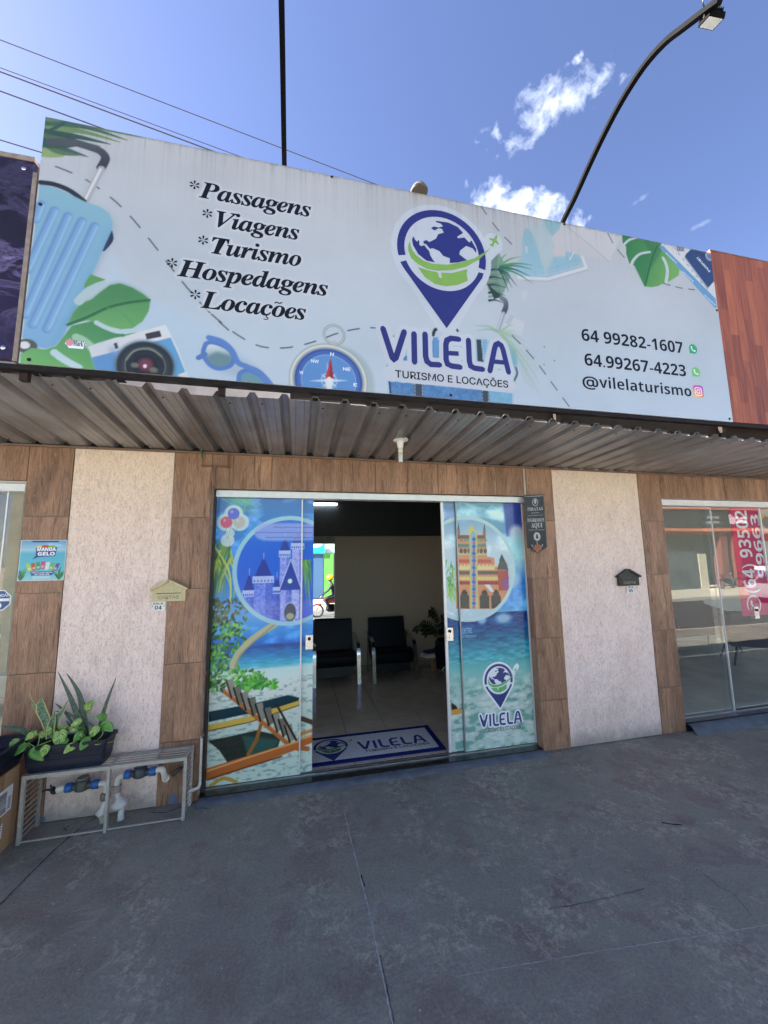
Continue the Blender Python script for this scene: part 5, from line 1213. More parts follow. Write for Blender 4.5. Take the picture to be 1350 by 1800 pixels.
# deck chairs
fp([(100, 1285), (320, 1245), (480, 1205), (535, 1218), (530, 1240), (420, 1268), (100, 1335)], (22, 60, 70), g5); fs([(100, 1365), (300, 1318), (540, 1240)], .045, (206, 180, 100), g5, taper=(1.1, .8)); fs([(100, 1378), (300, 1335), (540, 1252)], .010, (120, 94, 60), g5)
fp([(96, 1425), (240, 1395), (330, 1375), (450, 1400), (420, 1490), (240, 1520), (190, 1530), (150, 1470)], (40, 44, 38), g5, alpha=.9); fp([(260, 1400), (440, 1420), (400, 1490), (290, 1500)], (70, 110, 104), g5, alpha=.7, soft=.01)
fs([(180, 1190), (300, 1285), (400, 1368), (500, 1450), (575, 1470)], .040, (176, 118, 78), g5, smooth=True); fs([(180, 1180), (300, 1272), (400, 1355), (500, 1440)], .010, (226, 190, 140), g5, smooth=True)
for k, (x, y) in enumerate([(205, 1165), (240, 1200), (275, 1225), (310, 1250), (345, 1278), (385, 1300), (425, 1330), (455, 1352), (485, 1380)]):
    fp([(x-22, y-30), (x+14, y-38), (x+26, y+40), (x+4, y+52)], (120, 118, 108) if k % 2 else (150, 148, 138), g5); fs([(x-20, y-28), (x+4, y+52)], .014, (36, 32, 28), g5)
fs([(350, 1350), (330, 1420), (290, 1490)], .030, (150, 110, 66), g5); fs([(425, 1250), (470, 1330), (525, 1430)], .018, (60, 40, 30), g5)
fs([(95, 1585), (280, 1525), (430, 1478), (600, 1420)], .085, (184, 116, 72), g5, taper=(1.1, .8)); fs([(95, 1570), (280, 1508), (600, 1405)], .014, (226, 172, 120), g5); fs([(95, 1612), (280, 1552), (450, 1500)], .012, (110, 64, 40), g5)
fs([(110, 1640), (170, 1605), (230, 1622)], .03, (190, 160, 96), g5, smooth=True)
fp([(545, 1310), (600, 1330), (600, 1355), (540, 1335)], (90, 76, 64), g5); fs([(540, 1400), (600, 1380)], .03, (206, 150, 90), g5)
for k in range(14): fs([(560+rng.uniform(-12, 30), 560), (570+rng.uniform(-10, 30), 600+rng.uniform(20, 190))], .016, rng.choice([(120, 176, 90), (84, 140, 96), (160, 196, 110)]), g5, taper=(1, .2), alpha=.85)
# faint darker upper zone left where the film is doubled
F.c = np.clip(F.c, 0, 255); _m = F.c.mean(-1, keepdims=True); F.c = np.clip((_m+(F.c-_m)*1.22-12)*1.03, 0, 255)
FILM = m_paint_attr('door_film', 0.22, 0.25, 0.05, 0.4)
FSH = Sheet((0, 0.1030, 0), (1, 0, 0), (0, 0, 1), (0, -1, 0)); FSH2 = Sheet((0, 0.1290, 0), (1, 0, 0), (0, 0, 1), (0, -1, 0))
o = F.mesh('printed_film', FSH, FILM, fixL, xr=(-.716, .034), gain=1.0); o['label'] = 'beach, deck chair and round castle picture'
o = F.mesh('printed_film', FSH2, FILM, sliL, xr=(.040, .146), gain=1.0)

G = Print(1.447, 2.352, GZ0, GZ1, 180)
G.c = vgrad(G, [(2.46, (120, 160, 176)), (2.3, (126, 172, 190)), (2.1, (116, 160, 196)), (1.80, (150, 196, 220)), (1.62, (60, 128, 196)), (1.40, (84, 156, 214)), (1.335, (116, 180, 220)), (1.325, (12, 62, 120)), (1.2, (16, 88, 140)), (1.05, (20, 122, 152)), (.92, (60, 160, 176)), (.8, (130, 190, 190)), (.66, (176, 208, 200)), (.5, (196, 214, 206)), (.04, (206, 222, 212))])
cn = G.noise(4.5, 7, 31, 6); G.c += (np.clip(cn-.50, 0, 1)*330*(G.Z > 1.34))[..., None]
wv = G.noise(16, 62, 32, 4); G.c += ((wv-.5)*100*((G.Z < 1.325) & (G.Z > .85)))[..., None]
fo = G.noise(13, 26, 33, 4); fm = np.clip((fo-.54)*8, 0, 1)*np.clip((.74-G.Z)*5, 0, 1); G.c = G.c*(1-.6*fm[..., None])+np.array((96, 150, 140))*.6*fm[..., None]
fw = np.clip((fo-.42)*-9, 0, 1)*np.clip((.8-G.Z)*5, 0, 1); G.c = G.c*(1-.6*fw[..., None])+np.array((240, 246, 242))*.6*fw[..., None]
G.poly(mp(g7, [(455, 120), (575, 118), (600, 330), (480, 340)]), (60, 70, 150), .8, raw=True, soft=.006); G.poly(mp(g7, [(78, 120), (146, 118), (150, 430), (95, 430)]), (130, 140, 200), .5, raw=True, soft=.01)
G.ell(g7(545, 330), .09, .10, (214, 230, 240), .9, raw=True, soft=.05); G.ell(g7(560, 420), .10, .14, (176, 226, 230), .8, raw=True, soft=.05); G.ell(g7(500, 620), .12, .10, (190, 216, 236), .8, raw=True, soft=.05); G.ell(g7(460, 870), .09, .05, (200, 222, 240), .8, raw=True, soft=.04); G.ell(g7(320, 880), .05, .04, (190, 216, 240), .8, raw=True, soft=.03)
# round picture: a plain made-up striped palace
D0 = g7(230, 545); RD = g7(535, 545)[0]-D0[0]; sv = G.c.copy()
dist = np.hypot((G.X-D0[0]), (G.Z-D0[1]))
G.c[dist < RD] = (200, 226, 230); ins = dist < RD*.93
G.c[ins] = (vgrad(G, [(2.3, (140, 176, 206)), (2.0, (206, 222, 232)), (1.7, (196, 216, 226))])+(np.clip(cn-.5, 0, 1)*200)[..., None])[ins]
def gp(pts, c, **kw): G.poly(mp(g7, pts), c, raw=True, **kw)
gp([(160, 330), (345, 330), (352, 470), (400, 480), (405, 530), (445, 560), (450, 640), (500, 660), (500, 810), (160, 810)], (204, 150, 120))
for y, w_, c in ((345, 340, (120, 84, 70)), (400, 345, (112, 136, 120)), (450, 350, (206, 190, 140)), (500, 380, (190, 92, 84)), (545, 400, (228, 214, 170)), (575, 445, (104, 92, 84)), (610, 445, (214, 196, 140)), (640, 450, (150, 58, 66))):
    gp([(165, y-10), (w_, y-10), (w_+2, y+12), (165, y+12)], c)
for x in range(175, 345, 26): gp([(x, 372), (x+13, 350), (x+24, 372)], (90, 150, 130)); gp([(x, 430), (x+12, 415), (x+22, 430), (x+20, 450), (x+2, 450)], (90, 84, 84))
for x in range(175, 440, 24): gp([(x, 604), (x+14, 604), (x+14, 622), (x, 622)], (226, 206, 130)); gp([(x, 530), (x+11, 520), (x+20, 530), (x+11, 545)], (228, 210, 150))
for x, y0 in ((168, 300), (335, 300)): gp([(x-6, y0), (x+8, y0), (x+1, y0-50)], (70, 90, 86)); gp([(x-8, y0), (x+10, y0), (x+10, 340), (x-8, 340)], (150, 110, 90))
gp([(232, 300), (252, 262), (275, 300), (290, 320), (296, 810), (245, 810), (238, 330)], (206, 196, 120)); gp([(246, 330), (262, 300), (282, 330), (284, 810), (254, 810)], (150, 184, 206))
for y in range(360, 800, 46): gp([(254, y), (268, y-18), (283, y), (268, y+18)], (70, 110, 180)); gp([(258, y+23), (269, y+10), (279, y+23), (269, y+36)], (196, 100, 96))
for x in (208, 338, 412):
    G.ell(g7(x, 720), .040, .06, (190, 120, 70), 1, raw=True); G.ell(g7(x, 722), .034, .054, (52, 56, 64), 1, raw=True); gp([(x-32, 722), (x+30, 722), (x+30, 806), (x-30, 806)], (46, 52, 60))
gp([(420, 560), (490, 560), (494, 690), (430, 690)], (168, 84, 78)); gp([(418, 555), (448, 455), (482, 520), (492, 560)], (86, 84, 84)); gp([(430, 500), (446, 455), (470, 500)], (70, 76, 78))
gp([(335, 652), (372, 652), (400, 700), (378, 700)], (230, 230, 236)); gp([(455, 620), (495, 600), (490, 690), (460, 690)], (150, 90, 150))
G.c = np.where((dist < RD*.93)[..., None], G.c, np.where((dist < RD)[..., None], np.array((196, 222, 226)), sv))
for k in range(60):
    x, y = rng.gauss(122, 12), rng.uniform(480, 760); G.stroke([g7(x, y), g7(x+rng.uniform(-12, 30), y+rng.uniform(20, 70))], .012, rng.choice([(130, 190, 90), (170, 206, 110), (90, 150, 80)]), .85, raw=True, taper=(1, .2))
gp([(130, 1420), (160, 1440), (185, 1480), (130, 1470)], (70, 60, 50)); gp([(130, 1470), (190, 1455), (195, 1490), (135, 1505)], (214, 164, 90))
G.c = np.clip(G.c, 0, 255); _m = G.c.mean(-1, keepdims=True); G.c = np.clip((_m+(G.c-_m)*1.22-12)*1.03, 0, 255)
o = G.mesh('printed_film', FSH2, FILM, sliR, xr=(1.460, 1.585), gain=.95); o = G.mesh('printed_film', FSH, FILM, fixR, xr=(1.596, 2.343), gain=.95); o['label'] = 'sea foam and round palace picture with pin emblem'
c0 = g7(428, 1268); s_ = (g7(522, 1270)[0]-g7(333, 1270)[0])/.684
FS = Sheet((0, 0.1028, 0), (1, 0, 0), (0, 0, 1), (0, -1, 0)); NAVY2 = plain('film_navy', lin((52, 64, 124)), .3, 0, .08); GREEN3 = plain('film_green', lin((104, 182, 110)), .3, 0, .05)
emblem(fixR, FS, c0, s_*.97, halo_=True, colors=(NAVY2, GREEN3, WHITEINK)); w0 = g7(303, 1505); w1 = g7(578, 1490); sw_ = (w1[0]-w0[0])/1.0
wm_x = [p[0] for p in loc3([(103, 1000), (925, 1200)])]; swm = (w1[0]-w0[0])/(wm_x[1]-wm_x[0]); cx_ = (w0[0]+w1[0])/2-swm*(sum(wm_x)/2); zc_ = g7(440, 1525)[1]-swm*(k3(500, 1070)[1]-4.08)
wordmark(fixR, FS, (cx_, zc_), swm, halo_=True, navy=NAVY2)
a, b_ = g7(333, 1610), g7(570, 1590); line(fixR, FS, 'TURISMO E LOCAÇÕES', a[0], b_[0], a[1], a[1]+.036, INK, .0, .0014, ref='T')
a, b_ = g7(188, 968), g7(256, 968); line(fixR, FS, 'ENTRE', a[0]+.01, b_[0], a[1], a[1]+.05, plain('pale_blue_ink', lin((150, 190, 226)), .4), .01, .0010)
a, b_ = g7(180, 997), g7(285, 990); line(fixR, FS, 'AR CONDICIONADO', a[0]+.02, b_[0], a[1], a[1]+.022, plain('pale_blue_ink', lin((150, 190, 226)), .4), .01, .0010)

# ================================================================== SMALL THINGS ON THE WALL
def gable(name, x0, x1, z0, zs, zp, mat, label, cat='mailbox', dep=.035, seed=0):
    T = empty(name, ((x0+x1)/2, 0, z0), label, cat); xm = (x0+x1)/2; w = x1-x0
    bm = BM(); prism(bm, [(x0+.012, z0), (x1-.012, z0), (x1-.012, zs), (xm, zp-.02), (x0+.012, zs)], -dep, -.001, 'y'); obj('mailbox_body', bm, mat, T, bevel=.003)
    bm = BM(); obox(bm, ((x0+xm)/2, -dep/2-.008, (zs+zp)/2-.006), Vector((w/4, 0, (zp-zs)/2)), (0, dep/2+.012, 0), Vector((-(zp-zs), 0, w/2)).normalized()*.009); obox(bm, ((x1+xm)/2, -dep/2-.0085, (zs+zp)/2-.0065), Vector((w/4+.004, 0, -(zp-zs)/2)), (0, dep/2+.0115, 0), Vector(((zp-zs), 0, w/2)).normalized()*.009); obj('mailbox_roof', bm, mat, T)
    h = zs-z0
    bm = BM(); box(bm, x0+.035, x1-.035, -dep-.004, -dep+.001, z0+h*.62, z0+h*.92); obj('letter_flap', bm, mat, T, bevel=.002)
    bm = BM(); box(bm, x0+.045, x1-.045, -dep-.0052, -dep-.0045, z0+h*.61, z0+h*.66); obj('slot', bm, BLACK, T)
    bm = BM(); box(bm, x0+.035, x1-.035, -dep-.003, -dep+.001, z0+h*.14, z0+h*.54); obj('name_panel', bm, mat, T, bevel=.002)
    line(T, Sheet((0, -dep-.003, 0), (1, 0, 0), (0, 0, 1), (0, -1, 0)), 'CARTAS', x0+.060, x1-.060, z0+h*.2, z0+h*.46, plain('engraved_'+name, tuple(c*.55 for c in mat.node_tree.nodes['Principled BSDF'].inputs['Base Color'].default_value[:3]) if False else (.25, .22, .16), .6), .02, .0004)
    return T
gable('mailbox', -1.168, -.893, 1.570, 1.672, 1.748, plain('cream_cast_metal', lin((196, 184, 144)), .5, 0, .1, 60, .4, .3), 'cream house-shaped metal letter box between the left column and the tiles')
gable('mailbox', 3.372, 3.650, 1.560, 1.662, 1.738, plain('black_cast_metal', lin((58, 58, 56)), .5, .3, .5, 60, .5, .4), 'black house-shaped metal letter box on the right plaster column')
def plate(x0, x1, z0, z1, no, label, ital=False):
    T = empty('room_plate', ((x0+x1)/2, 0, z0), label, 'number plate'); bm = BM(); box(bm, x0, x1, -.0065, -.001, z0, z1); obj('plate', bm, WHITEP, T, bevel=.0015)
    sh = Sheet((0, -.0066, 0), (1, 0, 0), (0, 0, 1), (0, -1, 0)); w, h = x1-x0, z1-z0; I2 = plain('black_ink', (.015, .015, .015), .5)
    line(T, sh, msb('SALA'), x0+w*.12, x1-w*.16, z0+h*.68, z0+h*.90, I2, .0, .0004); line(T, sh, msb(no), x0+w*.24, x1-w*.26, z0+h*.14, z0+h*.56, I2, .0, .0004)
    bm = BM()
    for x in (x0+w*.08, x1-w*.08): lathe(bm, [(.004, -.0066), (.003, -.0085)], (x, 0, z0+h*.52), 8, 'y')
    obj('plate_screws', bm, BLACKSTEEL, T)
plate(-1.162, -1.060, 1.494, 1.568, '04', 'small white plate reading SALA 04 below the cream letter box')
plate(3.495, 3.600, 1.478, 1.556, '05', 'small white plate reading SALA 05 below the black letter box')
# poster
PO = empty('poster', (-1.96, 0, 1.76), 'small square blue poster for flavoured ice stuck on the left tiles', 'poster')
Q = Print(-2.110, -1.805, 1.764, 2.074, 340); Q.c = vgrad(Q, [(2.07, (110, 170, 214)), (2.0, (176, 214, 236)), (1.97, (90, 188, 216)), (1.85, (96, 200, 218)), (1.78, (150, 214, 224))])
Q.c += (np.clip(Q.noise(9, 22, 2, 4)-.5, 0, 1)*180*(Q.Z > 1.97))[..., None]
q_ = lambda a, b: (-2.110+a*.305, 1.764+b*.310)
Q.poly([q_(.2, 1), q_(.85, 1), q_(.8, .955), q_(.26, .955)], (44, 70, 140), raw=True)
Q.poly([q_(.33, .83), q_(.80, .83), q_(.77, .60), q_(.40, .58), q_(.27, .52), q_(.34, .62)], (60, 70, 150), raw=True); Q.ell(q_(.55, .84), .035, .012, (206, 70, 60), raw=True); Q.ell(q_(.68, .84), .025, .012, (150, 190, 70), raw=True); Q.ell(q_(.40, .84), .02, .010, (240, 220, 120), raw=True)
for k, c in enumerate([(196, 210, 80), (200, 80, 60), (60, 150, 90), (210, 60, 130), (214, 230, 236), (110, 190, 90), (120, 80, 160)]):
    x = .23+k*.095; tl = (k-3)*.018; y = .40-abs(k-3)*.018; Q.poly([q_(x-.04-tl*.2, y-.12), q_(x+.045-tl*.2, y-.12), q_(x+.045+tl, y+.07), q_(x-.04+tl, y+.07)], c, raw=True); Q.ell(q_(x, y-.06), .010, .010, (240, 240, 200), .7, raw=True)
Q.poly([q_(.25, .22), q_(.78, .22), q_(.74, .12), q_(.28, .12)], (50, 80, 160), raw=True); Q.poly([q_(.32, .10), q_(.70, .10), q_(.70, .04), q_(.32, .04)], (200, 224, 240), .8, raw=True)
for k in range(60):
    s_ = -1 if k % 2 else 1; bx = .06 if s_ < 0 else .90; a = random.uniform(-.9, .9); L = random.uniform(.1, .32); Q.stroke([q_(bx, 0), q_(bx+math.sin(a)*L*.6, math.cos(a)*L)], .006, random.choice([(50, 130, 80), (80, 160, 90), (40, 100, 80)]), .9, raw=True)
QS = Sheet((0, -.0022, 0), (1, 0, 0), (0, 0, 1), (0, -1, 0)); bm = BM(); box(bm, -2.113, -1.802, -.0020, -.0012, 1.761, 2.077); obj('poster_sheet', bm, WHITEINK, PO)
Q.mesh('poster_print', QS, m_paint_attr('poster_print_ink', .35, .2, .05), PO, gain=.85)
line(PO, QS, msb('MANDA'), q_(.36, 0)[0], q_(.78, 0)[0], q_(0, .735)[1], q_(0, .82)[1], WHITEINK, .03, .0008); line(PO, QS, msb('GELO'), q_(.38, 0)[0], q_(.76, 0)[0], q_(0, .62)[1], q_(0, .71)[1], WHITEINK, .03, .0008)
line(PO, QS, 'FEITO COM FRUTA', q_(.29, 0)[0], q_(.75, 0)[0], q_(0, .175)[1], q_(0, .205)[1], WHITEINK, .02, .0008); line(PO, QS, 'DE VERDADE', q_(.36, 0)[0], q_(.68, 0)[0], q_(0, .132)[1], q_(0, .162)[1], WHITEINK, .02, .0008)
# ticket banner at the right jamb, standing out from the wall
PT = empty('ticket_banner', (2.4, -.03, 1.95), 'small black pennant reading PIRATAS INGRESSOS AQUI at the right of the door', 'banner')
b0 = at(921, 874, y=-.006); b1 = at(955, 866, y=-.10); bx = Vector((b1.x-b0.x, b1.y-b0.y, 0)); bw = bx.length; bh = b0.z-at(929, 962, y=-.006).z
BS = Sheet((b0.x, b0.y, b0.z-bh), bx, (0, 0, 1), bx.cross(Vector((0, 0, 1))))
bm = BM(); top = []
for k in range(17): top.append((bw*(1-k/16), bh+.012+(.0 if k % 2 else .010)))
out = [(0, 0), (bw*.22, -bh*.055), (bw*.5, -bh*.12), (bw*.80, -bh*.055), (bw, 0)]+top
loops = out; A = [bm.verts.new(BS.p(x, y, .0)) for x, y in loops]; A2 = [bm.verts.new(BS.p(x, y, -.004)) for x, y in loops]
for tri in tessellate_polygon([[Vector((x, y, 0)) for x, y in loops]]): bm.faces.new([A[i] for i in tri]); bm.faces.new([A2[i] for i in tri][::-1])
for i in range(len(A)): bm.faces.new((A[i], A[(i+1) % len(A)], A2[(i+1) % len(A)], A2[i]))
obj('pennant', bm, plain('black_banner_vinyl', (.006, .007, .014), .25), PT)
SIL = plain('silver_print', lin((176, 176, 182)), .4)
bm = BM(); w2 = bw
def ovalr(c, rx, ry, k=24): return [(c[0]+rx*math.cos(2*math.pi*i/k), c[1]+ry*math.sin(2*math.pi*i/k)) for i in range(k)]
poly2(bm, BS, ovalr((w2*.56, bh*.885), w2*.15, bh*.075), .0006, holes=[ovalr((w2*.56, bh*.885), w2*.125, bh*.062)[::-1]]); poly2(bm, BS, ovalr((w2*.56, bh*.885), w2*.055, bh*.030), .0006)
poly2(bm, BS, [(w2*.46, bh*.91), (w2*.66, bh*.91), (w2*.56, bh*.94)], .0009)
poly2(bm, BS, ovalr((w2*.54, bh*.205), w2*.17, bh*.085), .0006, holes=[[(w2*.50, bh*.25), (w2*.58, bh*.25), (w2*.58, bh*.20), (w2*.63, bh*.20), (w2*.54, bh*.15), (w2*.45, bh*.20), (w2*.50, bh*.20)]])
for a, b_ in (((.24, .045), (.30, .01)), ((.80, .045), (.74, .01)), ((.52, .10), (.52, .06))): poly2(bm, BS, [(q.x, q.y) for q in ribbon([(w2*a[0], bh*a[1]), (w2*b_[0], bh*b_[1])], w2*.035, 3)], .0006)
poly2(bm, BS, [(w2*.15, bh*.622), (w2*.93, bh*.622), (w2*.93, bh*.627), (w2*.15, bh*.627)], .0006)
obj('banner_emblem', bm, SIL, PT)
bm = BM(); poly2(bm, BS, [(w2*.30, -bh*.03), (w2*.42, bh*.045), (w2*.55, bh*.055), (w2*.70, bh*.03), (w2*.74, -bh*.03), (w2*.52, -bh*.115)], .0010); obj('hands_picture', bm, plain('copper_print', lin((150, 92, 70)), .5, 0, .5, 60), PT)
line(PT, BS, mbu('PIRATAS'), w2*.14, w2*.92, bh*.72, bh*.785, SIL, .0, .0008); line(PT, BS, 'PARQUE', w2*.34, w2*.74, bh*.665, bh*.685, SIL, .01, .0008)
line(PT, BS, mbu('INGRESSOS'), w2*.10, w2*.95, bh*.50, bh*.565, SIL, .01, .0008); line(PT, BS, mbu('AQUI'), w2*.28, w2*.84, bh*.385, bh*.475, SIL, .01, .0008, ref=mbu('AI')); line(PT, BS, 'PONTO AUTORIZADO', w2*.14, w2*.92, bh*.325, bh*.345, SIL, .0, .0008)
bm = BM(); tube(bm, [BS.p(w2*.02, bh+.004, .0), BS.p(w2*.98, bh+.004, .0)], .0035, 6); obj('hanging_rod', bm, CHROME, PT)
# water pipe down the left jamb
WP = empty('water_pipe', (-.72, -.03, 0), 'thin painted water pipe running from the canopy down beside the left door film', 'pipe')
def pipe(pts, r, mat, name='pipe_run'): bm = BM(); tube(bm, pts, r, 10); return obj(name, bm, mat, WP, True)
pipe([(-.820, -.022, 2.80), (-.820, -.022, 2.722), (-.612, -.022, 2.722), (-.612, -.022, 2.84)], .0075, PVCBROWN); pipe([(-.718, -.022, 2.722), (-.718, -.022, 2.53), (-.722, -.025, 2.51)], .0085, PVCBROWN)
pipe([(-.722, -.026, 2.51), (-.7275, -.028, 1.9), (-.733, -.028, 1.3), (-.735, -.026, .50)], .010, plain('old_pipe_paint', lin((112, 98, 88)), .6, 0, .3, 12)); pipe([(-.735, -.026, .50), (-.733, -.03, .145)], .010, PVCW)
pipe(catmull([(-.733, -.03, .15), (-.740, -.033, .122), (-.76, -.035, .112), (-.795, -.037, .105), (-.805, -.037, .085), (-.805, -.037, .0)], 3), .0125, PVCW)
pipe([(-.822, -.022, 2.79), (-.826, -.024, 2.82), (-.832, -.03, 2.86)], .007, plain('green_hose', lin((30, 96, 50)), .5), 'green_hose')
bm = BM()
for p_ in ((-.820, 2.722), (-.718, 2.722), (-.612, 2.722)): lathe(bm, [(.0105, -.036), (.0105, -.008)], (p_[0], 0, p_[1]), 10, 'y')
for z in (2.52, 1.95, .98, .50): lathe(bm, [(.0125, z-.016), (.0125, z+.016)], (-.7285, -.027, 0), 10, 'z')
obj('pipe_fittings', bm, PVCBROWN, WP)
# ================================================================== METER CAGE, PLANTER, PLANTS, BOX
CG = empty('meter_cage', (-1.31, -.11, 0), 'low pale grey iron cage over the water meters at the foot of the left column', 'metal cage')
cx0, cx1, cy0, cy1, ch = -1.825, -.800, -.212, -.022, .436
def cbar(p, q, w, h, name='bar', mat=GREYPAINT): bm = BM(); bar(bm, p, q, w, h); return obj(name, bm, mat, CG, bevel=.0015)
for x in (cx0, cx1): cbar((x, cy0, 0), (x, cy0, ch), .022, .022, 'leg'); cbar((x, cy1, 0), (x, cy1, ch-.004), .018, .018, 'leg')
cbar((-1.305, cy0-.002, 0), (-1.305, cy0-.002, ch), .030, .018, 'leg')
cbar((cx0-.011, cy0, ch-.011), (cx1+.011, cy0, ch-.011), .024, .024, 'top_rail'); cbar((cx0-.011, cy1, ch-.015), (cx1+.011, cy1, ch-.015), .016, .016, 'top_rail')
cbar((cx0, cy0, .014), (cx1, cy0, .014), .009, .009, 'foot_rail')
for k in range(1, 5): y = cy0+(cy1-cy0)*k/5; cbar((cx0, y, ch-.010), (cx1, y, ch-.010), .005, .008, 'grille_bar')
for x in (cx0, -1.305, -1.02, cx1): cbar((x, cy0, ch-.006), (x, cy1, ch-.006), .020, .010, 'cross_bar')
for x in (cx0, cx1):
    for k in range(11): z = .03+k*.036; cbar((x, cy0, z), (x, cy1, z), .006, .006, 'side_bar')
def fitting(T, pts, r, mat, name): bm = BM(); tube(bm, catmull(pts, 4) if len(pts) > 2 else pts, r, 12); return obj(name, bm, mat, T, True)
def meter(cx, z, x_l, x_r, label, body_mat, tilt=0.0, capm=None):
    T = empty('water_meter', (cx, -.12, z), label, 'water meter', 'water meters inside the cage'); y = -.115
    bm = BM(); lathe(bm, [(.034, z-.036), (.046, z-.028), (.047, z+.006), (.043, z+.012), (.043, z+.034), (.036, z+.042)], (cx, y, 0), 20); lathe(bm, [(.020, cx-.085), (.026, cx-.045), (.030, cx), (.026, cx+.045), (.020, cx+.085)], (0, y, z-.008), 14, 'x'); obj('meter_body', bm, body_mat, T, True)
    bm = BM(); lathe(bm, [(.036, z+.042), (.037, z+.052), (.010, z+.055)], (cx, y, 0), 20); obj('meter_lid', bm, capm or plain('dusty_lid', lin((120, 118, 112)), .5), T, True)
    for s_ in (-1, 1):
        bm = BM(); xx = cx+s_*.085; prof = [(.027, xx-.022), (.031, xx-.018), (.031, xx+.018), (.027, xx+.022)]; lathe(bm, prof, (0, y, z-.008), 10, 'x'); o_ = obj('union_nut', bm, BLUEP, T)
    return T, y
T, y = meter(-1.512, .285, 0, 0, 'dusty grey water meter with blue nuts at left inside the cage', plain('grey_meter_brass', lin((70, 76, 72)), .5, .3, .3))
fitting(T, [(-1.620, y, .277), (-1.645, y, .277), (-1.668, y, .270)], .024, PVCW, 'pipe_socket'); fitting(T, [(-1.668, y, .270), (-1.690, y, .262), (-1.712, y+.02, .275)], .018, BLACK, 'hose_end'); fitting(T, [(-1.69, y, .27), (-1.73, y-.01, .285), (-1.755, y-.01, .278)], .007, BLACK, 'wire_tie'); fitting(T, [(-1.70, y, .27), (-1.715, y, .31)], .006, BLACK, 'wire_tie')
fitting(T, [(-1.405, y, .277), (-1.372, y, .277), (-1.360, y, .255), (-1.358, y, .215)], .019, PVCW, 'pipe_elbow'); bm = BM(); lathe(bm, [(.030, .165), (.034, .175), (.034, .205), (.026, .212)], (-1.358, y, 0), 14); obj('tape_wrap', bm, plain('grubby_tape', lin((120, 108, 98)), .7, 0, .4, 40), T, True)
fitting(T, [(-1.358, y, .17), (-1.362, y-.01, .12)], .016, PVCW, 'pipe_run'); bm = BM()
lathe(bm, [(.013, .14), (.022, .115), (.046, .085), (.042, .078), (.020, .05), (.014, .012)], (-1.366, y-.008, 0), 7); obj('cut_bottle_cone', bm, PVCW, T)
T, y = meter(-1.135, .325, 0, 0, 'water meter with dark round lid and blue nuts at right inside the cage', plain('dark_meter_body', lin((52, 58, 66)), .45, .3, .3), capm=plain('dark_lid', lin((52, 62, 76)), .35))
fitting(T, [(-1.028, y, .320), (-.990, y, .325), (-.975, y, .30), (-.972, y+.02, .255), (-.966, y+.06, .235)], .020, PVCW, 'pipe_elbow'); bm = BM(); lathe(bm, [(.026, -.095), (.026, -.075)], (-.966, 0, .243), 14, 'y'); obj('pipe_socket', bm, PVCW, T, True)
fitting(T, [(-1.242, y, .317), (-1.268, y, .312), (-1.285, y, .29), (-1.288, y, .255)], .020, PVCW, 'pipe_elbow'); bm = BM(); lathe(bm, [(.028, .205), (.030, .21), (.030, .245), (.024, .252)], (-1.288, y, 0), 14); lathe(bm, [(.014, -1.345), (.016, -1.325), (.012, -1.31)], (0, y, .235), 10, 'x'); obj('tape_wrap', bm, plain('old_clamp', lin((150, 140, 130)), .6, 0, .3, 40), T, True)
fitting(T, [(-1.288, y, .21), (-1.272, y-.01, .165)], .015, PVCW, 'pipe_run'); bm = BM(); lathe(bm, [(.014, .175), (.026, .155), (.056, .130), (.055, .112), (.030, .095)], (-1.262, y-.01, 0), 8); obj('cut_bottle_cone', bm, PVCW, T)
bm = BM(); lathe(bm, [(.022, .105), (.021, .04), (.024, .018)], (-1.245, y-.012, 0), 8); obj('bottle_neck', bm, plain('milky_plastic', lin((196, 204, 200)), .4), T)
HS = empty('tap_stub', (-.885, -.03, .25), 'short bent tap stub on the tiles beside the right water meter', 'tap'); bm = BM(); tube(bm, catmull([(-.875, -.005, .275), (-.875, -.04, .28), (-.90, -.06, .272), (-.925, -.062, .245)], 4), .013, 10); obj('stub_pipe', bm, plain('tarnished_metal', lin((84, 76, 72)), .35, .6, .4, 60), HS, True); bm = BM(); lathe(bm, [(.018, -.012), (.018, -.003)], (-.875, 0, .275), 12, 'y'); obj('stub_flange', bm, CHROME, HS)

PL = empty('planter', (-1.60, -.115, .437), 'long dark navy plastic planter trough standing on the cage', 'planter')
NAVYP = plain('navy_plastic', (.007, .012, .028), .45, 0, .12, 18, .35)
px0, px1, py0, py1, pz0, pz1 = -1.86, -1.335, -.215, -.035, .438, .615
bm = BM()
def ringp(x0, x1, y0, y1, z, n=5, r=.02):
    out = []
    for sx, sy, a0 in ((x1-r, y1-r, 0), (x0+r, y1-r, 90), (x0+r, y0+r, 180), (x1-r, y0+r, 270)):
        for k in range(n): a = rad(a0+90*k/(n-1)); out.append((sx+r*math.cos(a), sy+r*math.sin(a), z))
    return out
lv = [(.030, .020, pz0), (.022, .014, pz0+.03), (.022, .014, pz0+.034), (.018, .011, pz0+.038), (.017, .0105, pz0+.075), (.014, .009, pz0+.079), (.012, .007, pz0+.118), (.009, .005, pz0+.122), (.006, .003, pz1-.022), (-.004, -.006, pz1-.020), (-.004, -.006, pz1), (.010, .008, pz1), (.014, .012, pz1-.02), (.020, .016, pz1-.04)]
RG = [[bm.verts.new(p) for p in ringp(px0+a, px1-a, py0+b_, py1-b_, z)] for a, b_, z in lv]
for a, b_ in zip(RG, RG[1:]):
    for k in range(len(a)): bm.faces.new((a[k], a[(k+1) % len(a)], b_[(k+1) % len(a)], b_[k]))
bm.faces.new(RG[0][::-1]); obj('trough', bm, NAVYP, PL)
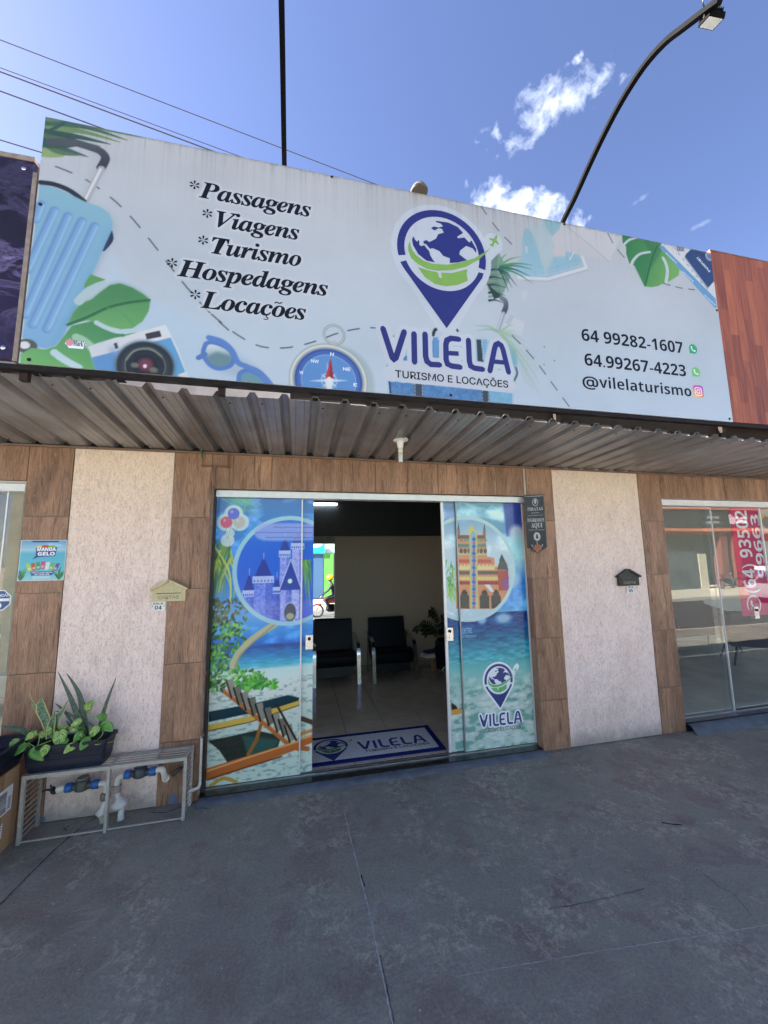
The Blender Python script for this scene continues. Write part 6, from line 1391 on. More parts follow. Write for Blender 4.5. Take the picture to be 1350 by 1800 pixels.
bm = BM(); g = [[bm.verts.new((px0+.02+(px1-px0-.04)*i/24, py0+.015+(py1-py0-.03)*j/6, pz1-.035+.008*mnoise.noise(Vector((i*.7, j*.7, 1))))) for j in range(7)] for i in range(25)]
for i in range(24):
    for j in range(6): bm.faces.new((g[i][j], g[i+1][j], g[i+1][j+1], g[i][j+1]))
obj('soil', bm, plain('dark_soil', (.02, .014, .01), .95, 0, .4, 60), PL)
def leafmat(name, kind):
    m, t, b = principled(name); u = N(t, 'ShaderNodeUVMap').outputs[0]; s_ = N(t, 'ShaderNodeSeparateXYZ'); link(t, u, s_.inputs[0]); oi = N(t, 'ShaderNodeObjectInfo').outputs['Random']
    off = N(t, 'ShaderNodeCombineXYZ'); link(t, mth(t, 'MULTIPLY', oi, 40.0), off.inputs[2]); av = N(t, 'ShaderNodeVectorMath', operation='ADD'); link(t, u, av.inputs[0]); link(t, off.outputs[0], av.inputs[1])
    if kind == 'snake':
        band = noise_tex(t, mapping(t, av.outputs[0], (2.5, 34, 1)), 1.0, 5, .7, .6); c = ramp(t, band, [(.40, lin((52, 74, 56))), (.52, lin((96, 122, 98))), (.62, lin((138, 158, 134)))])
        edge_ = mth(t, 'GREATER_THAN', mth(t, 'ABSOLUTE', mth(t, 'SUBTRACT', s_.outputs[0], .5)), .40); c = mixrgb(t, mth(t, 'MULTIPLY', edge_, .85), c, lin((196, 196, 120)))
    elif kind == 'spear':
        band = noise_tex(t, mapping(t, av.outputs[0], (3, 30, 1)), 1.0, 4, .7, .4); c = ramp(t, band, [(.40, lin((58, 74, 62))), (.62, lin((98, 118, 98)))])
    elif kind == 'green': c = ramp(t, noise_tex(t, mapping(t, av.outputs[0], (5, 3, 1)), 1.0, 3), [(.3, lin((70, 120, 52))), (.7, lin((104, 156, 70)))])
    else:
        ab = mth(t, 'ABSOLUTE', mth(t, 'SUBTRACT', s_.outputs[0], .5)); sk = N(t, 'ShaderNodeCombineXYZ'); link(t, ab, sk.inputs[0]); link(t, mth(t, 'SUBTRACT', s_.outputs[1], mth(t, 'MULTIPLY', ab, .9)), sk.inputs[1]); link(t, mth(t, 'MULTIPLY', oi, 30.0), sk.inputs[2])
        v = noise_tex(t, mapping(t, sk.outputs[0], (2.4, 13, 1)), 1.0, 5, .7, .5); c = ramp(t, v, [(.44, lin((76, 126, 50))), (.52, lin((116, 160, 66))), (.575, lin((204, 216, 132))), (.66, lin((222, 226, 160)))])
        c = mixrgb(t, mth(t, 'LESS_THAN', ab, .022), c, lin((160, 188, 100)))
    link(t, c, b.inputs['Base Color']); b.inputs['Roughness'].default_value = .45; b.inputs['Specular IOR Level'].default_value = .4
    b.inputs['Transmission Weight'].default_value = 0.0; b.inputs['Subsurface Weight'].default_value = .08; b.inputs['Subsurface Radius'].default_value = (.01, .02, .005)
    return m
LM = {k: leafmat(k+'_leaf', k) for k in ('snake', 'spear', 'green', 'variegated')}
def blade(T, pts, w, kind, fold=.25, name='leaf', twist=0.0, prof=None, thick=.0):
    P_ = catmull(pts, 6); n = len(P_); bm = BM(); uv = bm.loops.layers.uv.new('UVMap'); rows = []; cols = 5
    for i, p in enumerate(P_):
        t = i/(n-1); d = (P_[min(i+1, n-1)]-P_[max(i-1, 0)]).normalized(); view = Vector((0.12, -1, .25)); s_ = d.cross(view).normalized(); nn = s_.cross(d).normalized()
        tw = twist*t; s2 = s_*math.cos(tw)+nn*math.sin(tw); n2 = -s_*math.sin(tw)+nn*math.cos(tw)
        ww = w/2*(prof(t) if prof else (1 if t < .35 else max(0.015, 1-((t-.35)/.65)**1.6)))
        rows.append([bm.verts.new(p+s2*ww*(c_*2/(cols-1)-1)+n2*(-(1-abs(c_*2/(cols-1)-1))*fold*ww)) for c_ in range(cols)])
    for i in range(n-1):
        for c_ in range(cols-1):
            f = bm.faces.new((rows[i][c_], rows[i][c_+1], rows[i+1][c_+1], rows[i+1][c_])); f.smooth = True
            for l, (a, b_) in zip(f.loops, ((c_, i), (c_+1, i), (c_+1, i+1), (c_, i+1))): l[uv].uv = (a/(cols-1), b_/(n-1))
    me = bpy.data.meshes.new(name); bm.to_mesh(me); bm.free(); me.materials.append(LM[kind]); o = link_mesh(name, me, T)
    md = o.modifiers.new('thickness', 'SOLIDIFY'); md.thickness = .0012 if kind in ('green', 'variegated') else .003; md.offset = 0; return o
def pp(x, y, yy): return at(x/6.136, 1180+y/6.136, y=yy)
SN = empty('snake_plant', (-1.62, -.12, .6), 'snake plant with upright dark blades and short yellow-edged leaves in the navy trough', 'plant')
def sb(pts, w, kind, y0=-.12, y1=-.12, **kw): n = len(pts); return blade(SN, [pp(a, b_, y0+(y1-y0)*i/(n-1)) for i, (a, b_) in enumerate(pts)], w, kind, **kw)
sb([(905, 690), (830, 460), (740, 240), (622, 0)], .036, 'spear', -.10, -.07); sb([(930, 700), (900, 480), (850, 240), (718, 20)], .042, 'spear', -.09, -.06, fold=.5)
sb([(1075, 640), (1110, 460), (1170, 280), (1250, 70)], .026, 'spear', -.08, -.05, fold=.5); sb([(520, 660), (490, 520), (440, 400), (450, 285)], .062, 'snake', -.13, -.15, prof=lambda t: .55+.45*math.sin(math.pi*min(1, t*.95)) if t < .8 else max(.03, (1-t)*3.4))
sb([(540, 730), (545, 620), (570, 520), (590, 425)], .052, 'snake', -.15, -.16); sb([(590, 600), (610, 510), (680, 420), (742, 300)], .050, 'snake', -.14, -.16, twist=.5)
sb([(460, 520), (400, 430), (350, 340), (315, 232)], .022, 'snake', -.12, -.12, twist=.8); sb([(300, 680), (220, 635), (110, 610), (0, 588)], .034, 'spear', -.14, -.20); sb([(860, 560), (760, 470), (680, 440), (570, 430)], .018, 'spear', -.10, -.10)
sb([(780, 560), (700, 440), (640, 380), (590, 345)], .016, 'spear', -.09, -.07); sb([(1030, 610), (960, 560), (860, 520), (760, 470)], .014, 'spear', -.08, -.08); sb([(760, 600), (735, 560), (710, 530)], .012, 'spear', -.08, -.08)
PO2 = empty('pothos', (-1.55, -.16, .6), 'variegated green and yellow trailing pothos spilling over the navy trough', 'plant')
heart = lambda t: max(.02, (math.sin(math.pi*min(1, (t+.10)/.55)*.5)**.6 if t < .45 else (1-((t-.45)/.55)**1.7)))
def pl_(a, b_, c_, w, kind, y0=-.17, y1=-.2, fold=.3): return blade(PO2, [pp(*a, y0), pp(*b_, (y0+y1)/2-.008), pp(*c_, y1)], w, kind, fold=fold, prof=heart, twist=random.uniform(-.3, .3))
pl_((280, 765), (200, 830), (85, 930), .075, 'green', -.20, -.26); pl_((215, 740), (150, 775), (110, 830), .05, 'variegated', -.19, -.22); pl_((400, 665), (335, 690), (270, 750), .048, 'variegated', -.18, -.2); pl_((410, 840), (380, 880), (470, 965), .078, 'green', -.22, -.235)
pl_((520, 795), (480, 850), (450, 930), .058, 'variegated', -.22, -.24); pl_((640, 640), (640, 710), (600, 810), .095, 'variegated', -.17, -.20); pl_((720, 720), (700, 760), (690, 810), .04, 'green', -.18, -.2); pl_((835, 790), (760, 820), (685, 890), .055, 'variegated', -.2, -.235)
pl_((985, 730), (920, 770), (862, 855), .068, 'green', -.19, -.235); pl_((905, 680), (850, 700), (790, 770), .062, 'green', -.15, -.18); pl_((870, 510), (830, 550), (760, 590), .05, 'variegated', -.14, -.16); pl_((835, 590), (800, 620), (750, 645), .044, 'variegated', -.14, -.16)
pl_((1060, 590), (1020, 640), (965, 720), .062, 'variegated', -.15, -.17); pl_((1085, 620), (1150, 590), (1215, 650), .072, 'green', -.14, -.18); pl_((1150, 470), (1100, 490), (1035, 480), .05, 'green', -.1, -.12); pl_((920, 425), (950, 380), (1012, 308), .060, 'variegated', -.09, -.12)
pl_((1080, 530), (1120, 510), (1150, 460), .04, 'green', -.1, -.12); pl_((1000, 760), (1060, 770), (1150, 745), .03, 'variegated', -.2, -.21)
rl = random.Random(12)
for k in range(16):
    x, y = rl.uniform(330, 1000), rl.uniform(640, 770); a_ = rl.uniform(-1.2, 1.2)-1.57 if k % 3 else rl.uniform(.6, 2.4); L_ = rl.uniform(55, 95)
    pl_((x, y), (x+math.cos(a_)*L_*.5, y+math.sin(a_)*L_*.5-8), (x+math.cos(a_)*L_, y+math.sin(a_)*L_), rl.uniform(.03, .048), rl.choice(('green', 'variegated', 'variegated')), -.14+rl.uniform(-.03, .05), -.15+rl.uniform(-.04, .05))
def stem(pts, yy=-.18, r=.0026): bm = BM(); tube(bm, catmull([pp(a, b_, yy) for a, b_ in pts], 5), r, 6); obj('stem', bm, plain('pale_green_stem', lin((140, 166, 84)), .5), PO2)
stem([(290, 780), (340, 830), (400, 810), (425, 700), (390, 672)], -.20); stem([(345, 830), (440, 790), (555, 745)], -.2); stem([(1000, 750), (1080, 765), (1160, 770), (1230, 750), (1262, 700)], -.19, .002); stem([(930, 430), (980, 480), (1040, 490)], -.11); stem([(930, 505), (1000, 480), (1040, 490)], -.11)
stem([(1045, 745), (1100, 690), (1110, 650)], -.17); stem([(300, 770), (350, 800), (420, 830)], -.2); stem([(1090, 770), (1130, 750), (1170, 730)], -.19)
# cardboard box and black tub at the left edge
BX = empty('cardboard_box', (-1.93, -.3, 0), 'tall brown cardboard box with two white barcode labels at the left edge', 'box')
CARD = plain('brown_cardboard', lin((168, 134, 100)), .8, 0, .08, 5, .2, .15)
bxx = -1.885; bm = BM(); box(bm, -2.30, bxx, -.52, -.16, .0, .50); obj('box_body', bm, CARD, BX, bevel=.003)
bm = BM(); box(bm, bxx-.001, bxx+.0008, -.37, -.31, .0, .50); obj('packing_tape', bm, plain('packing_tape', lin((150, 116, 80)), .25), BX)
for (y0, y1, z0, z1) in ((-.36, -.22, .24, .40), (-.40, -.29, .10, .19)):
    bm = BM(); box(bm, bxx, bxx+.0014, y0, y1, z0, z1); L_ = obj('barcode_label', bm, WHITEP, BX); bm = BM(); random.seed(int(z0*100))
    z = z0+.012
    while z < z1-.02:
        w_ = random.choice((.002, .003, .005)); box(bm, bxx+.0014, bxx+.0018, y0+.012, y0+(y1-y0)*.62, z, z+w_); z += w_+random.choice((.002, .003, .004))
    for k in range(5): box(bm, bxx+.0014, bxx+.0018, y0+(y1-y0)*.72, y1-.012, z0+.02+k*.016, z0+.027+k*.016)
    obj('barcode_print', bm, plain('black_ink', (.015, .015, .015), .5), L_)
TB = empty('plastic_tub', (-2.02, -.28, .5), 'dark navy plastic tub resting on the cardboard box at the left edge', 'tub')
bm = BM(); R_ = []
for a, b_, z in ((.03, .03, .502), (.012, .012, .56), (.0, .0, .645), (-.012, -.012, .65), (-.012, -.012, .668), (.008, .008, .668), (.02, .02, .60)): R_.append([bm.verts.new(p) for p in ringp(-2.26+a, -1.868-a, -.46+b_, -.10-b_, z, 5, .05)])
for a, b_ in zip(R_, R_[1:]):
    for k in range(len(a)): bm.faces.new((a[k], a[(k+1) % len(a)], b_[(k+1) % len(a)], b_[k])).smooth = True
bm.faces.new(R_[0][::-1]); bm.faces.new(R_[-1]); obj('tub_shell', bm, NAVYP, TB)

# ================================================================== INSIDE THE SHOPS
MT = empty('doormat', (.8, .47, .03), 'grey printed doormat with navy border and globe pin inside the open door', 'doormat')
mx0, mx1, my0, my1 = -.02, 1.440, .215, .775
bm = BM(); box(bm, mx0, mx1, my0, my1, .0305, .040); obj('mat_border', bm, plain('navy_mat_loops', lin((22, 34, 96)), .95, 0, .25, 200, .2, .5), MT, bevel=.003)
m, t, b = principled('grey_mat_loops'); tcx = N(t, 'ShaderNodeTexCoord').outputs['Object']; link(t, ramp(t, noise_tex(t, tcx, 240, 2, .8), [(.38, lin((150, 150, 150))), (.62, lin((238, 236, 232)))]), b.inputs['Base Color']); b.inputs['Roughness'].default_value = .95
bm = BM(); box(bm, mx0+.055, mx1-.055, my0+.055, my1-.055, .0402, .0410); obj('mat_field', bm, m, MT)
MSH = Sheet((0, 0, .0412), (1, 0, 0), (0, 1, 0), (0, 0, 1)); MN = plain('mat_navy', lin((30, 48, 110)), .9, 0, .2, 150); MG = plain('mat_green', lin((70, 120, 60)), .9, 0, .2, 150)
emblem(MT, MSH, (.345, .54), .50, .48, colors=(MN, MG, MN), h0=.0004); ws = .70/.84
wordmark(MT, MSH, (.95-ws*.0, .49+.75*.70), .72, .70, navy=MN, h0=.0004)
line(MT, MSH, 'TURISMO E LOCAÇÕES', .66, 1.32, .345, .385, plain('mat_black', lin((50, 56, 50)), .9), .02, .0006, ref='T')

def armchair(x, y, label):
    T = empty('armchair', (x, y, .03), label, 'armchair', 'black armchairs with chrome arms inside the shop'); w = .30
    prof = [(y-.28, .30), (y-.31, .36), (y-.305, .43), (y-.26, .475), (y-.18, .485), (y+.22, .44), (y+.26, .40), (y+.26, .30), (y+.10, .26), (y-.20, .265)]
    bm = BM(); prism(bm, prof, x-w, x+w, 'x'); obj('seat', bm, LEATHER, T, True, bevel=.022)
    bp = [(y+.16, .42), (y+.24, .80), (y+.27, .895), (y+.31, .91), (y+.36, .89), (y+.37, .82), (y+.30, .40), (y+.24, .32)]
    bm = BM(); prism(bm, bp, x-w-.005, x+w+.005, 'x'); obj('backrest', bm, LEATHER, T, True, bevel=.02)
    bm = BM(); box(bm, x-w+.02, x+w-.02, y-.18, y+.22, .12, .27); obj('base_frame', bm, BLACK, T, bevel=.01)
    for s_ in (-1, 1):
        bm = BM(); path = catmull([(x+s_*.335, y-.33, .03), (x+s_*.335, y-.31, .25), (x+s_*.335, y-.28, .48), (x+s_*.335, y-.20, .60), (x+s_*.335, y-.02, .655), (x+s_*.335, y+.20, .69), (x+s_*.335, y+.30, .68)], 5); R_ = []
        for i, p in enumerate(path):
            d = (path[min(i+1, len(path)-1)]-path[max(i-1, 0)]).normalized(); sx = Vector((1, 0, 0)); u_ = sx.cross(d)
            R_.append([bm.verts.new(p+sx*a*.027+u_*b_*.006) for a, b_ in ((-1, -1), (1, -1), (1, 1), (-1, 1))])
        for a, b_ in zip(R_, R_[1:]):
            for k in range(4): bm.faces.new((a[k], a[(k+1) % 4], b_[(k+1) % 4], b_[k]))
        bm.faces.new(R_[0][::-1]); bm.faces.new(R_[-1]); bar(bm, (x+s_*.335, y+.22, .69), (x+s_*.335, y+.30, .03), .05, .012, up=(1, 0, 0)); obj('armrest', bm, CHROME, T)
    return T
armchair(1.495, 2.72, 'black leather armchair with chrome arms right of centre, nearest the plant'); armchair(.595, 2.735, 'black leather armchair with chrome arms standing below the mirror')
ST = empty('side_table', (2.10, 2.60, .03), 'small round white side table with pale wooden legs beside the armchair', 'side table')
bm = BM(); lathe(bm, [(.148, .318), (.152, .322), (.152, .334), (.148, .338)], (2.11, 2.60, 0), 28); obj('table_top', bm, WHITEP, ST, True)
for a in (0.6, 2.7, 4.8): bm = BM(); tube(bm, [(2.11+.07*math.cos(a), 2.6+.07*math.sin(a), .318), (2.11+.13*math.cos(a), 2.6+.13*math.sin(a), .03)], [.012, .008], 8); obj('leg', bm, WOODLEG, ST)
for k, (w_, mt_, lb) in enumerate(((.11, plain('white_cover', lin((200, 200, 204)), .4), 'white book at the bottom of the pile on the round table'), (.10, plain('blue_grey_cover', lin((90, 100, 116)), .4), 'grey book in the middle of the pile on the round table'), (.105, plain('dark_cover', lin((40, 42, 50)), .4), 'dark book on top of the pile on the round table'))):
    bm = BM(); obox(bm, (2.13+.006*k, 2.58, .3505+k*.0235), Vector((w_, .02*k, 0)), Vector((-.02*k*.6, .065, 0)), (0, 0, .011)); tag(obj('book', bm, mt_, None, bevel=.002), lb, 'book', 'books on the round table')
ZZ = empty('potted_plant', (2.45, 2.85, .03), 'dark leafy houseplant with arching fronds in the far right corner of the shop', 'plant')
DKG = plain('dark_leaf', (.012, .028, .012), .35, 0, .3); bm = BM(); lathe(bm, [(.13, .03), (.17, .32), (.175, .36), (.155, .36), (.15, .33)], (2.47, 2.86, 0), 20); obj('pot', bm, BLACK, ZZ, True)
rz = random.Random(4)
for k in range(19):
    a = rz.uniform(0, 6.28); L = rz.uniform(.45, .85); out = rz.uniform(.12, .42); base = Vector((2.47, 2.86, .34)); tip = base+Vector((math.cos(a)*out-.05, math.sin(a)*out*.35-.05, L*rz.uniform(.55, 1))); mid = base+(tip-base)*.55+Vector((0, 0, .12)); P_ = catmull([base, mid, tip, tip+Vector((math.cos(a)*.05, 0, -.04))], 5)
    bm = BM(); tube(bm, P_, .004, 5)
    for i in range(4, len(P_)):
        for s_ in (-1, 1):
            p = P_[i]; d = (P_[i]-P_[i-1]).normalized(); sd_ = d.cross(Vector((0, -1, .2))).normalized()*s_; q = p+sd_*.055+d*.03; n_ = d*.016
            bm.faces.new([bm.verts.new(v) for v in (p, p+(q-p)*.4-n_, q-n_*.3, q, p+(q-p)*.5+n_)])
    obj('frond', bm, DKG, ZZ)
TC = empty('tub_chair', (2.35, 2.15, .03), 'black upholstered tub chair on a slim metal leg, half hidden behind the right door', 'chair')
bm = BM(); lathe(bm, [(.10, .27), (.26, .31), (.29, .42), (.28, .62), (.25, .64), (.24, .45), (.05, .43)], (2.36, 2.16, 0), 24); obj('seat_shell', bm, LEATHER, TC, True)
for a in (3.9, 5.6, 1.2, 2.4): bm = BM(); tube(bm, [(2.36+.12*math.cos(a), 2.16+.12*math.sin(a), .29), (2.36+.30*math.cos(a), 2.16+.24*math.sin(a), .03)], [.011, .008], 8); obj('leg', bm, CHROME, TC)
DT = empty('round_table', (2.75, 2.75, .03), 'round pale table top behind the tub chair', 'table'); bm = BM(); lathe(bm, [(.33, .535), (.34, .54), (.34, .555)], (2.72, 2.62, 0), 28); obj('table_top', bm, WHITEP, DT, True); bm = BM(); lathe(bm, [(.16, .03), (.15, .045), (.025, .06), (.022, .53)], (2.72, 2.62, 0), 16); obj('table_stand', bm, BLACK, DT, True)
MR = empty('wall_mirror', (.1, 3.14, .88), 'framed mirror on the back wall showing the bright street and a motorcyclist', 'mirror')
MTILT = rad(0.8)
def mir(x, z, h=0.0): zz = z-.88; return Vector((x, 3.118+zz*math.sin(MTILT)-h*math.cos(MTILT), .88+zz*math.cos(MTILT)+0*h))
bm = BM(); vs = [bm.verts.new(mir(x, z)) for x, z in ((-.75, .90), (.622, .90), (.622, 2.17), (-.75, 2.17))]; bm.faces.new(vs); mm, tt, bb = principled('mirror_glass'); bb.inputs['Metallic'].default_value = 1; bb.inputs['Roughness'].default_value = 0; bb.inputs['Base Color'].default_value = (.86, .88, .88, 1); obj('mirror_glass', bm, mm, MR)
bm = BM(); 
for a, b_ in (((-.76, .888), (.632, .888)), ((-.76, 2.182), (.632, 2.182))): obox(bm, (mir(*a, .004)+mir(*b_, .004))/2, (.70, 0, 0), (0, .010, 0), (0, 0, .008))
obj('mirror_frame', bm, BLACK, MR); bm = BM(); obox(bm, (mir(.628, .89)+mir(.628, 2.18))/2+Vector((0, -.004, 0)), (.005, 0, 0), (0, .008, 0), (mir(0, 2.18)-mir(0, .89))/2); obj('mirror_edge', bm, WHITEP, MR)
bm = BM(); box(bm, -.76, .630, 3.09, 3.155, 2.205, 2.262); box(bm, -.76, .630, 3.10, 3.155, 2.268, 2.300); obj('shelf_box', bm, plain('grey_trim', lin((130, 124, 120)), .5), MR)
TL = empty('tube_light', (.46, 3.0, 2.86), 'lit white tube light on the dark beam inside the shop', 'light'); bm = BM(); tube(bm, [(.10, 3.05, 2.845), (.655, 3.05, 2.845)], .012, 10); obj('light_tube', bm, emit('lit_tube', (.9, .96, 1), 3.0), TL); bm = BM(); box(bm, .08, .675, 3.065, 3.098, 2.85, 2.885); obj('light_housing', bm, WHITEP, TL)

# right neighbour: seats, banner, lock side posters
def lounge(x, y, w, z0, label, rz=0.0, sc=1.0):
    T = empty('lounge_chair', (x, y, z0), label, 'armchair', 'dark armchairs behind the right shop window')
    def R_(p): q = Vector(p)*sc; c_, s_ = math.cos(rz), math.sin(rz); return Vector((x+q.x*c_-q.y*s_, y+q.x*s_+q.y*c_, z0+q.z))
    DK = plain('charcoal_upholstery', (.016, .022, .032), .75, 0, .2, 60, .3, .3)
    bm = BM(); prism(bm, [(-.30, .32), (-.32, .44), (.20, .42), (.26, .30)], -w/2, w/2, 'x'); prism(bm, [(.18, .40), (.30, .86), (.38, .84), (.30, .30)], -w/2, w/2, 'x')
    for s_ in (-1, 1): prism(bm, [(-.32, .34), (-.38, .64), (.30, .80), (.30, .34)], s_*w/2, s_*(w/2-.06), 'x')
    for v in bm.verts: v.co = R_(v.co)
    obj('upholstered_shell', bm, DK, T, bevel=.012)
    for sx, sy in ((-1, -1), (1, -1), (-1, 1), (1, 1)): bm = BM(); tube(bm, [R_((sx*(w/2-.10), sy*.20, .34)), R_((sx*(w/2+.0), sy*.30, 0))], [.02, .012], 8); obj('leg', bm, BLACK, T)
    return T
lounge(7.35, 1.5, .70, .10, 'charcoal armchair on splayed dark legs nearest the right shop window', 2.5); lounge(7.3, 2.45, 1.5, .10, 'dark two-seat sofa at the back wall of the right shop', .0)
BN = empty('vinyl_banner', (5.6, .16, 1.2), 'crimson banner with white phone number reading upwards, behind the right shop glass', 'banner')
CRIM = plain('crimson_vinyl', lin((206, 16, 92)), .6, 0, .05, 3)
b1_, b2_, z1_, z2_ = 5.30, 5.765, 1.13, 2.458
bm = BM(); box(bm, b1_, b2_, .150, .153, z1_, z2_); obj('banner_sheet', bm, CRIM, BN)
BSH = Sheet((b1_+.30, .1492, z1_), (0, 0, 1), (-1, 0, 0), (0, -1, 0)); WI = plain('banner_white', lin((240, 232, 236)), .6)
line(BN, BSH, '('+msb('64')+') '+msb('93502'), .27, 1.30, .02, .22, WI, .0, .0006, ref=msb('6')); phone_badge(BN, Sheet((0, .1490, 0), (1, 0, 0), (0, 0, 1), (0, -1, 0)), (b1_+.20, z1_+.13), .095, CRIM, h=.0009)
bm = BM(); poly2(bm, Sheet((0, .1492, 0), (1, 0, 0), (0, 0, 1), (0, -1, 0)), circ((b1_+.20, z1_+.13), .115), .0005, 0, holes=[circ((b1_+.20, z1_+.13), .093)[::-1]]); obj('ring_mark', bm, WI, BN)
BSH2 = Sheet((b1_+.50, .1492, z1_), (0, 0, 1), (-1, 0, 0), (0, -1, 0)); line(BN, BSH2, msb('99663'), .45, 1.25, .03, .17, WI, .0, .0006, ref=msb('6'))
bm = BM(); box(bm, 4.105, 4.16, .150, .153, 1.5, 2.458); o = obj('banner_strip', bm, CRIM, BN)
for (x0, x1, z0, z1, nme, lab) in ((5.82, 6.6, 1.75, 2.44, 'food_poster', 'colourful food poster at the right edge behind the glass'),):
    FP = empty(nme, ((x0+x1)/2, .16, z0), lab, 'poster'); K = Print(x0, x1, z0, z1, 90, (228, 214, 206))
    for k in range(26): K.ell((random.uniform(x0, x1), random.uniform(z0, z1)), random.uniform(.03, .10), random.uniform(.03, .08), random.choice([(226, 160, 50), (196, 110, 60), (240, 200, 90), (180, 60, 50), (150, 130, 110)]), .9, raw=True)
    K.poly([(x0, 2.05), (x1, 2.05), (x1, 2.13), (x0, 2.13)], (206, 60, 70), raw=True); K.mesh('poster_print', Sheet((0, .155, 0), (1, 0, 0), (0, 0, 1), (0, -1, 0)), m_paint_attr('food_print', .5), FP, gain=.8); bm = BM(); box(bm, x0, x1, .156, .158, z0, z1); obj('poster_sheet', bm, WHITEP, FP)
# left neighbour: octagonal alarm sticker and a chain
OC = empty('alarm_sticker', (-2.27, .1, 1.6), 'blue and white octagonal alarm sticker on the left shop glass', 'sticker')
OS = Sheet((0, .1025, 0), (1, 0, 0), (0, 0, 1), (0, -1, 0)); oc = (-2.283, 1.612); BLU = plain('sticker_blue', lin((40, 84, 140)), .3)
bm = BM(); poly2(bm, OS, [(oc[0]+.085*math.cos(rad(22.5+45*k)), oc[1]+.085*math.sin(rad(22.5+45*k))) for k in range(8)], 0, 0); poly2(bm, OS, [(oc[0]+.077*math.cos(rad(22.5+45*k)), oc[1]+.077*math.sin(rad(22.5+45*k))) for k in range(8)], .0004, 1); obj('sticker_face', bm, [WHITEINK, BLU], OC)
line(OC, OS, 'ATENÇÃO', oc[0]-.055, oc[0]+.068, oc[1]+.028, oc[1]+.048, WHITEINK, .02, .0008, ref='T'); bm = BM(); poly2(bm, OS, [(oc[0]-.068, oc[1]-.008), (oc[0]+.07, oc[1]-.008), (oc[0]+.07, oc[1]+.014), (oc[0]-.068, oc[1]+.014)], .0008); poly2(bm, OS, circ((oc[0], oc[1]-.042), .022), .0008); obj('sticker_marks', bm, WHITEINK, OC)
CH = empty('hanging_chain', (-2.36, .25, .9), 'steel chain hanging behind the left shop glass', 'chain')
me0 = None
for k in range(16):
    bm = BM(); R_ = [(.016*math.cos(a), 0, .026*math.sin(a)) for a in [2*math.pi*i/12 for i in range(13)]]; tube(bm, R_, .0045, 6, cap=False)
    if me0 is None: o = obj('chain_link', bm, CHROME, CH); me0 = o.data
    else: bm.free(); o = link_mesh('chain_link', me0, CH)
    o.location = (-2.345+.012*math.sin(k*.5), .22, 1.40-k*.040); o.rotation_euler = (0, 0, (k % 2)*1.4+.3)

# ================================================================== ACROSS THE STREET (seen mirrored in the glass and mirror)
OB = empty('corner_store', (31, -16, -.2), 'dark-fronted corner store with orange trim across the street, seen mirrored', 'building')
DKF = plain('charcoal_fascia', lin((52, 56, 58)), .6); ORG = plain('orange_trim', lin((232, 140, 96)), .5); TERR = plain('terracotta_paint', lin((140, 74, 60)), .8)
def bx(nm, x0, x1, y0, y1, z0, z1, mat, T): bm = BM(); box(bm, x0, x1, y0, y1, z0, z1); return obj(nm, bm, mat, T)
bx('fascia', 16.5, 44, -20.0, -16.0, 3.60, 4.85, DKF, OB); bx('trim_band', 16.4, 44.1, -20.1, -15.93, 3.42, 3.60, ORG, OB); bx('trim_band', 16.4, 44.1, -20.1, -15.93, 4.85, 4.95, ORG, OB); bx('upper_wall', 16.5, 44, -24, -16.6, 4.95, 5.6, WHITEP, OB)
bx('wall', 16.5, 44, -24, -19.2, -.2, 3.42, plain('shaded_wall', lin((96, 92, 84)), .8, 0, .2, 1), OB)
for x in (27.4, 28.5, 36.0, 21.0): bx('column', x, x+.55, -16.6, -16.05, -.2, 3.42, TERR, OB)
bx('shutter', 28.9, 35.5, -19.19, -19.1, -.1, 2.9, plain('dark_shutter', lin((60, 66, 66)), .5), OB); bx('doorway', 22.0, 26.8, -19.19, -19.1, -.1, 2.7, plain('pale_shutter', lin((140, 146, 130)), .6), OB)
FS_ = Sheet((0, -15.99, 0), (-1, 0, 0), (0, 0, 1), (0, 1, 0)); line(OB, FS_, 'ogi', -29.9, -28.2, 3.95, 4.55, WHITEINK, .05, .01, ref='i'); line(OB, FS_, 'marmitas', -27.4, -26.4, 4.25, 4.40, WHITEINK, .03, .01, ref='t'); line(OB, FS_, '9999-0104', -27.4, -26.3, 3.9, 4.05, WHITEINK, .03, .01)
LW = empty('low_wall', (22, -15.2, -.2), 'grey boundary wall with cream end post across the street', 'wall'); bx('wall_face', 15.0, 24.1, -15.4, -15.15, -.2, 2.1, plain('grey_wall_paint', lin((80, 84, 84)), .8), LW); bx('end_post', 24.1, 24.75, -15.5, -15.1, -.2, 1.95, plain('cream_wall', lin((214, 206, 178)), .8), LW); bx('meter_door', 22.4, 23.3, -15.145, -15.12, .3, 1.0, DKF, LW)
GB = empty('green_store', (2, -19, -.2), 'teal and green painted store across the street, seen mirrored', 'building')
bx('wall', -14, 15.5, -24, -19, -.2, 6.5, plain('pale_teal_paint', lin((176, 204, 200)), .8, 0, .1, 1), GB); bx('green_door', 1.92, 2.60, -18.99, -18.9, -.2, 3.0, plain('green_paint', lin((84, 160, 66)), .6), GB); bx('blue_wall', -3.5, 1.86, -18.99, -18.88, -.2, 3.0, plain('slate_blue_paint', lin((52, 88, 124)), .7), GB)
bx('shop_board', -3.0, 1.95, -18.86, -18.75, 3.05, 3.75, plain('cyan_board', lin((30, 206, 226)), .5), GB); bx('dark_opening', 2.66, 7.0, -18.99, -18.9, -.2, 3.0, BLACK, GB); bx('wall_notice', -12, -4, -18.99, -18.9, 1.0, 3.4, plain('dark_grey_paint', lin((70, 72, 76)), .7), GB)
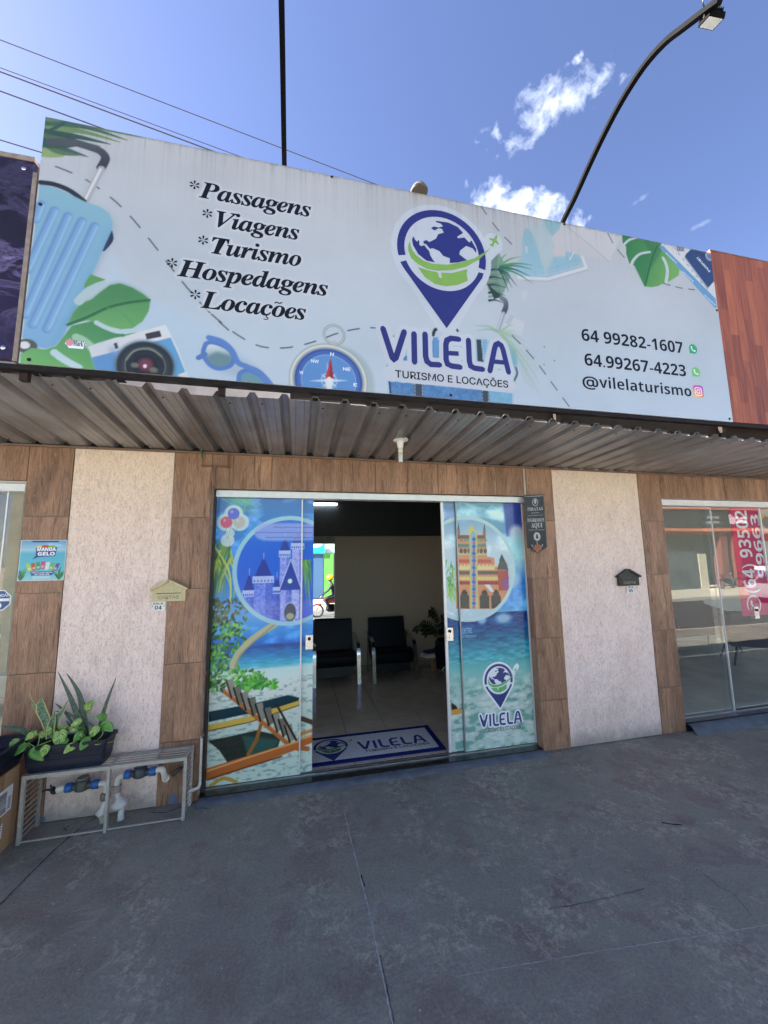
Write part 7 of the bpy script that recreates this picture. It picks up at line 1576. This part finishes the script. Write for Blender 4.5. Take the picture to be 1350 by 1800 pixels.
PSH = Sheet((0, -18.74, 0), (-1, 0, 0), (0, 0, 1), (0, 1, 0)); bm = BM(); poly2(bm, PSH, [(-1.0+.8*math.cos(a), 3.74+.3*math.sin(a)) for a in [math.pi+i*.314 for i in range(11)]], .0); obj('board_mark', bm, WHITEINK, GB)
UP = empty('utility_post', (-6.2, -6.4, -.3), 'pale concrete utility post at the kerb, mirrored in the left shop glass', 'utility post'); bm = BM(); 
prism(bm, [(-6.24, -6.5), (-6.02, -6.5), (-6.02, -6.3), (-6.24, -6.3)], -.34, 9.5, 'z'); obj('post_shaft', bm, plain('rough_post_concrete', lin((170, 160, 134)), .9, 0, .35, 5, .2, .6), UP); bx('notice', -6.22, -6.05, -6.298, -6.292, 1.0, 1.22, WHITEP, UP)
def motorcycle(x, y, z0, rz, paint, label, group=None):
    T = empty('motorcycle', (x, y, z0), label, 'motorcycle', group); c_, s_ = math.cos(rz), math.sin(rz)
    def W_(p): return Vector((x+p[0]*c_-p[1]*s_, y+p[0]*s_+p[1]*c_, z0+p[2]))
    def fin(bm, nm, mt_, sm=False, bv=0):
        for v in bm.verts: v.co = W_(v.co)
        return obj(nm, bm, mt_, T, sm, bv)
    for wx in (-.62, .62):
        bm = BM(); R_ = [(wx+.27*math.cos(a), 0, .30+.27*math.sin(a)) for a in [2*math.pi*i/24 for i in range(25)]]; tube(bm, R_, .042, 8, cap=False); w_ = fin(bm, 'wheel', BLACK, True)
        bm = BM()
        for i in range(8): a = i*math.pi/4; tube(bm, [(wx, 0, .30), (wx+.24*math.cos(a), 0, .30+.24*math.sin(a))], .006, 5)
        fin(bm, 'spokes', CHROME)
    bm = BM(); prism(bm, [(-.45, .78), (-.55, .84), (-.10, .82), (.30, .88), (.36, .74), (.20, .58), (-.05, .62), (-.35, .62)], -.11, .11, 'y'); fin(bm, 'body_shell', paint, True, .03)
    bm = BM(); prism(bm, [(-.22, .32), (-.15, .58), (.18, .58), (.24, .34), (.10, .24), (-.12, .24)], -.10, .10, 'y'); fin(bm, 'engine', BLACKSTEEL, False, .02)
    bm = BM(); prism(bm, [(-.62, .84), (-.60, .90), (-.10, .88), (.02, .86), (.0, .82)], -.12, .12, 'y'); fin(bm, 'saddle', BLACK, True, .02)
    bm = BM(); tube(bm, [(.62, .06, .30), (.46, .06, .72), (.38, .06, 1.0)], .02, 8); tube(bm, [(.62, -.06, .30), (.46, -.06, .72), (.38, -.06, 1.0)], .02, 8); fin(bm, 'fork', CHROME, True)
    bm = BM(); tube(bm, catmull([(.26, -.34, 1.04), (.38, -.2, 1.0), (.38, .2, 1.0), (.26, .34, 1.04)], 4), .012, 8); fin(bm, 'handlebar', BLACKSTEEL, True)
    bm = BM(); lathe(bm, [(.03, .42), (.085, .46), (.09, .52)], (0, 0, .90), 16, 'x'); fin(bm, 'headlight', CHROME, True)
    bm = BM(); prism(bm, [(.36, .60), (.62, .61), (.86, .50), (.84, .47), (.62, .57), (.40, .55)], -.05, .05, 'y'); prism(bm, [(-.40, .64), (-.80, .68), (-.92, .58), (-.88, .56), (-.78, .62), (-.42, .58)], -.06, .06, 'y'); fin(bm, 'mudguard', paint)
    bm = BM(); tube(bm, [(.1, .13, .28), (-.3, .14, .26), (-.75, .15, .40)], [.025, .03, .04], 8); fin(bm, 'exhaust', CHROME, True)
    return W_
REDP = plain('red_bike_paint', lin((150, 30, 40)), .3, 0, .1, 9, .5, 0, .6)
W_ = motorcycle(1.50, -8.1, -.34, 0.10+math.pi, REDP, 'red motorcycle with a rider in the street, seen in the mirror')
PR = empty('person', (1.50, -8.1, .5), 'motorcycle rider in black clothes and yellow helmet, seen in the mirror', 'person')
def skin(nm, J, E_, mt_, T):
    me = bpy.data.meshes.new(nm); me.from_pydata([tuple(j[:3]) for j in J], E_, []); o = link_mesh(nm, me, T); md = o.modifiers.new('skin', 'SKIN'); me.skin_vertices[0].data[0].use_root = True
    for i, j in enumerate(J): me.skin_vertices[0].data[i].radius = (j[3], j[3])
    sb_ = o.modifiers.new('sub', 'SUBSURF'); sb_.levels = 2; sb_.render_levels = 2; me.materials.append(mt_); return o
def J(px_, py_, pz_, r): q = W_((px_, py_, pz_)); return (q.x, q.y, q.z, r)
BLC = plain('black_clothes', (.02, .022, .026), .8); SKINM = plain('brown_skin', lin((150, 104, 80)), .6)
jt = [J(-.18, 0, .96, .14), J(-.14, 0, 1.18, .14), J(-.06, 0, 1.40, .15), J(-.02, 0, 1.52, .06), J(.0, 0, 1.60, .06),
      J(-.04, .19, 1.42, .065), J(.10, .27, 1.20, .05), J(.30, .30, 1.06, .038), J(-.04, -.19, 1.42, .065), J(.10, -.27, 1.20, .05), J(.30, -.30, 1.06, .038),
      J(-.12, .13, .92, .10), J(.26, .20, .82, .075), J(.10, .20, .42, .05), J(.20, .20, .34, .045), J(-.12, -.13, .92, .10), J(.26, -.20, .82, .075), J(.10, -.20, .42, .05), J(.20, -.20, .34, .045)]
skin('body', jt, [(0, 1), (1, 2), (2, 3), (3, 4), (2, 5), (5, 6), (6, 7), (2, 8), (8, 9), (9, 10), (0, 11), (11, 12), (12, 13), (13, 14), (0, 15), (15, 16), (16, 17), (17, 18)], BLC, PR)
q = W_((.03, 0, 1.70)); bm = BM(); bmesh.ops.create_uvsphere(bm, u_segments=20, v_segments=14, radius=.115, matrix=Matrix.Translation(q)); obj('face', bm, SKINM, PR, True)
bm = BM(); bmesh.ops.create_uvsphere(bm, u_segments=24, v_segments=16, radius=.155, matrix=Matrix.Translation(q+Vector((.0, 0, .045)))@Matrix.Diagonal((1.12, 1, .98, 1)))
for v in list(bm.verts):
    if v.co.z < q.z-.03: bm.verts.remove(v)
obj('helmet', bm, plain('yellow_helmet', lin((250, 206, 20)), .3, 0, .03), PR, True)
motorcycle(28.0, -15.0, -.2, .3, plain('grey_bike_paint', lin((90, 90, 96)), .3), 'grey motorcycle parked by the terracotta columns across the street'); motorcycle(26.0, -14.9, -.2, -.2, REDP, 'red motorcycle parked beside the cream post across the street')
CRT = empty('delivery_crate', (28.6, -15.0, .6), 'orange crate with a blue and white box on top across the street', 'crate'); bx('crate_shell', 28.9, 29.6, -15.3, -14.7, -.2, .55, ORG, CRT)
CB = empty('cool_box', (29.3, -15, .55), 'blue and white cool box on the orange crate', 'cool box'); bx('box_body', 28.95, 29.6, -15.3, -14.75, .552, .85, plain('cool_blue', lin((60, 80, 150)), .5), CB); bx('box_lid', 28.92, 29.63, -15.33, -14.72, .852, 1.1, WHITEP, CB)
def car(x, y, z0, rz, paint, label):
    T = empty('parked_car', (x, y, z0), label, 'car'); c_, s_ = math.cos(rz), math.sin(rz)
    def fin(bm, nm, mt_, sm=False, bv=0):
        for v in bm.verts: p = v.co.copy(); v.co = Vector((x+p.x*c_-p.y*s_, y+p.x*s_+p.y*c_, z0+p.z))
        return obj(nm, bm, mt_, T, sm, bv)
    bm = BM(); prism(bm, [(-2.0, .28), (-2.05, .60), (-1.95, .88), (-1.1, .93), (-.9, .95), (1.15, .93), (1.95, .80), (2.1, .58), (2.08, .28)], -.83, .83, 'y'); fin(bm, 'body', paint, True, .07)
    bm = BM(); A = [bm.verts.new(p) for p in ((-1.75, -.74, .93), (-1.75, .74, .93), (1.05, .74, .92), (1.05, -.74, .92), (-1.25, -.60, 1.42), (-1.25, .60, 1.42), (.25, .60, 1.44), (.25, -.60, 1.44))]
    for f in ((0, 1, 5, 4), (1, 2, 6, 5), (2, 3, 7, 6), (3, 0, 4, 7)): bm.faces.new([A[i] for i in f])
    fin(bm, 'windows', plain('tinted_glass', (.02, .025, .03), .08)); bm = BM(); box(bm, -1.27, .27, -.62, .62, 1.415, 1.46)
    for (a, b_) in (((-1.25, .6, 1.42), (-1.75, .75, .93)), ((-1.25, -.6, 1.42), (-1.75, -.75, .93)), ((.25, .6, 1.44), (1.05, .75, .92)), ((.25, -.6, 1.44), (1.05, -.75, .92)), ((-.45, .61, 1.43), (-.45, .76, .93)), ((-.45, -.61, 1.43), (-.45, -.76, .93))): bar(bm, a, b_, .06)
    fin(bm, 'roof', paint, False, .01)
    for wx in (-1.3, 1.3):
        for wy in (-.78, .78): bm = BM(); lathe(bm, [(.16, wy-.09), (.31, wy-.09), (.32, wy-.05), (.32, wy+.05), (.31, wy+.09), (.16, wy+.09)], (wx, 0, .32), 24, 'y'); fin(bm, 'wheel', BLACK, True); 
    for wy in (-.6, .6): bm = BM(); box(bm, 2.0, 2.09, wy-.16, wy+.16, .62, .76); fin(bm, 'headlight', CHROME, False, .02)
car(22.5, -9.2, -.34, .05, plain('silver_car_paint', (.42, .44, .46), .3, .4, .03, 5, .5, 0, .8), 'silver car parked in the street, faintly mirrored in the right shop glass')
for o in bpy.data.objects:
    if o.type == 'MESH' and o.parent is None and 'label' not in o and 'kind' not in o: print('UNTAGGED', o.name)
